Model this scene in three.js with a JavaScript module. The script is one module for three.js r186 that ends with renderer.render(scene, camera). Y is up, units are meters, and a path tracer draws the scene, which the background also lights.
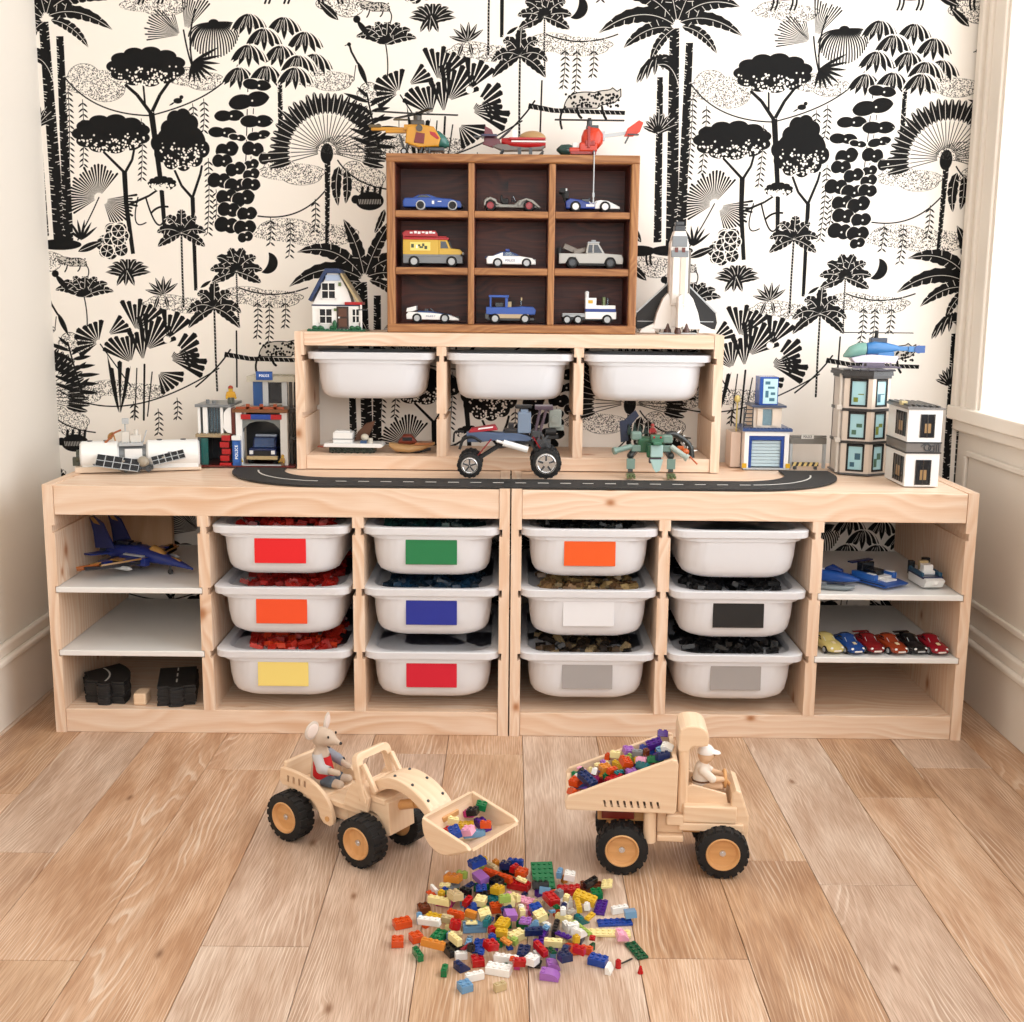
import * as THREE from 'three';
import { mergeGeometries, mergeVertices, toCreasedNormals } from 'three/addons/utils/BufferGeometryUtils.js';
import { RoundedBoxGeometry } from 'three/addons/geometries/RoundedBoxGeometry.js';
import { RectAreaLightUniformsLib } from 'three/addons/lights/RectAreaLightUniformsLib.js';
import { MarchingCubes } from 'three/addons/objects/MarchingCubes.js';
import { createNoise2D } from 'simplex-noise';

// ---------- camera, sky, window and fill light, exposure ----------
const scene = new THREE.Scene();
const camera = new THREE.PerspectiveCamera(45.86, 1024 / 1022, 0.05, 60);
camera.rotation.order = 'YXZ';
camera.position.set(-0.0032, 0.9042, 2.3862);
camera.rotation.set(-0.1778, -0.002, 0.01);
const renderer = new THREE.WebGLRenderer({ antialias: true });
renderer.toneMapping = THREE.LinearToneMapping;
renderer.toneMappingExposure = 0.86;
renderer.shadowMap.enabled = true;
scene.background = new THREE.Color(1.5, 1.56, 1.65);           // bright overcast sky outside the windows
RectAreaLightUniformsLib.init();
const XL = -1.07, XR = 1.056, ZB = -0.455, ZF = 3.3, YC = 2.45;  // room shell
function windowAndFillLight(w, h, x, y, z, tx, ty, tz, power, color) {
  const l = new THREE.RectAreaLight(color, power, w, h);
  l.position.set(x, y, z); l.lookAt(tx, ty, tz); l.name = 'window_and_fill_light'; scene.add(l);
}
// daylight through the big window in the right wall and fill from a window added behind the camera
windowAndFillLight(1.94, 1.475, XR + 0.09, 1.3925, 0.68, XR - 1, 1.3925, 0.68, 3.5, new THREE.Color(0.98, 0.99, 1.0));
windowAndFillLight(1.5, 1.3, 0.2, 1.5, ZF - 0.01, 0.2, 1.5, ZF - 1.02, 3.4, new THREE.Color(0.98, 0.99, 1.0));  // added fill for the front faces, out of view

// ---------- helpers ----------
let seed = 12345;
const rnd = () => { seed = (seed + 0x6d2b79f5) | 0; let t = Math.imul(seed ^ (seed >>> 15), 1 | seed); t = (t + Math.imul(t ^ (t >>> 7), 61 | t)) ^ t; return ((t ^ (t >>> 14)) >>> 0) / 4294967296; };
const rr = (a, b) => a + (b - a) * rnd();
const pick = (a) => a[Math.floor(rnd() * a.length)];
const PI = Math.PI, R = (d) => d * PI / 180;
const noise2 = createNoise2D(rnd);
const clean = (g) => {
  if (g.index) g = g.toNonIndexed();
  for (const k of Object.keys(g.attributes)) if (!['position', 'normal', 'uv'].includes(k)) g.deleteAttribute(k);
  if (!g.attributes.uv) g.setAttribute('uv', new THREE.BufferAttribute(new Float32Array(g.attributes.position.count * 2), 2));
  if (!g.attributes.normal) g.computeVertexNormals();
  return g;
};
const mv = (g, x = 0, y = 0, z = 0, rx = 0, ry = 0, rz = 0) => {
  if (rx || ry || rz) g.applyMatrix4(new THREE.Matrix4().makeRotationFromEuler(new THREE.Euler(rx, ry, rz)));
  return g.translate(x, y, z);
};
// box between limits; box by centre; rounded box; cylinder
const bx = (x0, x1, y0, y1, z0, z1) => new THREE.BoxGeometry(x1 - x0, y1 - y0, z1 - z0).translate((x0 + x1) / 2, (y0 + y1) / 2, (z0 + z1) / 2);
const cb = (x, y, z, w, h, d, rx, ry, rz) => mv(new THREE.BoxGeometry(w, h, d), x, y, z, rx, ry, rz);
const rb = (x, y, z, w, h, d, r = 0.003, rx, ry, rz) => mv(new RoundedBoxGeometry(w, h, d, 2, Math.min(r, w / 2.01, h / 2.01, d / 2.01)), x, y, z, rx, ry, rz);
const rbx = (x0, x1, y0, y1, z0, z1, r = 0.002) => rb((x0 + x1) / 2, (y0 + y1) / 2, (z0 + z1) / 2, x1 - x0, y1 - y0, z1 - z0, r);
const cyl = (x, y, z, r, h, axis = 'y', n = 20, r2 = r) => mv(new THREE.CylinderGeometry(r2, r, h, n), x, y, z, axis === 'z' ? PI / 2 : 0, 0, axis === 'x' ? -PI / 2 : 0);
const sph = (x, y, z, rx, ry = rx, rz = rx, n = 16) => new THREE.SphereGeometry(1, n, Math.max(8, n * 0.7 | 0)).scale(rx, ry, rz).translate(x, y, z);
const tor = (x, y, z, r, t, axis = 'z', n = 24) => mv(new THREE.TorusGeometry(r, t, 8, n), x, y, z, axis === 'y' ? PI / 2 : 0, axis === 'x' ? PI / 2 : 0, 0);
const bar = (a, b, r, n = 8, r2 = r) => {      // round rod from a to b
  const A = new THREE.Vector3(...a), D = new THREE.Vector3(...b).sub(A), L = D.length();
  const g = new THREE.CylinderGeometry(r2, r, L, n).translate(0, L / 2, 0);
  return g.applyQuaternion(new THREE.Quaternion().setFromUnitVectors(new THREE.Vector3(0, 1, 0), D.normalize())).translate(...a);
};
const beam = (a, b, w, t) => {                 // flat bar of width w, thickness t from a to b
  const A = new THREE.Vector3(...a), D = new THREE.Vector3(...b).sub(A), L = D.length();
  const g = new THREE.BoxGeometry(w, L, t).translate(0, L / 2, 0);
  return g.applyQuaternion(new THREE.Quaternion().setFromUnitVectors(new THREE.Vector3(0, 1, 0), D.normalize())).translate(...a);
};
const tube = (pts, r, n = 24, m = 8, closed = false) => new THREE.TubeGeometry(new THREE.CatmullRomCurve3(pts.map((p) => new THREE.Vector3(...p)), closed), n, r, m, closed);
const shapeOf = (pts) => { const s = new THREE.Shape(); pts.forEach(([x, y], i) => i ? s.lineTo(x, y) : s.moveTo(x, y)); s.closePath(); return s; };
// smooth closed outline through points
const smoothShape = (pts, n = 40) => shapeOf(new THREE.SplineCurve([...pts, pts[0]].map((p) => new THREE.Vector2(...p))).getPoints(n).slice(0, -1).map((p) => [p.x, p.y]));
// side outline in x, y given thickness d centred on z
const ext = (shape, d, bevel = 0.0015, z = 0, holes = []) => {
  const s = Array.isArray(shape) ? shapeOf(shape) : shape;
  for (const h of holes) s.holes.push(new THREE.Path(h.map((p) => new THREE.Vector2(...p))));
  const g = new THREE.ExtrudeGeometry(s, { depth: d - 2 * bevel, bevelEnabled: bevel > 0, bevelThickness: bevel, bevelSize: bevel, bevelOffset: -bevel, bevelSegments: 2, curveSegments: 10 });
  return g.translate(0, 0, z - d / 2 + bevel);
};
// loft along x: sections [x, centreY, halfHeight, halfWidth, exponent]
function loft(secs, n = 20, z0 = 0) {
  const pos = [], idx = [], m = secs.length;
  for (const [x, y, hh, hw, e = 2.4] of secs) for (let i = 0; i < n; i++) {
    const a = i / n * 2 * PI, c = Math.cos(a), s = Math.sin(a);
    pos.push(x, y + hh * Math.sign(s) * Math.abs(s) ** (2 / e), z0 + hw * Math.sign(c) * Math.abs(c) ** (2 / e));
  }
  for (let k = 0; k < m - 1; k++) for (let i = 0; i < n; i++) {
    const a = k * n + i, b = k * n + (i + 1) % n, c = a + n, d = b + n;
    idx.push(a, c, b, b, c, d);
  }
  for (const [k, flip] of [[0, 0], [m - 1, 1]]) {
    const o = pos.length / 3; pos.push(secs[k][0], secs[k][1], z0);
    for (let i = 0; i < n; i++) { const a = k * n + i, b = k * n + (i + 1) % n; flip ? idx.push(a, o, b) : idx.push(a, b, o); }
  }
  const g = new THREE.BufferGeometry();
  g.setAttribute('position', new THREE.Float32BufferAttribute(pos, 3)); g.setIndex(idx);
  return toCreasedNormals(g, R(50));
}
function woodUV(g, ox, oy) {
  const p = g.attributes.position, nn = g.attributes.normal, uv = g.attributes.uv;
  g.computeBoundingBox(); const s = g.boundingBox.getSize(new THREE.Vector3()).toArray(), gr = g.userData.grain ?? s.indexOf(Math.max(...s));
  for (let i = 0; i < p.count; i++) {
    const P = [p.getX(i), p.getY(i), p.getZ(i)], N = [nn.getX(i), nn.getY(i), nn.getZ(i)].map(Math.abs), k = N.indexOf(Math.max(...N));
    const u = k === gr ? (gr + 1) % 3 : gr, v = 3 - k - u;
    uv.setXY(i, P[u] * (k === gr ? 0.25 : 1) + ox, P[v] + oy);
  }
}
const merged = (geos, wood) => {
  const ox = rnd() * 7, oy = rnd() * 7;
  const list = (Array.isArray(geos) ? geos : [geos]).map((g0) => { const g = clean(g0); g.userData = g0.userData; if (wood && !g0.userData.keepUV) woodUV(g, ox, oy); g.userData = {}; return g; });
  return list.length > 1 ? mergeGeometries(list) : list[0];
};
const taken = {};
const numbered = (n) => { const k = taken[n] = (taken[n] ?? -1) + 1; return k ? n + '_' + String(k).padStart(3, '0') : n; };
function part(name, geos, mat, parent, label) {
  if (parent.mm) { geos = (Array.isArray(geos) ? geos : [geos]).map((g) => { const q = g.clone().scale(0.001, 0.001, 0.001); q.userData = g.userData; return q; }); }   // toys are written in millimetres
  const m = new THREE.Mesh(merged(geos, mat.userData.wood), mat);
  m.name = name; m.mm = parent.mm; m.castShadow = m.receiveShadow = true; parent.add(m);
  if (label) m.userData.label = label;
  return m;
}
const each = (name, geos, mat, parent) => geos.map((g) => part(name, g, mat, parent));
function thing(name, label, category, group, [x, y, z] = [0, 0, 0], turn = 0) {
  const o = new THREE.Group(); o.name = numbered(name); o.position.set(x, y, z); o.rotation.y = turn;
  o.userData = { label, category }; if (group) o.userData.group = group;
  scene.add(o); return o;
}
const toy = (...a) => { const o = thing(...a); o.mm = true; return o; };
function single(name, label, category, geos, mat, group) {
  const m = part(numbered(name), geos, mat, scene); m.userData = { label, category }; if (group) m.userData.group = group; return m;
}
function struct(name, geos, mat, label, category = 'room') {
  const m = part(name, geos, mat, scene); m.userData = { kind: 'structure', label, category }; return m;
}
// ---------- materials ----------
const std = (color, roughness = 0.6, metalness = 0, o = {}) => new THREE.MeshPhysicalMaterial({ color, roughness, metalness, ...o });
const cache = {};
const pl = (color, rough = 0.28) => cache[color + rough] ??= (() => { const m = std(color, rough), c = m.color; if (Math.min(c.r, c.g, c.b) < 0.35) c.multiplyScalar(0.72); return m; })();     // shiny toy plastic
const dataTex = (w, h, f, srgb = true) => {
  const d = new Uint8Array(w * h * 4);
  for (let y = 0; y < h; y++) for (let x = 0; x < w; x++) { const c = f(x, y), i = (y * w + x) * 4; d[i] = c[0]; d[i + 1] = c[1]; d[i + 2] = c[2]; d[i + 3] = 255; }
  const t = new THREE.DataTexture(d, w, h); t.magFilter = THREE.LinearFilter; t.minFilter = THREE.LinearMipmapLinearFilter; t.generateMipmaps = true;
  t.wrapS = t.wrapT = THREE.RepeatWrapping; if (srgb) t.colorSpace = THREE.SRGBColorSpace; t.needsUpdate = true; return t;
};
const mix = (a, b, t) => a.map((v, i) => v + (b[i] - v) * t);
const sst = (a, b, x) => { const t = Math.min(1, Math.max(0, (x - a) / (b - a))); return t * t * (3 - 2 * t); };
// long-grained board wood; u runs along the grain, tile = [metres along, metres across]
function grainWood(lo, hi, tile, px, { rings = 60, warp = 0.02, knots = 0, fine = 0.35, rough = 0.5, knot = [120, 80, 50], seedAt = 0, amp = 0.35 } = {}) {
  const [w, h] = px, K = [];
  for (let i = 0; i < knots; i++) K.push([rnd() * tile[0], rnd() * tile[1], rr(0.006, 0.011)]);
  const at = (x, y) => {
    let X = x / w * tile[0], Y = y / h * tile[1];
    // wrap-safe noise: blend the two ends
    const bx = sst(0.9, 1, x / w), by = sst(0.9, 1, y / h);
    const N = (fx, fy, o) => { const n = (a, b) => noise2(a * fx + o + seedAt, b * fy + o * 3.1); const r0 = n(X, Y) * (1 - bx) + n(X - tile[0], Y) * bx; const r1 = n(X, Y - tile[1]) * (1 - bx) + n(X - tile[0], Y - tile[1]) * bx; return r0 * (1 - by) + r1 * by; };
    let kn = 0, off = 0;
    for (const [kx, ky, r] of K) { const dx = (X - kx) / (r * 3.2), dy = (Y - ky) / r; const d = dx * dx * 2.2 + dy * dy; off += 0.012 * Math.exp(-d * 0.35) * Math.sign(dy || 1); kn = Math.max(kn, Math.exp(-(((X - kx) / r) ** 2 * 0.5 + ((Y - ky) / r) ** 2) * 1.1)); }
    const ring = (Y + off + warp * N(1.6, 5, 0) + warp * 0.3 * N(5, 14, 9)) * rings;
    const f = ring - Math.floor(ring), band = f < 0.7 ? f / 0.7 : (1 - f) / 0.3;
    const t = 0.5 + amp * (band - 0.5) * (1 + 0.6 * N(1, 9, 40)) + fine * 0.5 * N(9, 420, 20) + 0.16 * N(1.3, 6, 60);
    return mix(mix(hi, lo, Math.min(1, Math.max(0, t))), knot, Math.min(0.85, kn * 0.9));
  };
  const t = dataTex(w, h, at); t.repeat.set(1 / tile[0], 1 / tile[1]);
  const m = std(0xffffff, rough, 0, { map: t }); m.userData.wood = true; return m;
}
const M = {
  pine: grainWood([226, 186, 152], [247, 226, 206], [1.0, 0.5], [768, 512], { rings: 52, warp: 0.034, knots: 7, fine: 0.26, amp: 0.55, rough: 0.48, knot: [170, 108, 68] }),
  pineLow: grainWood([214, 170, 126], [236, 200, 162], [1.0, 0.5], [768, 512], { rings: 36, warp: 0.035, knots: 4, fine: 0.2, rough: 0.5, knot: [168, 110, 70], seedAt: 50 }),
  crateEdge: grainWood([122, 74, 38], [190, 138, 88], [0.6, 0.3], [512, 320], { rings: 70, warp: 0.03, knots: 2, fine: 0.5, rough: 0.5, knot: [86, 48, 24], seedAt: 90 }),
  crateInShade: grainWood([46, 18, 12], [128, 54, 30], [0.6, 0.3], [512, 320], { rings: 46, warp: 0.05, knots: 3, fine: 0.5, rough: 0.45, knot: [34, 14, 10], seedAt: 130 }),  // dark red stain, deepened to carry the shadow inside the cells
  maple: grainWood([229, 193, 156], [244, 218, 188], [0.4, 0.2], [384, 256], { rings: 70, warp: 0.02, knots: 0, fine: 0.25, rough: 0.42, seedAt: 170 }),
  wallPaint: std(0xf2ece2, 0.85), trimPaint: std(0xefe6da, 0.5), ceiling: std(0xf6f4f0, 0.9),
  shelfWhite: std(0xf0efec, 0.4), bin: std(0xf0f1f5, 0.38, 0, { transmission: 0.12, thickness: 0 }),
  black: std(0x161617, 0.55), rubber: std(0x121213, 0.72), grey: pl(0x8d9194), darkGrey: pl(0x4b4f53), lightGrey: pl(0xb9bdbf), white: pl(0xf2f2f0), chrome: std(0xd0d2d4, 0.22, 1),
  glass: std(0xcfe6f2, 0.08, 0, { transmission: 0.85, thickness: 0 }), smoke: std(0x1a1f26, 0.12), red: pl(0xc8141c), blue: pl(0x1c4fb0), navy: pl(0x18285a), yellow: pl(0xf3c22c), green: pl(0x1f7f45), tan: pl(0xd9bf8c), orange: pl(0xee5a1c), brown: pl(0x6b3a20),
};
// flat print on a thin plate: text or drawing on a canvas
function printMat(w, h, draw, rough = 0.4) {
  const c = document.createElement('canvas'); c.width = w; c.height = h; const g = c.getContext('2d'); draw(g, w, h);
  const t = new THREE.CanvasTexture(c); t.colorSpace = THREE.SRGBColorSpace; t.magFilter = THREE.LinearFilter; return std(0xffffff, rough, 0, { map: t });
}
const textMat = (text, bg, fg, w = 128, h = 32, size = 0.8) => cache['t' + text + bg + fg + w] ??= printMat(w, h, (g) => {
  g.fillStyle = bg; g.fillRect(0, 0, w, h); g.fillStyle = fg; g.font = 'bold ' + Math.round(h * size) + 'px sans-serif'; g.textAlign = 'center'; g.textBaseline = 'middle'; g.fillText(text, w / 2, h / 2 + h * 0.04, w * 0.94);
});
// ---------- wallpaper print: jungle drawing in half-drop repeat ----------
const PW = 1.406, PH = 1.126, X0 = -1.406, Y0 = 0;        // repeat size and a corner of one repeat on the wall, metres
function wallpaperTexture() {
  const W = 2048, H = 1640, S = W / PW, c = document.createElement('canvas'); c.width = W; c.height = H;
  const g = c.getContext('2d'), INK = '#191919', PAPER = '#f4eee5';
  g.fillStyle = PAPER; g.fillRect(0, 0, W, H); g.lineCap = 'round'; g.lineJoin = 'round';
  const line = (pts, w, col = INK) => { g.strokeStyle = col; g.lineWidth = w; g.beginPath(); pts.forEach((p, i) => i ? g.lineTo(...p) : g.moveTo(...p)); g.stroke(); };
  const quad = (a, b, d, w, col = INK) => { g.strokeStyle = col; g.lineWidth = w; g.beginPath(); g.moveTo(...a); g.quadraticCurveTo(...b, ...d); g.stroke(); };
  const qp = (a, b, d, t) => [(1 - t) ** 2 * a[0] + 2 * t * (1 - t) * b[0] + t * t * d[0], (1 - t) ** 2 * a[1] + 2 * t * (1 - t) * b[1] + t * t * d[1]];
  const qd = (a, b, d, t) => Math.atan2((1 - t) * (b[1] - a[1]) + t * (d[1] - b[1]), (1 - t) * (b[0] - a[0]) + t * (d[0] - b[0]));
  const disc = (x, y, r, col = INK, ry = r) => { g.fillStyle = col; g.beginPath(); g.ellipse(x, y, r, ry, 0, 0, 7); g.fill(); };
  const leaf = (x, y, a, L, w, col = INK, rib = false) => {      // pointed oval from x, y in direction a
    g.save(); g.translate(x, y); g.rotate(a); g.fillStyle = col; g.beginPath(); g.moveTo(0, 0); g.quadraticCurveTo(L * 0.4, -w, L, 0); g.quadraticCurveTo(L * 0.4, w, 0, 0); g.fill();
    if (rib) line([[L * 0.08, 0], [L * 0.9, 0]], 1.4, PAPER);
    g.restore();
  };
  const wedge = (x, y, a, r0, r1, da, col = INK) => { g.fillStyle = col; g.beginPath(); g.moveTo(x + r0 * Math.cos(a - da * 0.4), y + r0 * Math.sin(a - da * 0.4)); g.lineTo(x + r1 * Math.cos(a - da), y + r1 * Math.sin(a - da)); g.lineTo(x + r1 * 1.03 * Math.cos(a), y + r1 * 1.03 * Math.sin(a)); g.lineTo(x + r1 * Math.cos(a + da), y + r1 * Math.sin(a + da)); g.lineTo(x + r0 * Math.cos(a + da * 0.4), y + r0 * Math.sin(a + da * 0.4)); g.fill(); };
  // feathery frond along a bent rib
  const frond = (a, b, d, w, n = 16, solid = true) => {
    for (const s of [-1, 1]) { if (solid) {
      g.fillStyle = INK; g.beginPath(); g.moveTo(...a);
      for (let i = 1; i <= n; i++) { const t = i / n, p = qp(a, b, d, t), q = qd(a, b, d, t) + s * 1.25, L = w * Math.sin(Math.min(1, t * 1.15 + 0.08) * PI) ** 0.6 * (1 - t * 0.25); const k = i % 2 ? 1 : 0.86; g.lineTo(p[0] + L * k * Math.cos(q), p[1] + L * k * Math.sin(q)); }
      for (let i = n; i >= 0; i--) g.lineTo(...qp(a, b, d, i / n)); g.fill();
    } else for (let i = 2; i <= n; i++) { const t = i / n, p = qp(a, b, d, t), q = qd(a, b, d, t) + s * 0.95; leaf(p[0], p[1], q, w * (1.25 - t * 0.55), w * 0.2); } }
    if (solid) if (w > 12) for (let i = 2; i < n; i += 2) for (const s of [-1, 1]) { const t = i / n, p = qp(a, b, d, t), q = qd(a, b, d, t) + s * 1.2; if (rnd() < 0.7) line([[p[0] + w * 0.25 * Math.cos(q), p[1] + w * 0.25 * Math.sin(q)], [p[0] + w * Math.cos(q), p[1] + w * Math.sin(q)]], 1.5, PAPER); }
    quad(a, b, d, 1.4, solid ? PAPER : INK);
  };
  const trunk = (a, d, w0, w1, hatch = 6) => {
    const dx = d[0] - a[0], dy = d[1] - a[1], L = Math.hypot(dx, dy), nx = -dy / L, ny = dx / L;
    g.fillStyle = INK; g.beginPath(); g.moveTo(a[0] + nx * w0 / 2, a[1] + ny * w0 / 2); g.lineTo(d[0] + nx * w1 / 2, d[1] + ny * w1 / 2); g.lineTo(d[0] - nx * w1 / 2, d[1] - ny * w1 / 2); g.lineTo(a[0] - nx * w0 / 2, a[1] - ny * w0 / 2); g.fill();
    for (let s = 4; hatch && s < L; s += hatch * (0.7 + rnd() * 0.6)) { const t = s / L, w = (w0 + (w1 - w0) * t) / 2, side = rnd() < 0.5 ? 1 : -1, x = a[0] + dx * t, y = a[1] + dy * t, k = 0.05 + rnd() * 0.5; line([[x + nx * w * side, y + ny * w * side], [x + nx * w * side * (1 - 1.4 * k), y + ny * w * side * (1 - 1.4 * k) + 2]], 1.8, PAPER); }
  };
  const canopy = (x, y, hw, hh, tall) => {
    const n = 11; g.fillStyle = INK; g.beginPath(); g.ellipse(x, y, hw * 0.86, hh * 0.72, 0, 0, 7); g.fill();
    for (let i = 0; i < n; i++) { const a = i / n * 2 * PI + 0.3, sy = tall && Math.sin(a) < 0 ? 0.9 : 0.66, sx = tall && Math.sin(a) < -0.2 ? 0.5 : 0.76; disc(x + hw * sx * Math.cos(a), y + hh * sy * Math.sin(a), hw * 0.27, INK, hh * 0.3); }
    for (let i = 0; i < 170; i++) { const a = rnd() * 2 * PI, r = Math.sqrt(rnd()); const px = x + hw * 0.93 * r * Math.cos(a), py = y + hh * (-0.1 + 1.0 * r * Math.abs(Math.sin(a))); if (py > y + hh * (-0.05 + 0.6 * rnd())) disc(px, py, 1.6 + rnd() * 1.6, PAPER); }
  };
  const branch = (pts, w) => { for (let i = 0; i < pts.length - 1; i++) trunk(pts[i], pts[i + 1], w * (1 - i * 0.12), w * (1 - i * 0.12 - 0.1), 0); };
  const palm = (x, y, L, base, droop, n = 7, tw = 5) => {
    line([[x, y], [x + (base[0] - x) * 0.4, y + (base[1] - y) * 0.5], base], tw);
    for (let i = 0; i < 24; i++) { const t = i / 24; line([[x + (base[0] - x) * t - tw / 2, y + (base[1] - y) * t], [x + (base[0] - x) * t + tw / 3, y + (base[1] - y) * t + 2]], 1, PAPER); }
    for (let i = 0; i < n; i++) { const a = -PI / 2 + (i - (n - 1) / 2) * (2 * 1.95 / (n - 1)), ex = x + L * Math.cos(a), ey = y + L * Math.sin(a) * 0.8 + droop * L * Math.abs(Math.cos(a)) ; frond([x, y], [x + L * 0.62 * Math.cos(a), y + L * 0.75 * Math.sin(a) - L * 0.12], [ex, ey], L * 0.2, 12); }
  };
  const vine = (x, y0, y1, s = 1) => {                              // hanging leafy strand
    quad([x, y0], [x + 5 * s, (y0 + y1) / 2], [x - 2, y1], 1.6);
    for (let y = y0 + 8, k = 0; y < y1; y += 14, k++) for (const e of [-1, 1]) leaf(x + 3 * s * Math.sin((y - y0) / (y1 - y0) * PI), y, PI / 2 - e * 0.85, 16, 4.2);
  };
  const cloud = (x0, x1, y0, y1) => {
    const cx = (x0 + x1) / 2, cy = (y0 + y1) / 2, a = (x1 - x0) / 2, b = (y1 - y0) / 2, lob = [[0, 0, 1, 0.62], [-0.35, -0.25, 0.5, 0.7], [0.3, 0.3, 0.6, 0.65]];
    g.strokeStyle = '#5a5753'; g.lineWidth = 1.3;
    const inside = (x, y) => lob.some(([ox, oy, sx, sy]) => ((x - cx - ox * a) / (sx * a)) ** 2 + ((y - cy - oy * b) / (sy * b)) ** 2 < 1);
    for (let i = 0; i < a * b * 0.34; i++) { const x = x0 + rnd() * 2 * a, y = y0 + rnd() * 2 * b; if (inside(x, y)) disc(x, y, 0.7 + rnd() * 0.7, '#3c3a38'); }
    for (const [ox, oy, sx, sy] of lob) for (let t = 0; t < 6.28; t += 0.06) { const p = [cx + ox * a + sx * a * Math.cos(t), cy + oy * b + sy * b * Math.sin(t)]; if (!inside(cx + (p[0] - cx) * 1.03, cy + (p[1] - cy) * 1.03)) disc(p[0], p[1], 0.9, '#4a4845'); }
  };
  const fan = (x, y, a0, spread, r0, r1, n, gap = 0.7) => { for (let i = 0; i < n; i++) { const a = a0 - spread / 2 + spread * (i + 0.5) / n; wedge(x, y, a, r0, r1 * (0.85 + rnd() * 0.25), spread / n * 0.5 * gap); } };
  const lines = (x, y, a0, spread, r0, r1, n, w) => { for (let i = 0; i <= n; i++) { const a = a0 - spread / 2 + spread * i / n; line([[x + r0 * Math.cos(a), y + r0 * Math.sin(a)], [x + r1 * Math.cos(a), y + r1 * Math.sin(a)]], w); } };
  const cat = (x, y, s, face) => {                                   // spotted cat, in side view
    g.save(); g.translate(x, y); g.scale(s * face, s); g.fillStyle = '#c9c3ba'; g.strokeStyle = INK; g.lineWidth = 1.6; g.beginPath(); g.moveTo(-42, 8); g.bezierCurveTo(-40, -22, -10, -20, 8, -18); g.bezierCurveTo(26, -24, 34, -20, 38, -26); g.lineTo(46, -20); g.lineTo(52, -24); g.lineTo(53, -12); g.lineTo(44, -2); g.bezierCurveTo(30, 2, 22, 0, 14, 8); g.closePath(); g.fill(); g.stroke();
    for (let i = 0; i < 90; i++) { const px = -40 + rnd() * 90, py = -18 + rnd() * 24; if (py > -20 + Math.abs(px) * 0.1 && py < 7) disc(px, py, 1.3 + rnd() * 1.1); }
    quad([-40, 6], [-52, 20], [-44, 42], 3.4); quad([-20, 8], [-18, 20], [-12, 24], 4); quad([22, 6], [24, 18], [30, 26], 4); g.restore();
  };
  const art = () => {
    for (const q of [[165, 330, 160, 260], [430, 570, 170, 230], [660, 830, 400, 470], [862, 985, 405, 495], [640, 920, 552, 630], [550, 780, 730, 790], [360, 560, 752, 804], [310, 480, -8, 46], [140, 232, 852, 910], [740, 900, 170, 232], [40, 260, 985, 1050], [800, 925, -20, 50], [200, 430, 980, 1035]]) cloud(...q);
    // garlands with hanging strands
    for (const [a, b, d] of [[[160, 182], [230, 290], [385, 292]], [[385, 292], [560, 250], [610, 160]], [[660, 548], [770, 565], [835, 478]], [[862, 405], [905, 470], [1000, 480]], [[612, 735], [700, 770], [790, 735]], [[140, 1010], [300, 1120], [560, 950]]]) quad(a, b, d, 3.4);
    for (const v of [[178, 225, 440], [214, 252, 418], [362, 300, 458], [492, 262, 312], [520, 250, 332], [532, 400, 592], [552, 480, 560], [692, 552, 620], [742, 556, 652], [806, 505, 590], [660, 768, 870], [690, 770, 892], [732, 768, 842], [400, 1060, 1130], [335, 1040, 1085], [450, 1030, 1090]]) vine(...v);
    frond([866, 420], [850, 470], [872, 548], 16, 12); frond([884, 430], [894, 480], [880, 535], 14, 12); frond([985, 530], [975, 570], [952, 608], 10, 10);
    // acacia trees
    branch([[388, 285], [398, 360], [412, 470], [422, 606]], 15); branch([[388, 288], [352, 240], [322, 214]], 9); branch([[390, 282], [410, 240], [436, 204]], 9); branch([[372, 262], [368, 214]], 5);
    branch([[318, 432], [322, 520], [338, 646]], 13); branch([[318, 436], [284, 402], [262, 380]], 7); branch([[320, 436], [338, 404], [344, 374]], 7);
    branch([[492, 500], [496, 620], [500, 742]], 11); branch([[492, 502], [464, 470], [446, 430]], 7); branch([[492, 500], [512, 440], [516, 418]], 7); branch([[326, 520], [380, 496], [418, 470]], 6);
    canopy(376, 170, 98, 52); canopy(286, 338, 98, 52); canopy(462, 362, 74, 74, true); canopy(414, 464, 36, 20);
    // fan leaves and low plants
    fan(252, 500, -2.3, 2.9, 12, 80, 26, 0.62); fan(262, 506, 0.55, 1.5, 12, 84, 14, 0.62); quad([252, 500], [225, 560], [196, 610], 3); for (let i = 0; i < 6; i++) leaf(205, 610, -PI / 2 + (i - 2.5) * 0.35, 54, 7);
    for (let i = 0; i < 17; i++) { const a = rnd() * 6.28, r = 44 * Math.sqrt(rnd()); g.save(); g.translate(282 + r * Math.cos(a), 612 + r * 0.85 * Math.sin(a)); disc(0, 0, 19, PAPER); disc(0, 0, 16); for (let k = 0; k < 6; k++) line([[0, 0], [17 * Math.cos(k + a), 17 * Math.sin(k + a)]], 1.7, PAPER); g.restore(); }
    for (let i = 0; i < 9; i++) { const a = -PI / 2 + (i - 4) * 0.38; frond([325, 705], [325 + 40 * Math.cos(a), 690 + 42 * Math.sin(a)], [325 + 68 * Math.cos(a), 698 + 34 * Math.sin(a)], 9, 9); } for (const s of [-1, 0, 1]) frond([322, 690], [318 + s * 16, 712], [318 + s * 26, 738], 9, 8);
    for (let i = 0; i < 6; i++) { const a = -2.9 + i * 0.45; leaf(415, 752, a, 48, 11, INK, true); } leaf(404, 756, 1.9, 40, 10, INK, true); leaf(420, 756, 1.3, 34, 9, INK, true);
    // tall fan palm
    quad([470, 80], [478, 130], [490, 165], 4); quad([492, 165], [478, 90], [500, 30], 4);
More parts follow.
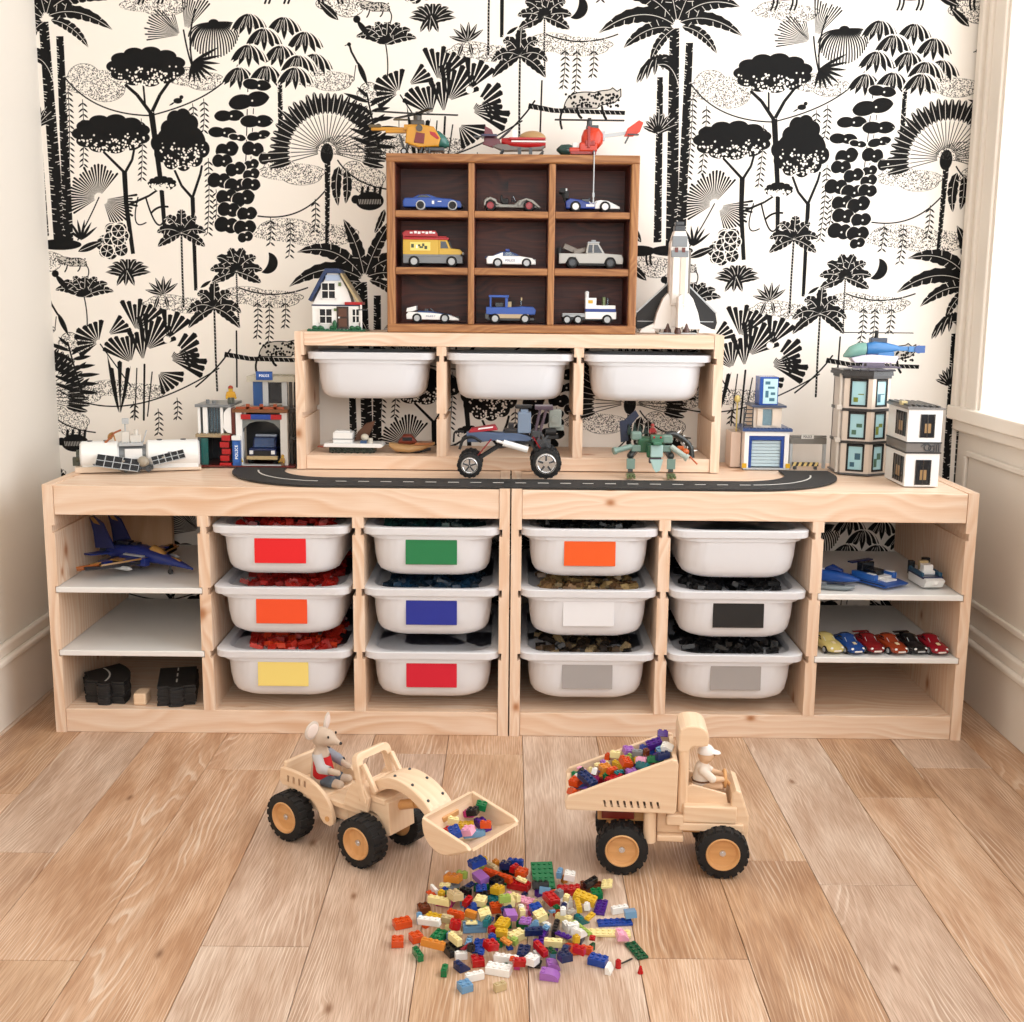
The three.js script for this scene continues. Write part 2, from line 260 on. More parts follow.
    fan(462, 92, -2.75, 1.15, 6, 84, 14, 0.5); fan(462, 95, -2.1, 0.6, 8, 60, 6, 0.5); fan(474, 84, -1.25, 0.9, 12, 88, 11, 0.55);
    quad([486, 128], [495, 70], [545, 60], 4); for (let i = 0; i < 24; i++) { const a = 0.1 + i * 0.118; quad([545, 62], [545 + 62 * Math.cos(a), 52 + 30 * Math.sin(a)], [545 + 66 * Math.cos(a), 70 + 78 * Math.sin(a)], 3.4); } disc(545, 62, 13, INK, 9);
    for (let i = 0; i < 9; i++) leaf(492, 158, -0.5 + i * 0.28, 76 - i * 3, 8);
    // umbrella tree
    trunk([712, 195], [716, 335], 11, 13, 5); trunk([716, 335], [726, 410], 9, 7, 5);
    for (const [x, y] of [[635, 40], [722, 48], [672, 76], [775, 84], [715, 118], [634, 116], [800, 138], [760, 142], [612, 172], [680, 168], [752, 172]]) for (let i = 0; i < 7; i++) { const a = PI * (i + 0.5) / 7, sx = Math.cos(a); g.save(); g.translate(x + sx * 6, y); leaf(0, -3, Math.atan2(1.05, sx * 1.1), 62, 19, PAPER); leaf(0, 0, Math.atan2(1.05, sx * 1.1), 56, 15, INK); line([[sx * 5, 7], [sx * 21, 34]], 1.3, PAPER); g.restore(); }
    // stack of broad dark leaves
    line([[632, 215], [628, 400], [610, 600]], 2.4); line([[648, 240], [640, 420]], 2);
    for (const [x, y, r] of [[655, 215, 36], [635, 254, 52], [585, 292, 38], [655, 306, 42], [568, 334, 36], [606, 347, 22], [660, 342, 30], [580, 378, 30], [646, 376, 28], [684, 398, 24], [568, 406, 26], [642, 416, 20], [602, 427, 26], [560, 456, 30], [642, 441, 22], [604, 470, 30], [642, 466, 24], [580, 497, 28], [622, 502, 30], [585, 531, 29], [632, 541, 26], [580, 571, 32], [627, 577, 29], [628, 602, 20]]) { const h = y < 350 ? 0.36 : 0.62, a = (rnd() - 0.5) * 0.5; g.save(); g.translate(x, y); g.rotate(a); disc(0, 0, r + 2.5, PAPER, r * h + 2.5); g.fillStyle = INK; g.beginPath(); g.moveTo(-r, 0); g.bezierCurveTo(-r * 0.8, -r * h * 1.3, -r * 0.2, -r * h, 0, -r * h * 0.7); g.bezierCurveTo(r * 0.3, -r * h * 1.4, r * 0.9, -r * h, r, 0); g.bezierCurveTo(r * 0.7, r * h * 1.3, r * 0.2, r * h, 0, r * h * 0.8); g.bezierCurveTo(-r * 0.5, r * h * 1.4, -r, r * h * 0.9, -r, 0); g.fill(); disc(r * 0.15, r * h * 0.1, 2.6, PAPER); g.restore(); }
    // travellers palm
    trunk([836, 395], [839, 622], 15, 10, 6); lines(834, 382, -PI / 2, 3.7, 24, 118, 30, 1.9);
    for (let i = 0; i < 31; i++) { const a = -PI / 2 - 1.85 + 3.7 * i / 30, c0 = Math.cos(a), s0 = Math.sin(a); frond([834 + 92 * c0, 382 + 92 * s0], [834 + 130 * c0, 382 + 130 * s0], [834 + (158 + 16 * rnd()) * c0, 382 + (158 + 16 * rnd()) * s0], 10.5, 10); }
    disc(834, 388, 16, INK, 26);
    // small palms, moon
    palm(463, 592, 76, [468, 785], 0.34, 7, 5); palm(605, 692, 80, [612, 830], 0.2, 8, 4); palm(548, 788, 84, [556, 1010], 0.62, 7, 5); line([[606, 850], [608, 1000]], 4);
    g.fillStyle = INK; g.beginPath(); g.arc(684, 670, 28, -1.4, 2.1); g.quadraticCurveTo(694, 676, 688, 643); g.fill();
    leaf(512, 735, -0.6, 34, 9);
    // strap-leaved bush
    for (const [x, y, a, sp, r, n] of [[246, 880, -2.6, 2.6, 62, 9], [345, 850, -1.35, 1.5, 82, 8], [372, 900, -1.1, 1.6, 90, 8], [425, 872, -1.2, 1.2, 74, 5], [432, 925, -0.25, 1.7, 88, 8], [330, 935, -2.0, 1.5, 82, 8], [400, 960, 0.7, 1.5, 64, 6], [362, 930, -1.7, 0.8, 90, 4], [270, 860, -0.6, 1.0, 60, 4], [452, 900, 0.6, 0.9, 60, 4]]) { disc(x, y, 10, PAPER); fan(x, y, a, sp, 7, r, n, 0.78); }
    line([[365, 940], [362, 1090]], 5); line([[345, 950], [338, 1090]], 3); line([[385, 960], [372, 1080]], 3); line([[250, 885], [330, 1000]], 3);
    fan(300, 1080, -PI / 2, 0.5, 10, 150, 3, 0.5); leaf(296, 1070, -1.75, 160, 10); leaf(300, 1070, -1.35, 130, 8);
    // fern on the left and lower ground plants
    for (let i = 0; i < 6; i++) { const y = 890 + i * 22; for (const s of [-1, 1]) leaf(172 + i * 4, y + 14, s > 0 ? -0.25 + i * 0.06 : PI + 0.35, s > 0 ? 64 - Math.abs(i - 3) * 7 : 70, 11); leaf(170 + i * 4, y + 2, s2(i), 40, 9); } quad([165, 880], [180, 950], [205, 1030], 4);
    for (let i = 0; i < 7; i++) frond([210, 760], [210 + 60 * Math.cos(-2.7 + i * 0.4), 740 + 50 * Math.sin(-2.7 + i * 0.4)], [210 + 92 * Math.cos(-2.8 + i * 0.42), 770 + 60 * Math.sin(-2.8 + i * 0.42)], 13, 12);
    quad([210, 760], [220, 810], [215, 850], 3);
    function s2(i) { return i % 2 ? -0.7 : -2.4; }
    // double banana palm
    trunk([120, 60], [150, 612], 24, 32, 7); trunk([160, 95], [172, 612], 18, 25, 7); trunk([92, 180], [112, 600], 15, 20, 7); disc(150, 622, 55, INK, 14);
    for (const [a, b, d, w] of [[[128, 40], [200, -44], [322, 28], 24], [[132, 45], [220, 6], [330, 112], 20], [[138, 55], [206, 62], [246, 152], 15], [[120, 45], [40, -70], [-96, 0], 24], [[118, 50], [10, -20], [-112, 112], 24], [[116, 60], [40, 40], [-30, 140], 20], [[124, 40], [104, -60], [50, -130], 20], [[128, 40], [160, -70], [214, -126], 20], [[120, 60], [70, 90], [60, 170], 14]]) frond(a, b, d, w, 18);
    for (let i = 0; i < 8; i++) { const a = -2.9 + i * 0.4; frond([84, 150], [84 + 40 * Math.cos(a), 140 + 46 * Math.sin(a)], [84 + 62 * Math.cos(a), 175 + 64 * Math.abs(Math.sin(a + 0.9))], 11, 10); }
    for (let i = 0; i < 9; i++) frond([96, 320], [96 + 30 * Math.cos(-2.8 + i * 0.3), 320 + 40 * Math.sin(-2.8 + i * 0.3)], [96 + 50 * Math.cos(-2.8 + i * 0.3), 322 + 62 * Math.sin(-2.8 + i * 0.3)], 7, 8);
    for (const [x, y, a] of [[70, 600, -2.2], [60, 650, -2.7], [90, 700, -2.4], [196, 640, -0.4]]) leaf(x, y, a, 70, 20, INK, true);
    // animals
    branch([[575, 912], [640, 924], [820, 930]], 13); for (let i = 0; i < 18; i++) line([[585 + i * 13, 912 + i * 0.9], [590 + i * 13, 926 + i * 0.5]], 1.2, PAPER); cat(728, 906, 1.5, 1); cat(185, 672, 0.8, -1);
    quad([590, 900], [560, 950], [500, 1000], 4);
    g.save(); g.translate(903, 155); leaf(4, 2, 1.15, 66, 13); line([[4, 6], [-12, -22], [-17, -38]], 5); disc(-18, -40, 5); line([[-20, -40], [-28, -37]], 2); line([[0, 12], [-4, 46]], 2); g.restore();
    g.save(); g.translate(946, 505); disc(0, 4, 36, INK, 24); disc(-36, 0, 11); for (const x of [-22, -8, 10, 24]) line([[x, 0], [x + 3, -30]], 7); for (let i = 0; i < 14; i++) line([[-28 + i * 4.2, 0], [-26 + i * 4.2, 12]], 1.2, PAPER); g.restore();
    g.save(); g.translate(150, 712); leaf(-14, -12, 0.9, 58, 14); disc(-14, -14, 9); g.restore();
    disc(455, 255, 11, INK, 7); leaf(448, 258, 2.6, 18, 4); disc(464, 246, 5);
    quad([352, 500], [330, 590], [372, 565], 3); quad([372, 500], [400, 600], [418, 560], 4); quad([386, 540], [402, 520], [428, 524], 5);
    for (const [x, f] of [[390, 1], [705, 1], [835, -1]]) { g.save(); g.translate(x, -22); g.scale(f, 1); disc(0, 0, 40, INK, 14); for (const k of [-30, -20, 18, 28]) quad([k, 4], [k + 6, 18], [k - 2, 36], 5); g.restore(); }
  };
  const start = seed;
  for (let m = -3; m <= 3; m++) for (let k = -4; k <= 4; k++) if ((m + k) % 2 === 0) {
    seed = start;                                                     // every repeat is the same drawing
    // drawing units to metres on the wall, then to texture pixels
    const ox = -1.157 + m * PW / 2 - X0, oy = 1.541 + k * PH / 2 - Y0;
    g.setTransform(0.000891 * S, -0.0000088 * S, -0.0000305 * S, 0.000863 * S, ox * S, (PH - oy) * S);
    if (ox > -1.6 && ox < PW + 0.4 && oy > -0.6 && oy < PH + 2.4) art();
  }
  g.setTransform(1, 0, 0, 1, 0, 0);
  const t = new THREE.CanvasTexture(c); t.colorSpace = THREE.SRGBColorSpace; t.wrapS = t.wrapT = THREE.RepeatWrapping; t.magFilter = THREE.LinearFilter; t.anisotropy = 8;
  return t;
}
// ---------- room ----------
{
  const wp = std(0xffffff, 0.9, 0, { map: wallpaperTexture(), specularIntensity: 0.35 });
  const g = clean(bx(XL - 0.1, XR + 0.1, 0, YC, ZB - 0.1, ZB)), p = g.attributes.position, uv = g.attributes.uv;
  for (let i = 0; i < p.count; i++) uv.setXY(i, (p.getX(i) - X0) / PW, (p.getY(i) - Y0) / PH);
  struct('wall_back', g, wp, 'back wall papered with a black and white jungle print', 'wall');
}
struct('wall_left', bx(XL - 0.1, XL, 0, YC, ZB, ZF), M.wallPaint, 'plain off white wall on the left', 'wall');
// right wall with a window opening z -0.29..1.65, y 0.645..2.15
const WZ0 = -0.29, WZ1 = 1.65, WY0 = 0.655, WY1 = 2.13;
struct('wall_right', [bx(XR, XR + 0.14, 0, WY0, ZB, ZF), bx(XR, XR + 0.14, WY1, YC, ZB, ZF), bx(XR, XR + 0.14, WY0, WY1, ZB, WZ0), bx(XR, XR + 0.14, WY0, WY1, WZ1, ZF)], M.trimPaint, 'cream panelled wall under the window on the right', 'wall');
// wall behind the camera with a window added for frontal fill
struct('wall_front', [bx(XL - 0.1, XR + 0.14, 0, 0.85, ZF, ZF + 0.1), bx(XL - 0.1, XR + 0.14, 2.15, YC, ZF, ZF + 0.1), bx(XL - 0.1, -0.55, 0.85, 2.15, ZF, ZF + 0.1), bx(0.95, XR + 0.14, 0.85, 2.15, ZF, ZF + 0.1)], M.wallPaint, 'off white wall behind the viewer', 'wall');
struct('ceiling', bx(XL - 0.1, XR + 0.14, YC, YC + 0.1, ZB - 0.1, ZF + 0.1), M.ceiling, 'plain white ceiling', 'ceiling');
function windowUnit(name, label, place, w, h) {
  const o = new THREE.Group(); o.name = name; o.userData = { kind: 'structure', label, category: 'window' }; scene.add(o); place(o);
  const f = 0.05;
  part('window_frame', [bx(-w / 2, w / 2, 0, f, -0.02, 0.02), bx(-w / 2, w / 2, h - f, h, -0.02, 0.02), bx(-w / 2, -w / 2 + f, f, h - f, -0.02, 0.02), bx(w / 2 - f, w / 2, f, h - f, -0.02, 0.02), bx(-0.02, 0.02, f, h - f, -0.02, 0.02)], M.trimPaint, o);
  for (const s of [-1, 1]) part('pane', bx(s < 0 ? -w / 2 + f : 0.02, s < 0 ? -0.02 : w / 2 - f, f, h - f, -0.003, 0.003), std(0xffffff, 0.02, 0, { transmission: 1, thickness: 0 }), o);
  return o;
}
windowUnit('window_1', 'bright white window in the right wall', (o) => { o.position.set(XR + 0.116, WY0, (WZ0 + WZ1) / 2); o.rotation.y = -PI / 2; }, WZ1 - WZ0, WY1 - WY0);
windowUnit('window_2', 'window in the wall behind the viewer', (o) => { o.position.set(0.2, 0.85, ZF + 0.05); }, 1.5, 1.3);  // unseen window, added to house the frontal fill light
// casing of the right window: flat board with stepped moulding, and the sill
{
  const o = struct('trim_1', [rbx(XR - 0.018, XR, WY0 - 0.02, WY1 + 0.12, WZ0 - 0.15, WZ0, 0.003), rbx(XR - 0.03, XR, WY0 - 0.02, WY1 + 0.12, WZ0 - 0.155, WZ0 - 0.125, 0.006), rbx(XR - 0.026, XR, WY0 - 0.02, WY1 + 0.12, WZ0 - 0.10, WZ0 - 0.088, 0.004), rbx(XR - 0.024, XR, WY0 - 0.02, WY1 + 0.12, WZ0 - 0.03, WZ0 - 0.012, 0.005), rbx(XR - 0.018, XR, WY1, WY1 + 0.12, WZ0, WZ1 + 0.12, 0.003), rbx(XR - 0.018, XR, WY0 - 0.02, WY1 + 0.12, WZ1, WZ1 + 0.12, 0.003)], M.trimPaint, 'cream moulded casing around the right window', 'trim');
  part('window_sill', [rbx(XR - 0.035, XR, WY0 - 0.028, WY0 + 0.004, WZ0 - 0.16, WZ1 + 0.14, 0.004), bx(XR - 0.006, XR + 0.095, WY0 - 0.002, WY0 + 0.004, WZ0, WZ1), rbx(XR - 0.02, XR, WY0 - 0.055, WY0 - 0.028, WZ0 - 0.16, WZ1 + 0.14, 0.006)], M.trimPaint, o);
}
// wainscot panel mouldings under the window
struct('trim_2', [rbx(XR - 0.009, XR, 0.545, 0.56, -0.38, 1.6, 0.004), rbx(XR - 0.009, XR, 0.215, 0.23, -0.38, 1.6, 0.004), rbx(XR - 0.009, XR, 0.23, 0.545, -0.395, -0.38, 0.004)], M.trimPaint, 'thin cream panel moulding below the right window', 'trim');
const skirt = (x, s) => [rbx(Math.min(x, x + s * 0.018), Math.max(x, x + s * 0.018), 0, 0.135, ZB, ZF, 0.002), rbx(Math.min(x, x + s * 0.026), Math.max(x, x + s * 0.026), 0.132, 0.148, ZB, ZF, 0.006), rbx(Math.min(x, x + s * 0.016), Math.max(x, x + s * 0.016), 0.146, 0.172, ZB, ZF, 0.006)];
struct('baseboard_left', skirt(XL, 1), M.trimPaint, 'tall cream moulded baseboard along the left wall', 'baseboard');
struct('baseboard_right', skirt(XR, -1), M.trimPaint, 'tall cream moulded baseboard along the right wall', 'baseboard');
struct('baseboard_back', [rbx(XL + 0.03, XR - 0.03, 0, 0.135, ZB, ZB + 0.012, 0.002)], M.trimPaint, 'cream baseboard under the papered wall', 'baseboard');

// floor: limed oak planks running towards the viewer, each its own piece
{
  const floor = struct('floor', bx(XL - 0.1, XR + 0.14, -0.06, -0.0165, ZB - 0.1, ZF + 0.1), std(0x6e5844, 0.9), 'limed oak plank floor', 'floor');
  const pal = [[[176, 132, 98], [214, 176, 144]], [[168, 128, 98], [210, 174, 144]], [[184, 142, 110], [220, 186, 156]], [[174, 142, 118], [212, 184, 162]], [[158, 116, 84], [204, 164, 128]], [[184, 152, 128], [220, 196, 176]], [[178, 136, 102], [214, 180, 148]], [[176, 144, 120], [214, 186, 164]]];
  const mats = pal.map(([lo, hi], k) => {
    const w = 288, h = 1536, o = k * 37.7, knots = [];
    for (let i = 0; i < 1 + k % 2; i++) knots.push([rr(0.02, 0.13), rr(0.05, 1.15), rr(0.004, 0.008)]);
    const slope = rr(-0.03, 0.03), mid = rr(0.03, 0.12);
    const t = dataTex(w, h, (x, y) => {
      const X = x / w * 0.153, Y = y / h * 1.2;
      let ring = X + slope * Y + 0.03 * noise2(X * 5 + o, Y * 0.9 + o) + 0.0022 * noise2(X * 40 + o, Y * 7) + 0.35 * (X - mid) ** 2 * Math.sin(Y * 2.2 + o) * 6;
      let kn = 0;
      for (const [kx, ky, r] of knots) { const d = ((X - kx) / r) ** 2 + ((Y - ky) / (r * 2.4)) ** 2; ring += 0.022 * Math.exp(-d * 0.22); kn = Math.max(kn, Math.exp(-d * 1.3)); }
      const f = ring * 150 - Math.floor(ring * 150), lime = sst(0.55, 0.85, f) * (1 - sst(0.9, 1, f));
      const fine = noise2(X * 700 + o, Y * 16), patch = noise2(X * 14 + o, Y * 3.1), q = noise2(X * 60, Y * 9 + o);
      let c = mix(lo, hi, Math.min(1, Math.max(0, 0.45 + 0.4 * patch + 0.22 * q + 0.26 * fine)));
      c = mix(c, [240, 224, 206], Math.min(0.8, lime * Math.max(0, 0.3 + 0.45 * noise2(X * 16, Y * 3 + o)) + 0.22 * Math.max(0, noise2(X * 260, Y * 7 + o))));
      c = mix(c, [120, 82, 56], Math.min(0.8, 0.2 * Math.max(0, -fine) + kn * 0.75));
      return c;
    });
    t.wrapS = t.wrapT = THREE.ClampToEdgeWrapping;
    return std(0xffffff, 0.36, 0, { map: t, bumpMap: t, bumpScale: 0.0006 });
  });
  const wd = 0.153, joints = { 9: [0.551], 8: [0.848], 10: [0.63], 11: [0.294, 1.5], 12: [0.15], 1: [0.545], 2: [0.867, 0.05], 3: [0.19], 4: [0.826], 5: [1.3], 6: [0.1], 7: [1.2] };
  let n = 0;
  for (let k = -1; k < 14; k++) {
    const x0 = -1.043 + k * wd, cuts = [ZB - 0.05];
    let zs = (joints[k]?.[0] ?? rr(0, 1)); while (zs - 1.2 > ZB) zs -= 1.2; 
    while (zs < ZF) { if (zs > ZB + 0.03) cuts.push(zs); zs += 1.2; } cuts.push(ZF + 0.02);
    for (let i = 0; i < cuts.length - 1; i++) {
      const z0 = cuts[i] + 0.0007, z1 = cuts[i + 1] - 0.0007, g = clean(rbx(x0 + 0.0004, x0 + wd - 0.0004, -0.0165, 0, z0, z1, 0.0012)), p = g.attributes.position, uv = g.attributes.uv, flip = rnd() < 0.5;
      const off = z1 - z0 < 1.19 ? (i === 0 ? 1.2 - (z1 - z0) : 0) : 0;
      for (let j = 0; j < p.count; j++) { let u = (p.getX(j) - x0) / wd, v = (p.getZ(j) - z0 + off) / 1.2; if (flip) u = 1 - u; uv.setXY(j, u, Math.min(1, v)); }
      part('plank', g, mats[(k * 3 + 24 + i * 5 + n++) % mats.length], floor);
    }
  }
}
// ---------- pine storage units ----------
const GROOVES = [[0.422, 0.437], [0.296, 0.311], [0.163, 0.178]];
// upright panel with slide grooves cut into the faces given in sides
function grooved(x0, x1, y0, y1, z0, z1, grooves, sides) {
  const d = 0.006, out = [bx(x0 + (sides.includes(-1) ? d : 0), x1 - (sides.includes(1) ? d : 0), y0, y1, z0, z1)];
  let y = y0;
  for (const [a, b] of [...grooves].sort((p, q) => p[0] - q[0]).concat([[y1, y1]])) {
    for (const s of sides) if (a > y) out.push(s < 0 ? bx(x0, x0 + d, y, a, z0, z1) : bx(x1 - d, x1, y, a, z0, z1));
    y = b;
  }
  for (const g of out) g.userData.grain = 1;
  return out;
}
function lowUnit(x0, label, splits) {
  const o = thing('storage_unit', label, 'storage unit', 'two pine storage units standing side by side'), x1 = x0 + 0.937, B = -0.44;
  part('side_panel', grooved(x0, x0 + 0.021, 0, 0.52, B, 0, GROOVES, [1]), M.pine, o);
  part('side_panel', grooved(x1 - 0.021, x1, 0, 0.52, B, 0, GROOVES, [-1]), M.pine, o);
  for (const [a, b] of splits) part('divider', grooved(a, b, 0.05, 0.459, B, -0.002, GROOVES, [-1, 1]), M.pine, o);
  part('top_board', bx(x0 + 0.0215, x1 - 0.0215, 0.497, 0.518, B, -0.0225), M.pine, o);
  part('front_rail', rbx(x0 + 0.0215, x1 - 0.0215, 0.4585, 0.518, -0.022, -0.002, 0.0015), M.pine, o);
  part('bottom_board', bx(x0 + 0.0215, x1 - 0.0215, 0.03, 0.05, B, -0.0225), M.pine, o);
  part('plinth', rbx(x0 + 0.0215, x1 - 0.0215, 0, 0.05, -0.022, -0.003, 0.0015), M.pine, o);
  part('back_rail', bx(x0 + 0.0215, x1 - 0.0215, 0.459, 0.4965, B, B + 0.018), M.pine, o);
  return o;
}
const LX0 = -0.9395, RX0 = 0.0005;
lowUnit(LX0, 'low pine storage unit on the left, holding the jet and the black track stacks', [[-0.632, -0.609], [-0.320, -0.297]]);
lowUnit(RX0, 'low pine storage unit on the right, holding the boats and the row of little cars', [[0.299, 0.322], [0.608, 0.631]]);
// white shelves sliding in the grooves
const shelf = (x0, x1, y, label) => single('shelf_board', label, 'shelf', rbx(x0, x1, y, y + 0.012, -0.43, -0.001, 0.002), M.shelfWhite, 'white slide-in shelves');
shelf(-0.924, -0.627, 0.2975, 'white shelf board under the blue jet');
shelf(-0.924, -0.627, 0.1645, 'empty white shelf board above the black track stacks');
shelf(0.626, 0.922, 0.2975, 'white shelf board under the three boats');
shelf(0.626, 0.922, 0.1645, 'white shelf board under the row of little cars');
single('wooden_board', 'plain pine board standing at the back behind the blue jet', 'board', rbx(-0.916, -0.795, 0.3105, 0.452, -0.415, -0.397, 0.002), M.pineLow);

// upper unit
const UX0 = -0.4725, UX1 = 0.4575, UZ0 = -0.452, UZ1 = -0.252, UY = 0.52;
{
  const o = thing('wall_storage_unit', 'small three-bay pine unit standing on the low units', 'storage unit'), gr = [[0.757, 0.77], [0.632, 0.645]];
  part('side_panel', grooved(UX0, UX0 + 0.02, UY, 0.82, UZ0, UZ1, gr, [1]), M.pine, o);
  part('side_panel', grooved(UX1 - 0.02, UX1, UY, 0.82, UZ0, UZ1, gr, [-1]), M.pine, o);
  for (const [a, b] of [[-0.165, -0.144], [0.134, 0.155]]) part('divider', grooved(a, b, 0.55, 0.79, UZ0, UZ1 - 0.002, gr, [-1, 1]), M.pine, o);
  part('top_board', rbx(UX0 + 0.0202, UX1 - 0.0202, 0.79, 0.819, UZ0, UZ1 - 0.001, 0.0015), M.pine, o);
  part('bottom_board', rbx(UX0 + 0.0202, UX1 - 0.0202, UY, 0.55, UZ0, UZ1 - 0.003, 0.0015), M.pine, o);
}
// ---------- bins ----------
function ringGeo(levels, n = 12) {           // rounded-rectangle rings [y, halfWidth, halfDepth, radius]
  const pos = [], idx = []; let per = 0;
  for (const [y, a, b, r0] of levels) {
    const r = Math.min(r0, a, b); per = 0;
    for (const [cx, cz, a0] of [[a - r, b - r, 0], [-(a - r), b - r, PI / 2], [-(a - r), -(b - r), PI], [a - r, -(b - r), 1.5 * PI]]) for (let i = 0; i <= n; i++) { const t = a0 + i / n * PI / 2; pos.push(cx + r * Math.cos(t), y, cz + r * Math.sin(t)); per++; }
  }
  for (let k = 0; k < levels.length - 1; k++) for (let i = 0; i < per; i++) { const a = k * per + i, b = k * per + (i + 1) % per; idx.push(a, a + per, b, b, a + per, b + per); }
  for (const [k, f] of [[0, 0], [levels.length - 1, 1]]) { const o = pos.length / 3; pos.push(0, levels[k][0], 0); for (let i = 0; i < per; i++) { const a = k * per + i, b = k * per + (i + 1) % per; f ? idx.push(a, o, b) : idx.push(a, b, o); } }
  const g = new THREE.BufferGeometry(); g.setAttribute('position', new THREE.Float32BufferAttribute(pos, 3)); g.setIndex(idx);
  return toCreasedNormals(g, R(38));
}
const binGeo = (b, dy) => ringGeo([[-0.005, 0.088, b - 0.04, 0.05], [-0.003, 0.100, b - 0.02, 0.055], [0.004, 0.110, b - 0.009, 0.057], [0.014, 0.1155, b - 0.005, 0.058], [0.036, 0.1195, b - 0.0025, 0.058], [0.074 + dy, 0.1225, b, 0.058], [0.0741 + dy, 0.130, b + 0.0015, 0.05], [0.083 + dy, 0.131, b + 0.002, 0.05]]);
const binInside = (b, dy) => ringGeo([[0.083 + dy, 0.1315, b + 0.002, 0.05], [0.0832 + dy, 0.139, b + 0.006, 0.03], [0.0965 + dy, 0.140, b + 0.007, 0.03], [0.098 + dy, 0.1385, b + 0.0055, 0.03], [0.098 + dy, 0.1275, b - 0.006, 0.06], [0.0955 + dy, 0.1225, b - 0.009, 0.062], [0.084 + dy, 0.120, b - 0.003, 0.056], [0.04, 0.1165, b - 0.0055, 0.056], [0.008, 0.107, b - 0.014, 0.055], [0.0, 0.082, b - 0.045, 0.05]]);
const BD = 0.2, big = [binGeo(BD, 0), binInside(BD, 0)], small = [binGeo(0.088, 0), binInside(0.088, 0)];
function bin(geos, x, y, z, label, group, color, colorName, depth) {
  const o = thing('storage_bin', label, 'storage bin', group, [x, y, z]);
  part('tub', geos[0].clone(), M.bin, o); part('rim', geos[1].clone(), M.bin, o);
  if (color !== undefined) part('colour_label', rb(0, 0.0475, depth + 0.0005, 0.104, 0.051, 0.0016, 0.0007, R(-3.0)), std(color, 0.5), o, colorName + ' rectangular label');
  return o;
}
// loose pieces in a bin, too many to count
function filling(x, y, z, cols, label, top, n) {
  const geos = [], c = new THREE.Color();
  for (let i = 0; i < n; i++) {
    const g = clean(mergeGeometries([clean(new THREE.BoxGeometry(rr(0.014, 0.03), 0.009, 0.0155)), ...[-0.004, 0.004].map((q) => clean(cyl(q, 0.0055, 0, 0.0024, 0.0018, 'y', 6)))]));
    mv(g, rr(-0.094, 0.094), top + rr(-0.008, 0.006), rr(-0.168, 0.168), rr(-0.6, 0.6), rr(0, 6), rr(-0.6, 0.6));
    c.set(pick(cols)); const a = new Float32Array(g.attributes.position.count * 3); for (let k = 0; k < a.length; k += 3) { a[k] = c.r; a[k + 1] = c.g; a[k + 2] = c.b; }
    g.setAttribute('color', new THREE.BufferAttribute(a, 3)); geos.push(g);
  }
  const bed = clean(ringGeo([[0.006, 0.072, 0.15, 0.05], [0.012, 0.099, 0.18, 0.05], [top - 0.008, 0.112, 0.188, 0.05]])); c.set(cols[0]);
  const a = new Float32Array(bed.attributes.position.count * 3); for (let k = 0; k < a.length; k += 3) { a[k] = c.r; a[k + 1] = c.g; a[k + 2] = c.b; } bed.setAttribute('color', new THREE.BufferAttribute(a, 3)); geos.push(bed);
  const m = new THREE.Mesh(mergeGeometries(geos), cache.fill ??= std(0xffffff, 0.35, 0, { vertexColors: true }));
  m.name = numbered('loose_toy_bricks'); m.position.set(x, y, z); m.castShadow = m.receiveShadow = true; m.userData = { label, category: 'toy bricks', kind: 'stuff' }; scene.add(m);
}
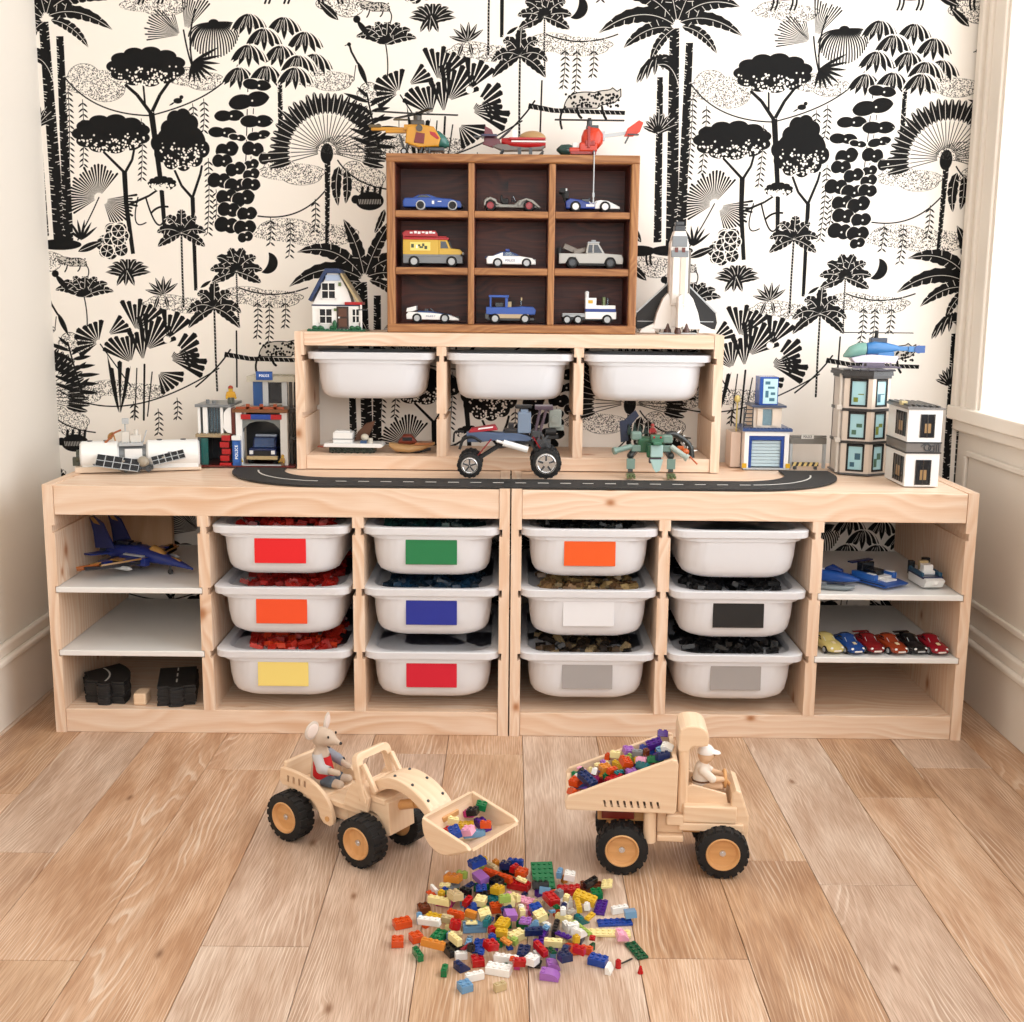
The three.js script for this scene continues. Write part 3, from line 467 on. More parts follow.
{
  const G = 'white bins in the low storage units', cx = [-0.4655, -0.1605, 0.1595, 0.465], yy = [0.342, 0.216, 0.083];
  const spec = [
    [[0xe8121a, 'red', 'white bin with a scarlet label, top of the first column'], [0xf4511e, 'orange', 'white bin with an orange label, under the scarlet-labelled bin'], [0xf6de7e, 'pale yellow', 'white bin with a pale yellow label']],
    [[0x157a45, 'green', 'white bin with a green label'], [0x1c2a94, 'dark blue', 'white bin with a dark blue label'], [0xd40f2e, 'crimson', 'white bin with a crimson label, under the blue-labelled bin']],
    [[0xee5a0c, 'deep orange', 'white bin with an orange label, beside the middle seam'], [0xe9e9ec, 'white', 'white bin with a white label'], [0xa5a1a0, 'grey', 'white bin with a grey label, under the white-labelled bin']],
    [[undefined, '', 'low unit bin without any label'], [0x131314, 'black', 'white bin with a black label'], [0xa39e9c, 'grey', 'white bin with a grey label, under the black-labelled bin']]];
  const fill = [[[[0x9c1712, 0xb8281c], 'red toy bricks in the scarlet-labelled bin'], [[0x8e1a12, 0xb5231a], 'red toy bricks in the orange-labelled bin of the first column'], [[0xa81a10, 0xd8401a, 0xc02a18], 'red and orange toy bricks in the yellow-labelled bin']],
    [[[0x0d2a2e, 0x123b36], 'dark green toy bricks in the green-labelled bin'], [[0x0d2433, 0x10324a], 'dark navy toy bricks in the blue-labelled bin'], [[0x3c1f4a, 0x241433, 0x5a2f80], 'purple toy bricks in the crimson-labelled bin']],
    [[[0x14191a, 0x1d2424], 'black toy bricks in the orange-labelled bin by the middle seam'], [[0x6e5236, 0x8a6a46, 0xa58a5c], 'brown and tan toy bricks in the white-labelled bin'], [[0x2a2018, 0x4b3a28, 0xa08a66, 0x1a1512], 'mixed dark brown toy bricks in the grey-labelled bin under the white label']],
    [null, [[0x0f0f10, 0x1b1b1c], 'black toy bricks in the black-labelled bin'], [[0x0d0d0e, 0x171718], 'black toy bricks in the grey-labelled bin under the black label']]];
  cx.forEach((x, i) => spec[i].forEach(([c, n, l], j) => {
    bin(big, x, yy[j], -0.2, l, G, c, n, BD);
    const f = fill[i][j]; if (f) filling(x, yy[j], -0.205, f[0], f[1], i === 1 && j === 2 ? 0.062 : 0.09, i === 1 && j === 2 ? 60 : 190);
  }));
  ['left', 'middle', 'right'].forEach((w, i) => bin(small, [-0.309, -0.005, 0.296][i], 0.678, -0.3475, 'plain white bin in the ' + w + ' bay of the upper pine unit', 'white bins in the upper unit'));
}
// ---------- dark wooden crate with nine cells ----------
const CX0 = -0.274, CX1 = 0.268, CY0 = 0.8195, CY1 = 1.197, CZ0 = -0.425, CZ1 = -0.28, ct = 0.018;
const cellX = [-0.256, -0.0985, -0.0855, 0.0745, 0.0885, 0.25], cellY = [0.838, 0.944, 0.959, 1.065, 1.079, 1.179];
{
  const o = thing('wooden_crate', 'dark wooden display crate with nine cells holding toy cars', 'crate');
  part('side_board', rbx(CX0, CX0 + ct, CY0 + 0.003, CY1 - 0.003, CZ0, CZ1, 0.004), M.crateEdge, o);
  part('side_board', rbx(CX1 - ct, CX1, CY0 + 0.003, CY1 - 0.003, CZ0, CZ1, 0.004), M.crateEdge, o);
  const fr = (y0, y1) => { const g = ext([[CX0, y0], [CX1, y0], [CX1, y1], [CX0, y1]], CZ1 - CZ0 + 0.002, 0.003, (CZ0 + CZ1) / 2 + 0.001); return g; };
  part('bottom_board', fr(CY0, CY0 + ct), M.crateEdge, o); part('top_board', fr(CY1 - ct, CY1), M.crateEdge, o);
  for (const k of [1, 3]) part('upright_divider', rbx(cellX[k], cellX[k + 1], CY0 + ct, CY1 - ct, CZ0 + 0.01, CZ1 - 0.002, 0.002), M.crateEdge, o);
  for (const k of [1, 3]) for (const c of [0, 2, 4]) part('shelf', rbx(cellX[c], cellX[c + 1], cellY[k], cellY[k + 1], CZ0 + 0.01, CZ1 - 0.003, 0.002), M.crateEdge, o);
  for (let k = 0; k < 3; k++) part('back_board', bx(CX0 + ct, CX1 - ct, CY0 + ct + k * 0.1138, CY0 + ct + (k + 1) * 0.1138 - 0.001, CZ0, CZ0 + 0.01), M.crateInShade, o);
  for (const [k, c] of [[0, 0], [0, 2], [0, 4], [2, 0], [2, 2], [2, 4], [4, 0], [4, 2], [4, 4]]) {   // dark stained lining of each cell, recess shade painted into its colour
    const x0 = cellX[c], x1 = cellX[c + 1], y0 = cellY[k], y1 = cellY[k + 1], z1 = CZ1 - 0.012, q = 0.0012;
    part('cell_shade_lining', [bx(x0, x0 + q, y0, y1, CZ0 + 0.01, z1), bx(x1 - q, x1, y0, y1, CZ0 + 0.01, z1), bx(x0, x1, y0, y0 + q, CZ0 + 0.01, z1 - 0.003), bx(x0, x1, y1 - q, y1, CZ0 + 0.01, z1)], M.crateInShade, o);
  }
}
// ---------- road track lying on the unit tops ----------
{
  const o = thing('road_track', 'black toy road with white dashes lying along the unit tops', 'toy road', null, [0, 0.52, 0]);
  const zc = -0.23, R2 = 0.225, R1 = 0.115, xl = -0.38, xr = 0.48, s = new THREE.Shape();
  s.moveTo(xl - R2, -zc + 0.02); s.lineTo(xl - R2, -zc); s.absarc(xl, -zc, R2, PI, 1.5 * PI, false); s.lineTo(xr, -zc - R2); s.absarc(xr, -zc, R2, -PI / 2, 0, false); s.lineTo(xr + R2, -zc + 0.05); s.lineTo(xr + R1, -zc + 0.05); s.lineTo(xr + R1, -zc); s.absarc(xr, -zc, R1, 0, -PI / 2, true); s.lineTo(xl, -zc - R1); s.absarc(xl, -zc, R1, 1.5 * PI, PI, true); s.lineTo(xl - R1, -zc + 0.02); s.closePath();
  const g = new THREE.ExtrudeGeometry(s, { depth: 0.003, bevelEnabled: false, curveSegments: 24 }); mv(g, 0, 0, 0, -PI / 2);
  part('road_surface', g, std(0x2b2a2a, 0.75), o);
  const wm = std(0xdedbd4, 0.6);
  for (let x = xl + 0.02; x < xr; x += 0.046) part('lane_dash', bx(x, x + 0.022, 0.0031, 0.0037, zc + 0.168, zc + 0.1715), wm, o);
  const arc = (cx, a0, a1) => { const q = new THREE.Shape(); q.absarc(cx, -zc, 0.1715, a0, a1, false); q.absarc(cx, -zc, 0.168, a1, a0, true); q.closePath(); return mv(new THREE.ExtrudeGeometry(q, { depth: 0.0006, bevelEnabled: false, curveSegments: 12 }), 0, 0.0031, 0, -PI / 2); };
  part('lane_line', arc(xl, PI + 0.15, 1.5 * PI - 0.1), wm, o); part('lane_line', arc(xr, -PI / 2 + 0.1, -0.15), wm, o);
}
// ---------- toy building blocks (millimetres, front of a vehicle towards +x) ----------
const E_ = (pts, d, z = 0, bev = 0.8) => ext(pts, d, bev, z);
const studs = (x0, x1, z0, z1, y, p = 8) => { const out = []; for (let x = x0 + p / 2; x < x1; x += p) for (let z = z0 + p / 2; z < z1; z += p) out.push(cyl(x, y + 0.85, z, 2.4, 1.7, 'y', 8)); return out; };
function wheel(o, x, y, z, r, w, rim, name = 'wheel', tyre = M.rubber, ratio = 0.62) {
  const t = part(name, [mv(new THREE.LatheGeometry([[r * 0.4, -w / 2], [r * 0.86, -w / 2], [r, -w * 0.3], [r, w * 0.3], [r * 0.86, w / 2], [r * 0.4, w / 2]].map((p) => new THREE.Vector2(...p)), 22), x, y, z, PI / 2)], tyre, o);
  const s = Math.sign(z || 1);
  part('hub', [cyl(x, y, z, r * ratio, w * 1.02, 'z', 20), cyl(x, y, z + s * w * 0.5, r * ratio * 0.3, w * 0.16, 'z', 10), tor(x, y, z + s * w * 0.5, r * ratio * 0.86, r * 0.07, 'z', 20)], rim, t);
  return t;
}
const axles = (o, xs, r, zw, w, rim) => { for (const x of xs) for (const s of [1, -1]) wheel(o, x, r, s * zw, r, w, rim); };
// small toy figure standing at x, y, z
function figure(label, pos, turn, torso, legs, hat, skin = 0xf3c22c, hatName = 'hair', sc = 1) {
  const o = toy('toy_figure', label, 'toy figure', 'small toy figures', pos, turn), k = sc, F = (g) => g.map((q) => q.scale(k, k, k));
  for (const s of [-1, 1]) part('leg', F([rb(s * 3.9, 6.5, 0.5, 7, 13, 8, 1), rb(s * 3.9, 1.6, 1.5, 7, 3.2, 10, 0.8)]), pl(legs), o);
  part('torso', F([mv(ext([[-8, 0], [8, 0], [5.8, 14], [-5.8, 14]], 8, 0.8), 0, 13, 0)]), pl(torso), o);
  for (const s of [-1, 1]) { const a = part('arm', F([bar([s * 6.5, 25, 0], [s * 9.5, 16, 3], 2.4, 8), bar([s * 9.5, 16, 3], [s * 9.5, 13, 8], 2.1, 8)]), pl(torso), o); part('hand', F([sph(s * 9.5, 12.8, 9, 2.6, 2.6, 2.6, 8)]), pl(skin), a); }
  const h = part('head', F([cyl(0, 32, 0, 5, 8.6, 'y', 14), cyl(0, 28, 0, 3.2, 2, 'y', 10)]), pl(skin), o);
  part('face', F([sph(-1.7, 33, 4.9, 0.7, 0.9, 0.4, 6), sph(1.7, 33, 4.9, 0.7, 0.9, 0.4, 6), cb(0, 30.4, 4.9, 3, 0.6, 0.4)]), M.black, h);
  part(hatName, F([new THREE.SphereGeometry(5.7, 14, 8, 0, 2 * PI, 0, PI * 0.55).translate(0, 34, -0.3), cyl(0, 33.4, -1.5, 5.4, 3, 'y', 14)]), pl(hat), o);
  return o;
}
// ---------- nine vehicles in the crate ----------
const CG = 'toy vehicles in the crate cells', cellAt = (c, r, dz = 0) => [[-0.177, -0.0055, 0.169][c], [0.8394, 0.9603, 1.0803][r], -0.335 + dz];
const winPair = (pts, w, mat, o, name = 'window') => { for (const s of [-1, 1]) part(name, E_(pts, 0.8, s * w / 2, 0.15), mat, o); };
{ // blue coupe
  const o = toy('toy_car', 'blue toy coupe with pale wheel rings in the top left cell', 'toy car', CG, cellAt(0, 2, 0.01));
  part('body', [E_([[-63, 7], [-64, 19], [-60, 26], [-40, 26.5], [-20, 27.5], [10, 27], [40, 25], [60, 20], [64, 13], [62, 6]], 52, 0, 2), E_([[-46, 25], [-30, 33], [-8, 34], [14, 26]], 42, 0, 2)], pl(0x1f55b8), o);
  winPair([[-34, 27.2], [-27, 32], [-12, 32.6], [-2, 27.5]], 42.6, M.smoke, o);
  part('windscreen', E_([[-7, 34.2], [-5, 34.2], [15, 26.6], [12, 26.6]], 36, 0, 0.2), M.smoke, o);
  part('door_number', [cb(2, 17, 26.2, 5, 7, 0.6), cb(16, 19, 26.2, 8, 1.6, 0.6)], M.white, o);
  part('bumper', [rb(64, 10, 0, 3, 5, 46, 1), rb(-64, 12, 0, 3, 5, 46, 1)], M.darkGrey, o);
  for (const x of [-25, 44]) for (const s of [1, -1]) { const w = wheel(o, x, 11.2, s * 22.5, 11, 9, M.black, 'wheel', M.lightGrey, 0.72); }
}
{ // grey roadster with red wheels
  const o = toy('toy_car', 'grey vintage toy roadster with red wheels', 'toy car', CG, cellAt(1, 2, 0.01));
  const gm = pl(0xa9a79e);
  part('body', [E_([[-60, 9], [-61, 22], [-54, 29], [-42, 28], [-34, 20], [-20, 15], [6, 15], [16, 24], [30, 26], [44, 22], [60, 10], [56, 7]], 34, 0, 2)], gm, o);
  for (const s of [1, -1]) { part('fender', [E_([[-60, 12], [-58, 24], [-46, 30], [-34, 25], [-28, 14], [-33, 14], [-36, 20], [-46, 25], [-55, 20], [-57, 12]], 12, s * 20, 1)], gm, o); part('fender', [E_([[14, 12], [18, 23], [32, 28], [46, 24], [64, 8], [58, 8], [44, 19], [32, 24], [22, 20], [18, 12]], 12, s * 20, 1)], gm, o); }
  part('seat', [rb(-14, 22, 0, 14, 12, 26, 2), rb(-22, 27, 0, 5, 16, 26, 2)], M.black, o);
  part('steering_wheel', [tor(1, 26, 0, 5, 1.2, 'x', 14), bar([1, 26, 0], [8, 20, 0], 1.2)], M.darkGrey, o);
  part('windscreen', [E_([[8, 22], [9.5, 22], [3.5, 33], [2, 33]], 28, 0, 0.2)], M.glass, o);
  axles(o, [-46, 38], 12, 21, 8, pl(0xb02a34));
}
{ // blue and white racer
  const o = toy('toy_car', 'blue and white toy racer with a rear wing, top right cell', 'toy car', CG, cellAt(2, 2, 0.01));
  part('body', [E_([[-56, 7], [-58, 22], [-48, 29], [-26, 26], [-10, 21], [6, 21], [6, 7]], 44, 0, 2)], pl(0x1c3f9e), o);
  part('nose', [E_([[6, 7], [6, 23], [18, 26], [34, 24], [60, 12], [61, 7]], 42, 0, 2)], M.white, o);
  part('stripe', [cb(-4, 14, 22.3, 18, 5, 0.6), cb(20, 24.5, 0, 20, 2, 8)], M.white, o);
  part('cockpit', [rb(-14, 25, 0, 20, 9, 24, 2), E_([[0, 21], [2, 21], [-5, 31], [-7, 31]], 24, 0, 0.2)], M.smoke, o);
  part('wing_post', [beam([-56, 20, 14], [-64, 40, 14], 4, 2), beam([-56, 20, -14], [-64, 40, -14], 4, 2)], M.black, o);
  part('rear_wing', [rb(-65, 42, 0, 12, 3, 46, 1), cb(-64, 45, 23, 12, 9, 1.4), cb(-64, 45, -23, 12, 9, 1.4), rb(-56, 36, 0, 10, 16, 40, 1)], M.black, o);
  part('wing_light', [cb(-59, 47, 14, 9, 5, 9), cb(-58, 44, 10, 6, 5, 6)], M.white, o);
  part('grille', [cb(60, 10, 0, 3, 4, 30), cb(50, 18, 14, 6, 2, 5), cb(50, 18, -14, 6, 2, 5)], M.black, o);
  axles(o, [-36, 28], 11.5, 21, 9, M.white);
}
{ // yellow van
  const o = toy('toy_van', 'yellow toy food van with a red roof sign', 'toy van', CG, cellAt(0, 1, 0.008)), y = pl(0xf2c53a);
  part('chassis', [rbx(-64, 66, 8, 24, -24, 24, 1), rbx(-64, 62, 22, 27, -25, 25, 0.8)], M.grey, o);
  part('box_body', [rbx(-64, 14, 26.5, 58, -25, 25, 1)], y, o);
  part('cab', [E_([[14, 26.5], [62, 26.5], [66, 32], [60, 38], [40, 40], [32, 58], [14, 58]], 48, 0, 1.2)], y, o);
  winPair([[18, 40], [35, 40], [29, 55], [18, 55]], 48.6, M.smoke, o);
  part('windscreen', E_([[42.5, 41], [44, 41], [36, 57], [34.5, 57]], 42, 0, 0.2), M.smoke, o);
  part('side_picture', cb(-26, 44, 25.3, 44, 18, 0.6), printMat(88, 36, (g) => { g.fillStyle = '#f0dc78'; g.fillRect(0, 0, 88, 36); g.fillStyle = '#3c4a34'; for (const [x, y2, w, h] of [[4, 8, 12, 16], [34, 10, 10, 8], [40, 18, 16, 8], [52, 6, 10, 12], [62, 16, 12, 14]]) g.fillRect(x, y2, w, h); g.fillStyle = '#fff'; g.fillRect(26, 12, 6, 14); }), o);
  part('roof', [rbx(-64, 36, 58, 63, -25, 25, 0.8), rbx(-60, 30, 63, 66, -20, 20, 0.8)], M.red, o);
  const sgn = part('roof_sign', [E_([[-64, 63], [-66, 72], [-58, 78], [6, 78], [12, 70], [10, 63]], 8, 16, 1)], M.red, o);
  part('sign_lettering', [-46, -37, -29, -20, -12, -4, 3].map((x, i) => cb(x, 73 + (i % 2), 20.3, 6, i % 3 ? 5 : 3.4, 0.8)), M.white, sgn);
  part('headlight', [rb(66, 30, 16, 3, 5, 6, 1), rb(66, 30, -16, 3, 5, 6, 1)], M.white, o);
  axles(o, [-40, 42], 12, 22, 9, M.lightGrey);
}
function policeText(o, x, y, z, w, h) { part('lettering', cb(x, y, z, w, h, 0.5), textMat('POLICE', '#f2f2f0', '#23356a'), o, 'dark blue lettering POLICE'); }
{ // white police car
  const o = toy('toy_car', 'white toy police car with a blue roof, middle cell', 'toy car', CG, cellAt(1, 1, 0.01));
  part('body', [E_([[-53, 8], [-54, 20], [-50, 25], [20, 25], [46, 21], [54, 14], [54, 7]], 44, 0, 2)], M.white, o);
  part('roof', [E_([[-44, 24], [-24, 34], [-4, 36], [12, 30], [22, 24]], 38, 0, 1.6)], pl(0x23427c), o);
  winPair([[-14, 25.4], [-12, 33], [-2, 34], [10, 26]], 38.8, M.glass, o); winPair([[-40, 24.6], [-18, 25.2], [-18, 33]], 38.8, M.white, o, 'side_panel');
  part('light_bar', [rb(-8, 38, 0, 9, 5, 26, 1.2)], pl(0x2a4fb8), o);
  part('rear_bumper', [rb(-54, 22, 0, 6, 5, 40, 1)], M.navy, o); policeText(o, -2, 16, 22.3, 30, 8);
  part('headlight', [cb(52, 17, 14, 4, 3, 8), cb(52, 17, -14, 4, 3, 8)], M.lightGrey, o);
  axles(o, [-29, 34], 10.5, 20, 8, M.lightGrey);
}
{ // grey pickup
  const o = toy('toy_pickup', 'weathered grey toy pickup with brown load', 'toy truck', CG, cellAt(2, 1, 0.008)), g = pl(0xb4b2ac);
  part('body', [E_([[-70, 10], [-70, 32], [-14, 32], [20, 33], [66, 30], [70, 22], [69, 10], [56, 10], [48, 24], [36, 24], [28, 11], [-26, 11], [-34, 24], [-48, 24], [-56, 11]], 50, 0, 1)], g, o);
  part('cab', [E_([[-12, 32], [-8, 54], [16, 54], [30, 32]], 44, 0, 1.4)], g, o);
  winPair([[-7, 34], [-5, 51], [3, 51], [3, 34]], 44.6, M.smoke, o); winPair([[6, 34], [6, 51], [14, 51], [24, 34]], 44.6, M.smoke, o);
  part('roof_light', [rb(6, 56, 0, 26, 4, 30, 1.4), rb(6, 60, 0, 10, 4, 12, 1.2)], M.lightGrey, o);
  part('load', [mv(rb(0, 0, 0, 34, 12, 34, 1.5), -44, 42, 0, 0, 0, R(-22)), mv(rb(0, 0, 0, 30, 10, 30, 1.5), -26, 38, 2, 0, 0.2, R(14))], pl(0x8a7f74), o);
  part('running_board', rbx(-28, 30, 6, 11, -27, 27, 1), M.black, o); part('tailgate', rbx(-72, -66, 10, 44, -18, 18, 1), M.black, o);
  part('grille', [cb(70, 20, 0, 2, 9, 36), cb(66, 13, 0, 8, 3, 46)], M.darkGrey, o);
  axles(o, [-41, 42], 12.5, 22, 10, M.darkGrey);
}
{ // white police racer
  const o = toy('toy_car', 'low white open toy police racer, bottom left cell', 'toy car', CG, cellAt(0, 0, 0.01));
  part('body', [E_([[-57, 8], [-58, 18], [-54, 24], [-30, 23], [0, 22], [36, 18], [58, 10], [59, 6]], 46, 0, 2)], M.white, o);
  part('deck', [E_([[-34, 21], [-32, 26], [-6, 26], [12, 22.5], [40, 18.5], [40, 17.5]], 36, 0, 0.8)], pl(0x2b4d86), o);
  part('windscreen', [E_([[2, 24], [4, 24], [-4, 32], [-6, 32]], 32, 0, 0.2)], M.glass, o);
  part('seat', [rb(-14, 26, 8, 8, 9, 12, 1), rb(-14, 26, -8, 8, 9, 12, 1)], M.darkGrey, o);
  part('rear_wing', [E_([[-58, 24], [-56, 32], [-36, 37], [-36, 28], [-44, 25]], 44, 0, 1)], M.white, o);
  part('lettering', cb(-4, 15, 23.3, 24, 6, 0.5), textMat('POLICE 7', '#f2f2f0', '#23356a'), o);
  part('headlight', [cb(52, 13, 14, 8, 3, 9), cb(52, 13, -14, 8, 3, 9)], M.darkGrey, o);
  axles(o, [-34, 27], 10.5, 21, 8, M.lightGrey);
}
{ // blue tow pickup
  const o = toy('toy_pickup', 'bright blue toy pickup with a tan stripe, bottom middle cell', 'toy truck', CG, cellAt(1, 0, 0.01)), b = pl(0x2f5fc0);
  part('body', [rbx(-54, 6, 20, 36, -22, 22, 1), E_([[4, 20], [54, 20], [56, 30], [50, 37], [26, 38], [4, 36]], 44, 0, 1.4)], b, o);
  part('stripe', [rbx(-30, 40, 12, 21, -22.6, 22.6, 0.6)], pl(0xd8c09a), o);
  part('chassis', [rbx(-52, 52, 7, 13, -19, 19, 1), rbx(-56, -48, 10, 22, -22, 22, 1)], M.darkGrey, o);
  part('cab', [rbx(-46, -42, 36, 58, -20, 20, 0.6), rbx(-12, -6, 36, 58, -20, 20, 0.6), rbx(-48, -4, 57, 62, -22, 22, 0.8)], b, o);
  part('windscreen', [rbx(22, 24, 37, 56, -18, 18, 0.4)], M.glass, o); part('mirror', [cb(24, 54, 19, 3, 6, 4), cb(24, 54, -19, 3, 6, 4)], M.tan, o);
  part('seat', [rbx(-34, -16, 36, 46, -14, 14, 1)], M.smoke, o); part('crate', [rbx(-10, 2, 36, 48, -12, 12, 0.6)], M.tan, o);
  axles(o, [-34, 32], 11, 20, 8, M.lightGrey);
}
{ // truck cab with flatbed
  const o = toy('toy_truck', 'white and blue toy lorry with a grey flatbed', 'toy truck', CG, cellAt(2, 0, 0.01));
  part('flatbed', [rbx(-60, -6, 16, 22, -18, 18, 0.8), rbx(-60, -6, 22, 24, -20, 20, 0.6)], M.lightGrey, o);
  part('chassis', [rbx(-56, 54, 9, 16, -12, 12, 0.8)], M.darkGrey, o);
  part('cab', [rbx(-10, 58, 12, 28, -22, 22, 1.2), rbx(-10, 56, 34, 42, -22, 22, 1)], M.white, o);
  part('cab_band', [rbx(-10, 57, 27.5, 34.5, -22.4, 22.4, 0.6)], pl(0x24449c), o);
  part('sleeper', [rbx(-10, 14, 41.5, 58, -20, 20, 1)], M.white, o); part('vent', [rbx(-4, 6, 46, 53, 19.5, 20.6, 0.2)], M.yellow, o);
  part('exhaust', [cyl(-6, 62, 0, 4.5, 12, 'y', 12), sph(-6, 69, 0, 5, 4, 5, 10)], M.white, o);
  part('lamp_post', [rbx(28, 34, 42, 60, -16, 16, 0.8)], pl(0x7c8d5a), o); part('windscreen', [rbx(38, 40, 42, 58, -18, 18, 0.4)], M.glass, o);
  for (const x of [-50, -26]) for (const s of [1, -1]) wheel(o, x, 10, s * 19, 10, 8, M.lightGrey); axles(o, [38], 11, 21, 8, M.lightGrey);
}
// ---------- aircraft on the crate ----------
const AG = 'toy aircraft on top of the crate', CT = CY1 + 0.0002;
{ // yellow helicopter, nose to the right
  const o = toy('toy_helicopter', 'yellow toy helicopter with black rotor on the crate', 'toy helicopter', AG, [-0.196, CT, -0.34]), y = pl(0xf0a91e); o.scale.setScalar(1.2);
  part('fuselage', [E_([[-34, 22], [-30, 50], [-6, 54], [18, 50], [30, 30], [26, 16], [-10, 14]], 34, 0, 2), rbx(-36, -12, 44, 54, -12, 12, 1)], y, o);
  part('cockpit_glass', loft([[16, 32, 12, 15], [26, 30, 15, 16], [38, 25, 11, 12], [45, 21, 4, 5]], 16), pl(0x3f7d74, 0.12), o);
  part('cockpit_band', [E_([[10, 42], [20, 40], [28, 30], [24, 28], [12, 36]], 35, 0, 0.4)], M.red, o);
  part('tail_boom', [rbx(-96, -30, 44, 50, -4, 4, 1), rbx(-70, -30, 40, 46, -6, 6, 1)], y, o);
  part('tail_fin', [rbx(-100, -78, 49, 54, -7, 7, 0.8), beam([-46, 48, 0], [-46, 66, 0], 1.6, 1.6), rbx(-56, -30, 62, 65, -3, 3, 0.6)], pl(0x6a5a38), o);
  part('engine', [rbx(-24, 0, 53, 62, -11, 11, 1.5), cyl(-13, 66, 0, 7, 9, 'y', 12), cyl(-8, 47, 15, 6, 8, 'z', 14)], pl(0x5b5348), o);
  const rt = part('rotor', [cyl(-13, 74, 0, 3.4, 7, 'y', 10)], M.black, o);
  for (const a of [0.16, 2.2, 3.5, 5.1]) part('rotor_blade', mv(rbx(0, 74, 73, 75, -4.5, 4.5, 0.4), 0, 0, 0, 0, a).translate(-13, 0, 0), M.black, rt);
  part('undercarriage', [bar([-44, 36, 12], [-36, 8, 16], 1.6), bar([-24, 36, 12], [-34, 8, 16], 1.6), bar([-44, 36, -12], [-36, 8, -16], 1.6), bar([-24, 36, -12], [-34, 8, -16], 1.6), bar([-2, 18, 12], [-8, 0.8, 15], 2), bar([8, 18, 12], [10, 0.8, 15], 2), bar([-2, 18, -12], [-8, 0.8, -15], 2), bar([8, 18, -12], [10, 0.8, -15], 2), rbx(2, 36, 8, 15, -14, 14, 1.5)], M.darkGrey, o);
  part('pilot_door', [E_([[-18, 22], [-14, 40], [2, 38], [0, 20]], 36, 0, 0.6)], pl(0x8a1f1c), o);
  for (const s of [1, -1]) wheel(o, -36, 6.4, s * 17, 6.2, 5, M.lightGrey);
}
{ // red plane with cream canopy
  const o = toy('toy_plane', 'red toy plane with a tan dome on the crate', 'toy plane', AG, [0.012, CT, -0.34]); o.scale.setScalar(1.2);
  part('fuselage', [loft([[-34, 28, 5, 8, 3], [-18, 25, 9, 13, 3], [10, 24, 10, 14, 3], [36, 24, 9, 13, 3], [46, 24, 7, 11, 3]], 16), rbx(-20, 45, 29, 33, -18, 18, 1)], M.red, o);
  part('stripe', [rbx(-16, 46, 25, 28, -14.6, 14.6, 0.4)], M.white, o);
  part('hull', [E_([[-50, 18], [-30, 10], [40, 12], [46, 20], [-40, 22]], 22, 0, 1)], pl(0x7b6f66), o);
  part('dome', [new THREE.SphereGeometry(25, 20, 10, 0, 2 * PI, 0, PI / 2).scale(1, 0.56, 0.6).translate(22, 32.5, 0)], pl(0xc9a06c), o);
  part('tail_fin', [E_([[-66, 24], [-64, 54], [-52, 48], [-44, 28], [-50, 20]], 4, 0, 0.6), E_([[-68, 22], [-62, 34], [-38, 32], [-34, 22], [-50, 16]], 10, 0, 1)], pl(0x7c2230), o);
  part('tail_plane', [rbx(-70, -42, 34, 38, -20, 20, 0.8)], pl(0x3b3358), o);
  part('tail_boom', [rbx(-84, -60, 34, 37, -2, 2, 0.6)], M.darkGrey, o);
  part('window_frame', [rbx(-14, -6, 32, 46, 10, 13, 0.5), rbx(-14, -6, 32, 46, -13, -10, 0.5)], M.white, o);
  part('roll_bar', [bar([-34, 34, 8], [-18, 48, 6], 1.5), bar([-34, 34, -8], [-18, 48, -6], 1.5), bar([-18, 48, -6], [-18, 48, 6], 1.5)], M.darkGrey, o);
  part('skid', [tube([[-30, 12, 14], [-36, 3, 15], [-10, 2, 15], [34, 2, 15], [42, 10, 15]], 2, 24, 6), tube([[-30, 12, -14], [-36, 3, -15], [-10, 2, -15], [34, 2, -15], [42, 10, -15]], 2, 24, 6), rbx(-4, 2, 2, 16, -12, 12, 0.6), rbx(16, 22, 2, 16, -12, 12, 0.6)], M.darkGrey, o);
}
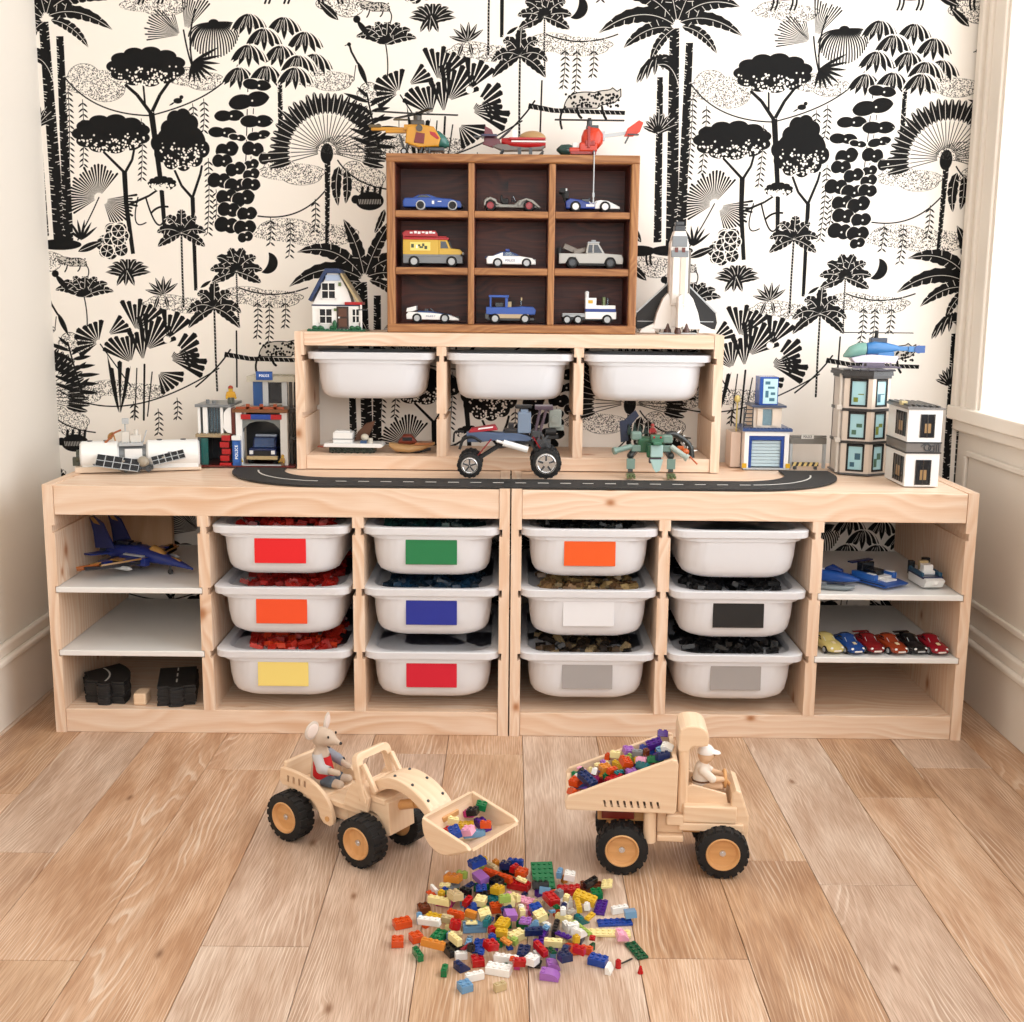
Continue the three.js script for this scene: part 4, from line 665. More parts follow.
{ // red rescue helicopter with a winch line hanging over the crate front
  const o = toy('toy_helicopter', 'red toy rescue helicopter with winch line on the crate', 'toy helicopter', AG, [0.167, CT, -0.345]), r = pl(0xe8401a); o.scale.setScalar(1.22);
  part('fuselage', [loft([[-18, 30, 8, 9], [-14, 32, 16, 14, 3], [-2, 34, 20, 16.5, 3], [12, 34, 18, 16, 3], [20, 34, 9, 9]], 18), rbx(-22, 10, 10, 26, -15, 15, 3), rbx(-40, -18, 9, 17, -13, 13, 2.5)], r, o); part('pod_band', [rbx(-8, -3, 16, 53, -16.9, 16.9, 1)], pl(0xb42a16), o); part('stretcher', rbx(-34, -20, 17, 26, -8, 8, 1.5), M.white, o);
  part('deck', [rbx(-38, 8, 5, 11, -15, 15, 1), rbx(-12, 6, 20, 30, -16, 16, 1.5)], pl(0xb42a16), o);
  part('engine', [rbx(-10, 12, 48, 56, -10, 10, 1.5), cyl(-4, 60, 0, 5, 8, 'y', 12)], M.darkGrey, o);
  const rt = part('rotor', [cyl(-4, 66, 0, 3.4, 6, 'y', 10)], M.black, o);
  for (const a of [0.02, PI + 0.02]) part('rotor_blade', mv(rbx(0, 62, 64.5, 66.5, -5, 5, 0.4), 0, 0, 0, 0, a).translate(-4, 0, 0), M.black, rt);
  part('cockpit_glass', loft([[-62, 14, 2, 3], [-54, 14, 9, 10], [-40, 13, 11, 12], [-34, 13, 9, 11]], 14), pl(0x30504c, 0.12), o);
  part('tail_boom', [beam([18, 38, 0], [62, 44, 0], 6, 5), rbx(14, 24, 30, 46, -6, 6, 1)], M.lightGrey, o);
  part('tail_fin', [E_([[58, 38], [64, 52], [84, 66], [92, 62], [86, 46], [74, 38]], 7, 0, 1)], r, o);
  part('tail_bracket', [beam([66, 38, 0], [60, 26, 0], 3, 3), rbx(64, 84, 40, 42, -9, 9, 0.5)], M.darkGrey, o);
  part('skid', [rbx(-42, 14, 0.4, 3, 11, 14, 0.6), rbx(-42, 14, 0.4, 3, -14, -11, 0.6), beam([-24, 3, 12], [-24, 8, 12], 2, 2), beam([6, 3, 12], [6, 8, 12], 2, 2), beam([-24, 3, -12], [-24, 8, -12], 2, 2), beam([6, 3, -12], [6, 8, -12], 2, 2)], M.darkGrey, o);
  part('winch_arm', [beam([2, 8, 14], [2, 6, 57], 3, 3)], M.darkGrey, o);
  const wl = part('winch_line', [bar([2, 6, 56], [2, -68, 56], 1.1)], M.lightGrey, o);
  part('hook', [rb(2, -68, 56, 4, 8, 4, 1), tube([[2, -72, 56], [2, -80, 56], [6, -83, 56], [9, -79, 56]], 1.1, 12, 6), tube([[2, -72, 56], [2, -80, 56], [-2, -83, 56], [-5, -79, 56]], 1.1, 12, 6)], M.lightGrey, wl);
}
// ---------- little house and space shuttle beside the crate ----------
{
  const o = toy('toy_house', 'white toy house with steep navy roof on a green base', 'toy house', null, [-0.388, 0.8192, -0.335]), w = M.white;
  part('base_plate', [rbx(-64, 64, 0.2, 4, -40, 40, 0.4), ...studs(-64, 64, 24, 40, 4)], pl(0x1b6b4a), o);
  part('wall', [rbx(-54, 48, 4, 58, -30, 26, 0.6)], w, o);
  part('gable', [E_([[-54, 58], [-36, 92], [-20, 126], [4, 126], [24, 90], [34, 58]], 50, -4, 0.6)], w, o);
  part('roof', [E_([[-62, 68], [-56, 64], [-32, 106], [-22, 126], [6, 126], [10, 122], [12, 130], [4, 136], [-24, 136], [-38, 112]], 62, -2, 0.8)], pl(0x27406e), o);
  part('roof', [E_([[6, 128], [12, 126], [52, 62], [46, 60]], 62, -2, 0.8)], pl(0xcdb88c), o);
  part('sign', [rbx(-24, 8, 110, 122, 21.5, 24, 0.4)], pl(0xa9bcd8), o);
  part('balcony_floor', [rbx(18, 56, 58, 64, -24, 30, 0.6)], M.red, o);
  part('floor_band', [rbx(-55, 49, 55, 58, -31, 27, 0.4)], M.navy, o);
  const win = (x, y, ww, hh, z) => { const f = part('window', [rbx(x - ww / 2, x + ww / 2, y - hh / 2, y + hh / 2, z, z + 1.4, 0.3)], M.smoke, o); part('window_bars', [cb(x, y, z + 1.6, ww, 2, 1.4), cb(x, y, z + 1.6, 2, hh, 1.4), cb(x - ww / 2, y, z + 1.4, 2, hh + 2, 2), cb(x + ww / 2, y, z + 1.4, 2, hh + 2, 2), cb(x, y + hh / 2, z + 1.4, ww, 2, 2), cb(x, y - hh / 2, z + 1.4, ww + 2, 2, 2)], w, f); };
  win(-18, 88, 30, 34, 21.2); win(-24, 33, 28, 32, 26.2); win(42, 34, 16, 30, 26.2);
  const d = part('door', [rbx(0, 26, 6, 54, 26, 28, 0.4)], pl(0x3a2a24), o); part('door_panel', [rbx(4, 22, 32, 50, 28, 28.8, 0.3), rbx(4, 22, 10, 28, 28, 28.8, 0.3)], pl(0x6e4634), d); part('door_knob', [sph(5, 30, 29.4, 2.2, 2.2, 2.2, 8)], M.white, d);
  part('porch_post', [rbx(52, 56, 4, 58, 26, 30, 0.4)], w, o); part('porch_beam', [rbx(46, 66, 46, 49, 24, 30, 0.4)], M.darkGrey, o);
  for (const [x, z] of [[-48, 34], [-36, 33], [-10, 33], [34, 34], [46, 33]]) part('shrub', [sph(x, 8, z, 6, 5, 5, 8), sph(x + 5, 7, z, 4, 4, 4, 8)], pl(0x1e6a3f), o);
  part('tall_shrub', [sph(-4, 13, 33, 5, 12, 5, 10)], pl(0x1e6a3f), o);
  part('lantern', [rbx(-6, 0, 44, 50, 26, 30, 0.4), rbx(4, 10, 98, 106, 21, 24, 0.4)], pl(0x69804a), o);
}
{
  const o = toy('toy_space_shuttle', 'white upright toy space shuttle with black delta wings', 'toy space shuttle', null, [0.367, 0.8195, -0.36]), c = pl(0xece8e2);
  o.scale.setScalar(1.05);
  part('wing', E_([[-14, 110], [-84, 44], [-88, 24], [-84, 10], [-14, 14]], 5, -6, 0.6), M.black, o); part('wing', E_([[14, 110], [84, 44], [88, 24], [84, 10], [14, 14]], 5, -6, 0.6), M.black, o);
  part('wing_edge', [beam([-14, 112, -6], [-86, 44, -6], 3, 6), beam([14, 112, -6], [86, 44, -6], 3, 6), cb(-48, 26, -3, 70, 1.6, 1), cb(50, 26, -3, 60, 1.6, 1)], M.lightGrey, o);
  part('fuselage', [rbx(-20, 20, 14, 170, -22, 16, 3), rbx(-16, 16, 60, 166, 12, 22, 2), E_([[-20, 168], [-19, 190], [-12, 214], [12, 214], [19, 190], [20, 168]], 34, -2, 2)], c, o);
  part('nose', [rbx(-11, 11, 212, 226, -14, 10, 2), rbx(-9, 9, 226, 234, -11, 8, 2)], M.darkGrey, o);
  part('cockpit', [rbx(-16, 16, 182, 204, 14, 17, 1), rbx(-18, 18, 160, 174, 16, 23, 1)], pl(0x9aa0a4), o); part('cockpit_band', [rbx(-11, -4, 170, 180, 20, 23.6, 0.4), rbx(4, 11, 170, 180, 20, 23.6, 0.4)], pl(0x7a3a30), o);
  part('bay_door', [rbx(-14, -2, 64, 160, 21, 24, 1)], c, o); part('bay_door', [rbx(2, 14, 64, 160, 21, 24, 1)], pl(0xdcd2c4), o);
  part('tail_fin', [E_([[-4, 14], [4, 14], [4, 84], [-4, 78]], 40, 32, 0.8)], c, o);
  for (const s of [-1, 1]) { part('engine_pod', [E_([[s * 12, 10], [s * 12, 70], [s * 22, 86], [s * 32, 74], [s * 44, 44], [s * 52, 10]], 26, 4, 2)], c, o); part('tail_flap', [E_([[s * 46, 2], [s * 50, 22], [s * 76, 10], [s * 80, 2]], 16, 8, 1)], c, o); }
  part('engine_bell', [cyl(-20, 12, 12, 9, 22, 'y', 16, 5), cyl(20, 12, 12, 9, 22, 'y', 16, 5), cyl(0, 8, 26, 8, 14, 'y', 16, 5)], pl(0x5c3a30), o);
  part('side_strip', [rbx(20, 26, 60, 176, -12, 6, 0.8)], pl(0x8f8880), o);
  part('display_base', [rbx(-40, 40, 0.2, 3, -24, 30, 0.6)], M.lightGrey, o);
}
// ---------- on the low unit tops ----------
const TOP = 0.5202;
{ // space station
  const o = toy('toy_space_station', 'white toy space station with black solar panels', 'toy space station', null, [-0.806, TOP, -0.22], R(15));
  const hullG = (x0, x1) => [loft([[x0, 34, 25, 25, 2], [x0 + 4, 34, 30, 30, 2.2], [x1 - 4, 34, 30, 30, 2.2], [x1, 34, 25, 25, 2]], 20), rbx(x0 + 4, x1 - 4, 4, 30, -24, 24, 2)];
  part('module', hullG(-124, -44), M.white, o); part('module', hullG(12, 124), M.white, o);
  part('base_plate', [rbx(-134, -40, 0.2, 12, -34, 34, 0.8), rbx(0, 126, 0.2, 6, -30, 30, 0.8)], pl(0xe4cfb8), o);
  part('connector', [cyl(-16, 34, 0, 21, 58, 'x', 18), rbx(-44, 12, 10, 40, -20, 20, 1)], M.grey, o); part('connector_panel', [rbx(-32, 4, 26, 48, 19, 24, 1)], M.white, o);
  part('deck', [rbx(-44, 6, 54, 60, -22, 22, 0.6), ...studs(-44, 4, -8, 16, 60)], M.lightGrey, o);
  part('tower', [rbx(-38, -22, 60, 84, -10, 8, 0.8), rbx(-20, 2, 60, 76, -8, 10, 0.8), cyl(-8, 82, 0, 5, 12, 'y', 12)], pl(0xd8d4cc), o);
  part('dish', [mv(new THREE.SphereGeometry(11, 14, 6, 0, 2 * PI, 0, 1.1), -56, 72, 4, R(-50), 0, R(50)), bar([-50, 58, 0], [-54, 76, 2], 1.5)], pl(0xd9a05c), o);
  part('antenna', [bar([-30, 84, 0], [-30, 104, 0], 1.6), rbx(-36, -22, 100, 112, -5, 5, 0.8)], M.lightGrey, o); part('antenna', bar([6, 60, 0], [14, 86, 0], 1.4), M.lightGrey, o);
  part('robot_arm', [bar([-70, 62, 10], [-52, 82, 10], 2), bar([-52, 82, 10], [-38, 88, 10], 2), sph(-70, 62, 10, 4, 4, 4, 8)], pl(0xb86a3c), o);
  for (const x of [-104, -70, 40, 90]) part('hatch', [cyl(x, 64, 0, 6, 3, 'y', 12)], M.darkGrey, o);
  part('round_window', [cyl(-92, 20, 25, 7, 2, 'z', 16)], M.grey, o); part('end_port', [cyl(-128, 32, 0, 14, 8, 'x', 16), rbx(-140, -126, 12, 30, -8, 8, 1)], pl(0x55584a), o);
  part('lettering_stripe', [cb(70, 40, 30.2, 26, 2.4, 0.6)], M.grey, o);
  const pan = (cx, cy, cz, ry, rx, rz, w, h) => {
    const p = part('solar_panel', mv(rbx(-w / 2, w / 2, -h / 2, h / 2, -1, 1, 0.3), cx, cy, cz, rx, ry, rz), M.lightGrey, o);
    for (let i = 0; i < 5; i++) for (let j = 0; j < 2; j++) part('solar_cell', mv(new THREE.BoxGeometry(w / 5 - 2, h / 2 - 2.4, 1).translate(-w / 2 + w / 10 + i * w / 5, -h / 4 + j * h / 2, 1), cx, cy, cz, rx, ry, rz), pl(0x20242c, 0.25), p);
  };
  pan(-46, 22, 50, 0.1, R(-52), R(-8), 88, 36); pan(58, 30, 42, -0.1, R(-50), R(12), 70, 26);
  part('panel_mount', [bar([-20, 24, 22], [-36, 24, 48], 3), bar([20, 24, 24], [50, 30, 42], 3), sph(6, 22, 40, 13, 12, 10, 14)], pl(0xb9ae9c), o);
  part('rover', [rbx(-46, 26, 5, 14, 26, 44, 1.5), cyl(-30, 7, 46, 6, 6, 'z', 12), cyl(-6, 7, 46, 6, 6, 'z', 12), cyl(16, 7, 46, 6, 6, 'z', 12)], M.darkGrey, o);
}
{ // police station with garage, left
  const o = toy('toy_police_station', 'multi-storey toy police station with garage, left of the upper unit', 'toy building', null, [-0.586, TOP, -0.325]);
  part('base_plate', [rbx(-112, 106, 0.1, 4, -64, 60, 0.3)], pl(0x7a2a24), o);
  part('cell_block', [rbx(-108, -40, 4, 66, -60, -54, 0.5), rbx(-108, -102, 4, 66, -60, 56, 0.5), rbx(-44, -38, 4, 66, -60, 40, 0.5)], M.darkGrey, o);
  part('teal_window', [rbx(-102, -86, 4, 64, 50, 54, 0.4)], pl(0x1f6b66, 0.15), o);
  part('floor_slab', [rbx(-112, -36, 66, 73, -62, 60, 0.5), ...studs(-112, -36, 44, 60, 73)], pl(0xb8a27e), o);
  const lad = part('stair_tower', [rbx(-60, -34, 4, 10, 44, 62, 0.5)], M.red, o); for (let k = 0; k < 4; k++) part('stair_step', [rbx(-58 + (k % 2) * 4, -38 + (k % 2) * 3, 14 + k * 15, 26 + k * 15, 48, 62, 0.6)], M.red, lad); part('stair_core', [rbx(-54, -40, 10, 70, 42, 50, 0.6)], pl(0x4a1d1a), lad);
  part('sign_pillar', [rbx(-31, -13, 4, 60, 46, 62, 0.8)], pl(0x2a63b4), o); part('pillar_cap', [rbx(-32, -12, 60, 70, 45, 62, 1)], M.white, o);
  const vt = mv(new THREE.PlaneGeometry(46, 11), -22, 34, 62.4, 0, 0, PI / 2); part('vertical_lettering', vt, textMat('POLICE', '#2a63b4', '#ffffff'), o);
  part('upper_cell', [rbx(-108, -56, 73, 132, -58, -52, 0.5), rbx(-108, -102, 73, 132, -58, 50, 0.5), rbx(-96, -86, 73, 132, 44, 52, 0.5), rbx(-58, -52, 73, 132, -58, 50, 0.5)], M.white, o);
  for (const x of [-100, -80, -74, -68, -62]) part('cell_bar', [bar([x, 73, 48], [x, 130, 48], 1.2, 6)], M.darkGrey, o);
  part('cell_glass', [rbx(-84, -58, 76, 130, 40, 42, 0.2)], M.glass, o);
  part('cell_roof', [rbx(-112, -34, 132, 138, -60, 56, 0.5), cyl(-92, 142, 20, 4, 8, 'y', 10), cyl(-78, 141, 20, 4, 6, 'y', 10)], M.grey, o);
  part('arch_piece', [E_([[-52, 86], [-50, 120], [-40, 132], [-34, 132], [-34, 74], [-44, 76]], 10, 46, 0.6)], M.white, o); part('brown_block', [rbx(-34, -26, 72, 130, 30, 50, 0.6), rbx(-46, -34, 73, 92, 30, 46, 0.6)], pl(0x6c2a22), o);
  part('garage_pillar', [rbx(-24, -10, 4, 122, 30, 52, 0.6)], M.white, o); part('garage_pillar', [rbx(74, 90, 4, 122, 30, 52, 0.6)], pl(0xd6d2cc), o);
  part('garage_arch', [ext(shapeOf([[-12, 70], [-12, 108], [76, 108], [76, 70], [72, 84], [60, 96], [44, 101], [20, 101], [4, 96], [-8, 84]]), 14, 0.5, 40)], pl(0x8c9290), o);
  part('garage_back', [rbx(-24, 90, 4, 122, -60, -54, 0.5), rbx(84, 90, 4, 122, -56, 30, 0.5)], M.darkGrey, o);
  part('stripe_sign', [rbx(10, 54, 106, 117, 48, 54, 0.4)], M.blue, o); each('stripe_sign', [rbx(-12, 10, 106, 117, 48, 54, 0.4), rbx(54, 78, 106, 117, 48, 54, 0.4)], M.red, o);
  part('deck', [rbx(-30, 92, 121, 128, -60, 56, 0.5), ...studs(-30, 90, 40, 56, 128)], pl(0x8e5a34), o); part('deck_rail', [rbx(-22, 84, 128, 134, 50, 54, 0.4), rbx(0, 8, 128, 140, 50, 54, 0.4), rbx(30, 38, 128, 140, 50, 54, 0.4), rbx(60, 68, 128, 140, 50, 54, 0.4)], pl(0xb2502a), o);
  part('blue_panel', [rbx(12, 34, 134, 196, 26, 32, 0.5), rbx(12, 18, 134, 196, -40, 26, 0.5)], pl(0x235a9c), o);
  each('upper_column', [rbx(34, 46, 134, 188, 22, 34, 0.5), rbx(76, 88, 134, 188, 22, 34, 0.5)], M.lightGrey, o);
  part('upper_window', [rbx(46, 76, 140, 186, 24, 28, 0.3)], M.smoke, o);
  part('upper_roof', [rbx(0, 106, 188, 200, -50, 40, 0.6), ...studs(40, 104, -8, 32, 200)], pl(0xb9b3a2), o);
  part('roof_sign', [rbx(22, 58, 192, 211, 40, 44, 0.5)], pl(0x2458a8), o); part('sign_lettering', cb(40, 202, 44.4, 32, 9, 0.5), textMat('POLICE', '#2458a8', '#ffffff'), o);
  part('side_column', [rbx(92, 98, 4, 188, 24, 34, 0.4), rbx(99, 105, 4, 188, 0, 12, 0.4), rbx(92, 105, 122, 130, 0, 40, 0.4), rbx(92, 105, 60, 66, 0, 40, 0.4)], pl(0x3f3a36), o);
  part('ramp', [E_([[-10, 4], [-10, 6], [76, 6], [76, 4]], 20, 52, 0.2)], M.lightGrey, o);
}
figure('toy figure with red shirt on the left police station roof', [-0.625, TOP + 0.1385, -0.3], 0.3, 0xf0b429, 0x5a5f55, 0xb8281c);
figure('tiny figure in yellow at the left of the police garage', [-0.604, TOP + 0.0042, -0.272], 0.4, 0xf0d060, 0xd0c8b0, 0xe8e0c8, 0xf3c22c, 'cap', 0.62);
figure('tiny figure in tan at the right of the police garage', [-0.508, TOP + 0.0042, -0.273], -0.4, 0xc99a54, 0x8a6a48, 0xd9a54a, 0xf3c22c, 'cap', 0.62);
{ // dark blue truck in the garage, nose to the viewer
  const o = toy('toy_truck', 'dark blue toy truck parked inside the police garage', 'toy truck', null, [-0.554, TOP + 0.0042, -0.32], R(-90)), n = pl(0x1c2d62);
  part('body', [rbx(-44, 40, 14, 36, -30, 30, 1.5), E_([[-30, 36], [-26, 58], [6, 58], [18, 36]], 52, 0, 1.4)], n, o);
  part('windscreen', [E_([[9, 56], [11, 56], [20, 37], [18, 37]], 44, 0, 0.2)], pl(0x3b5a8c, 0.12), o); part('roof_bar', [rbx(-14, -4, 58, 63, -24, 24, 1)], pl(0xb9c4d6), o);
  part('bumper', [rbx(38, 48, 12, 20, -34, 34, 1)], M.tan, o); part('grille', [rbx(40, 44, 21, 32, -18, 18, 0.4)], M.black, o); part('headlight', [rbx(40, 45, 24, 32, -28, -20, 0.6), rbx(40, 45, 24, 32, 20, 28, 0.6)], M.white, o);
  axles(o, [-26, 26], 14, 28, 11, M.darkGrey);
}
{ // garage with blue door, right
  const o = toy('toy_garage', 'white toy garage with blue-framed shutter, right of the upper unit', 'toy building', null, [0.573, TOP, -0.365]);
  part('base_plate', [rbx(-52, 52, 0.1, 3.5, -56, 58, 0.3)], M.lightGrey, o);
  part('wall', [rbx(-50, -40, 3.5, 86, -54, 54, 0.6), rbx(40, 50, 3.5, 86, -54, 54, 0.6), rbx(-50, 50, 3.5, 86, -54, -48, 0.6), rbx(-40, 40, 76, 86, 40, 54, 0.6)], M.white, o);
  part('door_frame', [rbx(-40, -33, 3.5, 76, 44, 52, 0.5), rbx(33, 40, 3.5, 76, 44, 52, 0.5), rbx(-33, 33, 66, 76, 44, 52, 0.5)], pl(0x2350a8), o);
  for (let k = 0; k < 8; k++) part('shutter_slat', [rbx(-33, 33, 6 + k * 7.4, 12.6 + k * 7.4, 44, 46.5, 0.8)], pl(0xbfd4dc, 0.2), o);
  part('roof_slab', [rbx(-56, 56, 86, 92, -58, 58, 0.5), ...studs(-56, 56, 42, 58, 92)], pl(0x3e5c94), o);
  part('upper_wall', [rbx(-30, 36, 92, 138, -40, 30, 0.8), rbx(-20, -8, 96, 136, 30, 34, 0.5), rbx(14, 28, 96, 136, 30, 34, 0.5)], pl(0xe6d6c4), o); part('upper_window', [rbx(-7, 13, 98, 134, 30, 33, 0.4)], M.glass, o);
  part('upper_slab', [rbx(-34, 44, 138, 143, -44, 40, 0.5)], pl(0x4d5a76), o);
  part('glass_cabin', [rbx(-16, 26, 143, 206, -24, 28, 0.8)], pl(0x2a5fc0, 0.2), o); part('cabin_window', printedPanel(), printMat(64, 96, (g) => { g.fillStyle = '#bfe3ea'; g.fillRect(0, 0, 64, 96); g.fillStyle = '#3a6f86'; for (const [x, y, w, h] of [[8, 10, 22, 12], [20, 30, 30, 8], [10, 46, 14, 26], [34, 52, 20, 10], [28, 74, 24, 12]]) g.fillRect(x, y, w, h); }), o);
  const l = part('ladder', [bar([-52, 92, 44], [-52, 140, 44], 1.6, 6), bar([-32, 92, 44], [-32, 140, 44], 1.6, 6)], M.darkGrey, o); for (let k = 0; k < 5; k++) part('rung', bar([-52, 98 + k * 9, 44], [-32, 98 + k * 9, 44], 1.4, 6), M.darkGrey, l);
  part('side_wing', [rbx(-74, -52, 0.2, 80, -50, 20, 0.6)], pl(0xe2cfc0), o); part('lamp', [bar([-60, 80, 0], [-60, 150, 0], 1.8, 6), sph(-60, 154, 0, 7, 9, 7, 10)], pl(0xf2dc86), o);
  part('kerb', [rbx(-54, -44, 3.5, 14, 54, 58, 0.5), rbx(44, 54, 3.5, 14, 54, 58, 0.5)], M.yellow, o);
  function printedPanel() { return cb(8, 174, 28.4, 32, 56, 0.6); }
}
{ // gate between garage and tower
  const o = toy('toy_gate', 'low toy gate with POLICE sign between garage and tower', 'toy gate', null, [0.677, TOP, -0.34]);
  part('post', [rbx(-46, -40, 0.2, 62, -6, 6, 0.5)], M.lightGrey, o); part('post', [rbx(30, 36, 0.2, 62, -6, 6, 0.5)], M.lightGrey, o);
  part('beam', [rbx(-46, 36, 56, 70, -7, 7, 0.6), rbx(-46, 36, 71, 75, -5, 5, 0.4)], pl(0x8f8b84), o);
  part('sign', cb(-8, 73, 8, 28, 10, 1.4), textMat('POLICE', '#d9d6cf', '#2a2a2a'), o);
  part('barrier', cb(-14, 12, 22, 60, 9, 3), printMat(128, 20, (g) => { g.fillStyle = '#d9c07c'; g.fillRect(0, 0, 128, 20); g.fillStyle = '#2c2a28'; for (let x = -10; x < 140; x += 26) { g.beginPath(); g.moveTo(x, 20); g.lineTo(x + 12, 20); g.lineTo(x + 20, 0); g.lineTo(x + 8, 0); g.fill(); } }), o); part('barrier_foot', [rbx(-40, -34, 0.2, 8, 16, 28, 0.5), rbx(6, 12, 0.2, 8, 16, 28, 0.5)], M.darkGrey, o);
}
{ // three-storey tower with bay windows
  const o = toy('toy_tower', 'three-storey toy tower with glass bay windows', 'toy building', null, [0.782, TOP, -0.27]);
  const P = [[-58, -70], [-58, 18], [-4, 44], [42, 18], [42, -70]], h = 71;
  const plan = (k) => shapeOf(P.map(([x, z]) => [x * k, -z * k]).reverse());
  const slab = (y0, y1, k) => mv(new THREE.ExtrudeGeometry(plan(k), { depth: y1 - y0, bevelEnabled: false }), 0, y0, 0, -PI / 2);
  const onFace = (a, b, s0, s1, y0, y1, n0, n1) => { const L = Math.hypot(b[0] - a[0], b[1] - a[1]), ux = (b[0] - a[0]) / L, uz = (b[1] - a[1]) / L; return mv(new THREE.BoxGeometry((s1 - s0) * L, y1 - y0, n1 - n0), a[0] + ux * L * (s0 + s1) / 2 - uz * (n0 + n1) / 2, (y0 + y1) / 2, a[1] + uz * L * (s0 + s1) / 2 + ux * (n0 + n1) / 2, 0, -Math.atan2(uz, ux), 0); };
  for (let f = 0; f < 3; f++) {
    const y = 4 + f * h, st = part('storey', [slab(y, y + 4, 0.99), onFace(P[0], P[1], 0, 1, y, y + h - 6, -6, 0), onFace(P[3], P[4], 0, 1, y, y + h - 6, -6, 0), onFace(P[0], P[4], 0, 1, y, y + h - 6, 0, 6)], pl(0xd8cdc2), o);
    [[P[1], P[2]], [P[2], P[3]]].forEach(([a, b], k) => {
      each('wall_pier', [onFace(a, b, 0, 0.2, y, y + h - 6, -6, 0), onFace(a, b, 0.84, 1, y, y + h - 6, -6, 0)], pl(0xd9cabb), st);
      part('window_frame', [onFace(a, b, 0.2, 0.27, y + 4, y + h - 8, -5, 1), onFace(a, b, 0.77, 0.84, y + 4, y + h - 8, -5, 1), onFace(a, b, 0.2, 0.84, y + 4, y + 8, -5, 1), onFace(a, b, 0.2, 0.84, y + h - 12, y + h - 8, -5, 1)], M.black, st);
      part('window_glass', [onFace(a, b, 0.27, 0.77, y + 8, y + h - 12, -3, -1.5)], pl(0xa9d4dc, 0.08), st);
      part('window_print', [onFace(a, b, 0.34, 0.5, y + 14, y + 24 + 8 * k, -1.4, -1), onFace(a, b, 0.5, 0.7, y + 30, y + 44 - 6 * f, -1.4, -1)], pl([0x3f6f86, 0x557f6a, 0x8c9a3c][(f + k) % 3]), st);
    });
    part('floor_band', [slab(y + h - 6, y + h, 1.04)], pl(0x3c3a3a), st);
  }
  part('base_plate', [slab(0.2, 4, 1.06)], pl(0x5f6062), o);
  part('roof', [slab(217, 222, 1.12), mv(slab(222, 228, 1.1), 0, 0, 0)], pl(0x4a4a4c), o); for (let k = 0; k < 7; k++) part('roof_tile', mv(rbx(-7, 7, -1.5, 1.5, -5, 5, 0.5), -56 + k * 16, 229.5, k < 4 ? 22 + k * 8 : 46 - (k - 4) * 9, R(10)), pl(0x3a3a3c), o);
  part('side_pipe', [bar([-64, 4, 10], [-64, 220, 10], 4, 10), rbx(-72, -60, 70, 80, 4, 18, 0.6), rbx(-72, -60, 142, 152, 4, 18, 0.6)], pl(0xcfc6bb), o);
}
figure('tiny toy figure in green behind the tower ground floor window', [0.814, TOP + 0.0082, -0.275], 0.2, 0x3f8a5a, 0x2a3a5a, 0x5a2f1e, 0xf3c22c, 'hair', 0.9);
{ // white corner house
  const o = toy('toy_corner_building', 'white two-storey toy building with dark roof at the right end', 'toy building', null, [0.846, TOP, -0.146]);
  const w = M.white, X = 35, Z = 66;
  part('wall', [rbx(-X, X, 0.2, 70, Z - 5, Z, 0.5), rbx(-X, -X + 5, 0.2, 70, -Z, Z - 5, 0.5), rbx(X - 5, X, 0.2, 70, -Z, Z - 5, 0.5), rbx(-X + 5, X - 5, 0.2, 70, -Z, -Z + 5, 0.5)], w, o);
  part('upper_wall', [rbx(-X, X, 92, 160, Z - 5, Z, 0.5), rbx(-X, -X + 5, 92, 160, -Z, Z - 5, 0.5), rbx(X - 5, X, 92, 160, -Z, Z - 5, 0.5), rbx(-X + 5, X - 5, 92, 160, -Z, -Z + 5, 0.5)], w, o);
  part('sign_band', [rbx(-X - 1, X + 1, 72, 90, -Z - 1, Z + 1, 0.6)], pl(0x8f8a86), o); part('band_edge', [rbx(-X - 2, X + 2, 69, 72, -Z - 2, Z + 2, 0.4), rbx(-X - 2, X + 2, 90, 93, -Z - 2, Z + 2, 0.4)], pl(0x3a3838), o);
  part('sign_ornament', [tor(8, 82, Z + 2, 7, 1.2, 'z', 18), tor(16, 80, Z + 2, 6, 1, 'z', 18), ...[20, 25, 30].map((x) => rbx(x, x + 2.4, 73, 89, Z + 1, Z + 2.4, 0.3)), tube([[-6, 84, Z + 2], [2, 89, Z + 2], [14, 86, Z + 2], [30, 89, Z + 2]], 1, 16, 6)], M.darkGrey, o);
  const win = (pos, ry, ww, hh, n) => { const f = part('window', mv(rbx(-ww / 2, ww / 2, -hh / 2, hh / 2, -1, 1.2, 0.3), ...pos, 0, ry), M.smoke, o); const gs = []; for (let i = 0; i <= n; i++) gs.push(mv(new THREE.BoxGeometry(1.8, hh, 2).translate(-ww / 2 + i * ww / n, 0, 1.2), ...pos, 0, ry)); part('window_bars', gs, pl(0x3c3836), f); part('window_item', mv(rbx(-ww * 0.2, ww * 0.25, -hh * 0.3, hh * 0.1, 1, 1.6, 0.2), ...pos, 0, ry), pl(0xb79468), f); };
  win([5, 126, Z], 0, 28, 48, 2); win([2, 30, Z], 0, 30, 52, 2);
  win([-X, 128, 24], -PI / 2, 62, 50, 4); win([-X, 34, 24], -PI / 2, 62, 54, 4);
  part('roof', [E_([[-X - 4, 160], [X + 4, 160], [X + 4, 163], [-X - 4, 166]], 2 * Z + 8, 0, 0.4)], pl(0x8a8784), o);
  for (let k = 0; k < 6; k++) part('roof_ridge', [rbx(-X - 2 + k * 12, -X + 4 + k * 12, 164, 170 - k * 0.5, -Z, Z + 3, 0.8)], pl(0x4d4b4a), o);
  part('yellow_brick', [rbx(-X - 6, -X + 6, 166, 174, 20, 36, 0.5)], pl(0xe6d49a), o);
}
